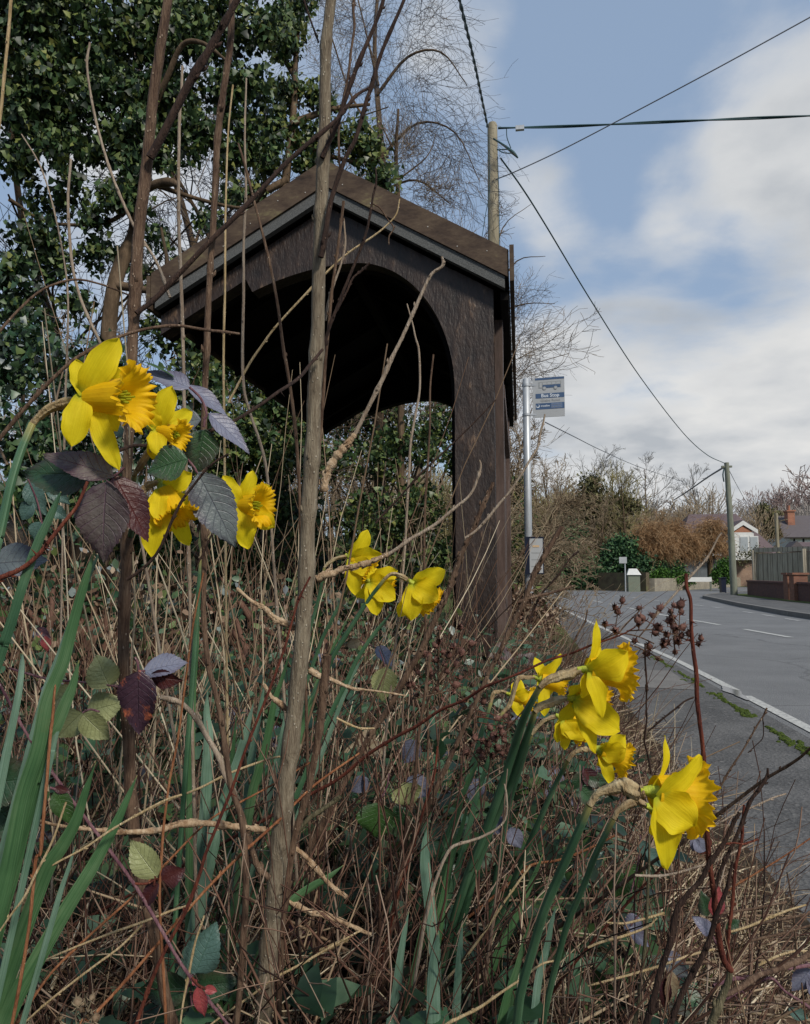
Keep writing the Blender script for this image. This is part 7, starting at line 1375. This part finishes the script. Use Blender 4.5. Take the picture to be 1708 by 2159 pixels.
MAT['capsule'] = m_noise('seed_capsule', [(.03, .012, .010), (.085, .035, .026), (.16, .08, .06), (.26, .16, .12)], 260, rough=.75, bstr=.7, bdist=.001)
def seedhead(label, crop, stems_, caps, depth, size, base):
    root = empty('seed_head', D(*c(crop, [base])[0], depth), label, 'seed head')
    tips = []
    for s_ in stems_:
        pp = c(crop, s_[0]); m = MB(); m.tube([D(x, y, depth) for x, y in pp], [s_[1] / 2 / FPX * depth] * len(pp), 7, smooth=4); m.build('stalk', MAT['stem_brown'], root)
        tips += [np.array(q) for q in np.array([((np.array(a) * (1 - f) + np.array(b) * f)) for a, b in zip(pp[:-1], pp[1:]) for f in (0, .25, .5, .75, 1)])]
    tips = np.array(tips)
    for k, q in enumerate(caps):
        x, y = c(crop, [q])[0]; dz = RNG.uniform(-.02, .02); p = D(x, y, depth + dz); i = np.argmin(np.hypot(tips[:, 0] - x, tips[:, 1] - y)); s0 = D(tips[i][0], tips[i][1], depth)
        m = MB(); m.tube([s0, (s0 + p) / 2 + UP * .001, p], .0005, 5); m.build('stalk', MAT['stem_red'], root)
        capsule(root, p, unit(unit(p - s0 + 1e-6) + UP * .4 + RNG.normal(0, .45, 3)), size * RNG.uniform(.8, 1.25) / FPX * depth)
seedhead('dry brown seed head in front of the road dashes with many open capsules', 2,
    [([(640, 1560), (700, 1490), (760, 1430), (780, 1400)], 3), ([(540, 1590), (650, 1545), (760, 1560), (850, 1600)], 3), ([(700, 1600), (760, 1620), (850, 1665), (900, 1690)], 3), ([(700, 1530), (790, 1525), (860, 1525), (960, 1550), (1060, 1590), (1110, 1590)], 3),
     ([(870, 1415), (850, 1450), (820, 1500), (770, 1560)], 3), ([(940, 1415), (960, 1470), (985, 1520), (960, 1570), (965, 1640)], 3), ([(650, 1440), (640, 1500), (650, 1545)], 2), ([(985, 1400), (990, 1460), (985, 1520)], 2), ([(920, 1600), (940, 1540), (955, 1480)], 2)],
    [(655, 1440), (675, 1380), (640, 1410), (780, 1405), (585, 1500), (640, 1525), (870, 1415), (855, 1450), (940, 1415), (985, 1405), (960, 1400), (800, 1475), (850, 1500), (945, 1490), (990, 1520), (770, 1490), (880, 1530), (900, 1580), (925, 1600), (745, 1585), (830, 1630), (965, 1580), (995, 1570), (1040, 1560), (1110, 1585), (1090, 1600), (970, 1640), (875, 1685), (810, 1665), (920, 1560), (965, 1460), (1000, 1440), (905, 1610), (760, 1500), (955, 1510), (930, 1480), (970, 1555), (985, 1600), (840, 1540)], .78, 17, (700, 1600))
seedhead('upright dead seed head with dark capsules in front of the shelter post foot', 3,
    [([(1000, 1700), (1020, 1450), (1010, 1200), (1015, 1000), (1020, 930)], 4), ([(1010, 1230), (1050, 1120), (1120, 1020), (1145, 920)], 3), ([(1020, 1300), (1090, 1180), (1160, 1080), (1185, 1000)], 3), ([(1010, 1200), (975, 1110), (955, 1050)], 3), ([(1015, 1300), (1060, 1250), (1110, 1180)], 3)],
    [(1020, 925), (1015, 1000), (960, 1060), (1140, 920), (1180, 1005), (1100, 1030), (1070, 1090), (1110, 1140), (985, 1110), (1045, 1140), (1000, 1030), (1060, 1180), (1150, 1080), (975, 1190), (1130, 1210), (1090, 1250), (1030, 1060), (940, 1080)], 1.0, 17, (1000, 1700))
seedhead('dense dark seed head left of the right daffodil stems', 9,
    [([(1000, 400), (1020, 250), (1040, 120), (1000, 30)], 4), ([(1040, 120), (1100, 80), (1160, 60)], 3), ([(1030, 180), (1080, 130), (1140, 110)], 3), ([(1020, 200), (960, 120), (930, 60)], 3)],
    [(940, 60), (970, 90), (1000, 40), (1030, 60), (1060, 30), (1090, 70), (1120, 40), (1150, 80), (1010, 100), (1050, 110), (1100, 105), (1130, 100), (960, 30), (980, 120), (1070, 85), (1040, 20), (1110, 10), (925, 90)], .95, 17, (1000, 400))
seedhead('low flattened seed head in front of the red cane at the thicket centre', 3,
    [([(820, 1420), (860, 1330), (900, 1260), (960, 1220)], 3), ([(860, 1330), (1000, 1300), (1100, 1270)], 3), ([(1210, 1530), (1240, 1400), (1260, 1270)], 3)],
    [(840, 1260), (870, 1250), (900, 1190), (940, 1240), (1030, 1320), (1000, 1280), (1230, 1330), (1250, 1290), (1220, 1390), (1270, 1360), (1260, 1420), (1100, 1290), (880, 1310), (960, 1180), (1300, 1480), (1340, 1450), (1390, 1440), (1420, 1470), (1360, 1490)], .98, 15, (820, 1420))
seedhead('pale woolly seed head at the bottom left edge', 10, [([(420, 1420), (400, 1340), (410, 1290)], 3), ([(420, 1400), (460, 1310), (480, 1260)], 3), ([(420, 1400), (340, 1370), (320, 1350)], 3)], [(410, 1280), (450, 1270), (480, 1250), (320, 1345), (470, 1320), (500, 1360), (430, 1300)], .55, 22, (420, 1420))
for o in [o for o in bpy.data.objects if o.parent and o.parent.get('label', '').startswith('pale woolly')]:
    o.data.materials[0] = MAT['br_tan']
# ---- the mass: dead grass, thin dead stems, leaf litter, ivy cover (nobody could count these)
def ground_pts(n, x0, x1, y0, y1, maxx=.82, rg=RNG, power=1.0):
    X = rg.uniform(x0, x1, n); Y = y0 + (y1 - y0) * rg.uniform(0, 1, n) ** power
    k = X < maxx - .05 * np.sin(Y * 5) - rg.uniform(0, .18, n); return X[k], Y[k]
def vis(X, Y, pad=120):
    P_ = np.stack([X, Y, gz(X, Y) + .1], 1) - CAM; d = -(P_ @ BK); px = CX + FPX * (P_ @ RT) / np.maximum(d, .05); return (d > .25) & (px > -pad) & (px < 1708 + pad)
def blades(name, label, n, hmin, hmax, rmin, rmax, mat, x0, x1, y0, y1, lean, cat, K=6, wig=.12, trop=(0, 0, -.3), sides=3, power=1.6, up=1.0, cap=None, z0=-.02, rb=(0, 1)):
    X, Y = ground_pts(n, x0, x1, y0, y1, power=power); v = vis(X, Y); X, Y = X[v], Y[v]; n = len(X)
    z = gz(X, Y) + z0 + (RNG.uniform(0, .08, n) if up < .5 else 0); h = RNG.uniform(hmin, hmax, n) * RNG.uniform(.5, 1, n)
    if cap is not None: h = np.minimum(h, np.maximum(.08, cap(X, Y)))
    dr = np.stack([RNG.normal(lean[0], .45, n), RNG.normal(lean[1], .45, n), np.full(n, up)], 1) if up >= .5 else np.stack([RNG.normal(0, 1, n), RNG.normal(0, 1, n), np.abs(RNG.normal(.25, .3, n))], 1)
    r = RNG.uniform(rmin, rmax, n)
    P_, Q_ = curve_set(np.stack([X, Y, z], 1), dr, h, r, r * .35, K, wig, trop)
    P_[..., 2] = np.maximum(P_[..., 2], gz(P_[..., 0], P_[..., 1]) + .003)
    V, F, uv = tubes(P_, Q_, sides); rn = np.repeat(rb[0] + (rb[1] - rb[0]) * RNG.uniform(0, 1, n) ** 1.55, K * sides)
    return tag(MB().add(V, F, uv, rnd=rn).build(name, MAT[mat]), label, cat, kind='stuff'), P_
blades('upright_dead_stems', 'red brown upright dead stems standing among the straw', 900, .25, .75, .0012, .003, 'twigs', -2.2, .5, .9, 4, (.1, 0), 'stems', trop=(0, 0, .2), wig=.05, sides=5, K=8, cap=lambda X, Y: .25 + .2 * Y * (X < .2) - .12 * (X > .2), rb=(.25, .8))
blades('thick_dead_stalks', 'thicker bleached stalks broken and criss-crossed over the verge', 1300, .14, .5, .0016, .0036, 'dead_grass', -2.4, .8, .85, 5, (0, 0), 'stalks', up=0, trop=(0, 0, 0), wig=.035, sides=5, K=7, rb=(.45, 1))
cap = lambda X, Y: .30 + .16 * Y * (X < .3) - .10 * (X > .25)
blades('dead_grass', 'matted dead straw coloured grass over the whole verge', 15000, .10, .40, .0006, .0017, 'dead_grass', -3.2, .95, .8, 7.5, (.15, -.1), 'grass', trop=(.1, -.1, -.9), cap=cap)
blades('dead_grass', 'fallen straws lying flat between the stems', 10000, .12, .45, .0006, .0020, 'dead_grass', -2.2, 1.0, .7, 5, (0, 0), 'grass', up=0, trop=(0, 0, -.2), wig=.07)
_, TW = blades('dead_stems', 'tangle of thin dead brown stems filling the verge', 5200, .22, .62, .0008, .0024, 'twigs', -2.6, .72, .75, 6.5, (.12, 0), 'stems', trop=(.05, 0, .1), wig=.11, sides=4, K=8, cap=lambda X, Y: .26 + .20 * Y * (X < .25) - .14 * (X > .25))
# side shoots of these stems
b_ = branch(TW, np.full(TW.shape[:2], .001), 4, .3, .98, .6, .38, .5, 4, .14, (0, 0, .1)); b_ = (b_[0], np.full_like(b_[1], .00065)); V, F, uv = tubes(*b_, 3)
tag(MB().add(V, F, uv, rnd=np.repeat(RNG.uniform(0, .9, len(b_[0])), 12)).build('dead_side_shoots', MAT['twigs']), 'fine side shoots of the dead stems', 'stems', kind='stuff')
blades('tall_dead_stems', 'tall pale dead stems rising thinly before the dark ivy', 720, .6, 1.35, .0010, .0028, 'dead_grass', -2.3, -.28, 1.1, 4.2, (.05, 0), 'stems', trop=(0, 0, .2), wig=.045, sides=5, K=10, rb=(.2, 1))
blades('tall_dead_stems', 'dry straws standing in front of the ivy bank under the roof', 420, .5, 1.4, .0014, .003, 'dead_grass', -3.4, .35, 3.6, 7.5, (.1, 0), 'stems', trop=(.2, 0, -.3), wig=.08, sides=4, K=9, rb=(.1, .85))
def floor_leaves(name, label, n, size, mat, z0, z1, x0, x1, y0, y1, template, lo=0, hi=1, power=1.5):
    X, Y = ground_pts(n, x0, x1, y0, y1, power=power); v = vis(X, Y); X, Y = X[v], Y[v]; n = len(X)
    pos = np.stack([X, Y, gz(X, Y) + RNG.uniform(z0, z1, n)], 1); d = RNG.normal(size=(n, 3)) * [1, 1, .45]; Yd = unit(d); Z = unit(np.stack([RNG.normal(0, .45, n), RNG.normal(-.3, .4, n), np.ones(n)], 1)); Xd = unit(np.cross(Yd, Z)); fr = np.stack([Xd, Yd, np.cross(Xd, Yd)], -1)
    tv, tf, tu = (LEAF_V, LEAF_F, LEAF_UV) if template == 'leaf' else (OV_V, OV_F, OV_UV); m = MB()
    scatter(m, tv, tf, tu, pos, fr, size * RNG.uniform(.5, 1.3, n), RNG.uniform(lo, hi, n)); return tag(m.build(name, MAT[mat]), label, 'leaves', kind='stuff')
floor_leaves('ivy_cover', 'dark ivy leaves carpeting the ground under the stems', 10000, .045, 'ground_leaf', .0, .14, -3.2, .25, .7, 8, 'leaf', 0, .8)
floor_leaves('small_leaves', 'scattered small bramble leaves among the dead stems', 9000, .040, 'ground_leaf', .02, .34, -2.8, .22, 1.2, 6.5, 'oval', 0, .72)
floor_leaves('ivy_patch', 'larger dark glossy ivy leaves low at the left of the verge', 4200, .048, 'ivy', .0, .20, -1.8, .15, 1.05, 2.9, 'leaf', .1, .8, power=1)
floor_leaves('leaf_litter', 'brown fallen leaves lying on the verge', 7000, .035, 'litter', .0, .05, -3.2, .9, .5, 8, 'oval')
blades('grass_tufts', 'thin green grass along the edge of the verge', 1500, .05, .16, .0007, .0013, 'grass', .2, .95, 1.2, 12, (0, 0), 'grass', trop=(0, 0, -.6))
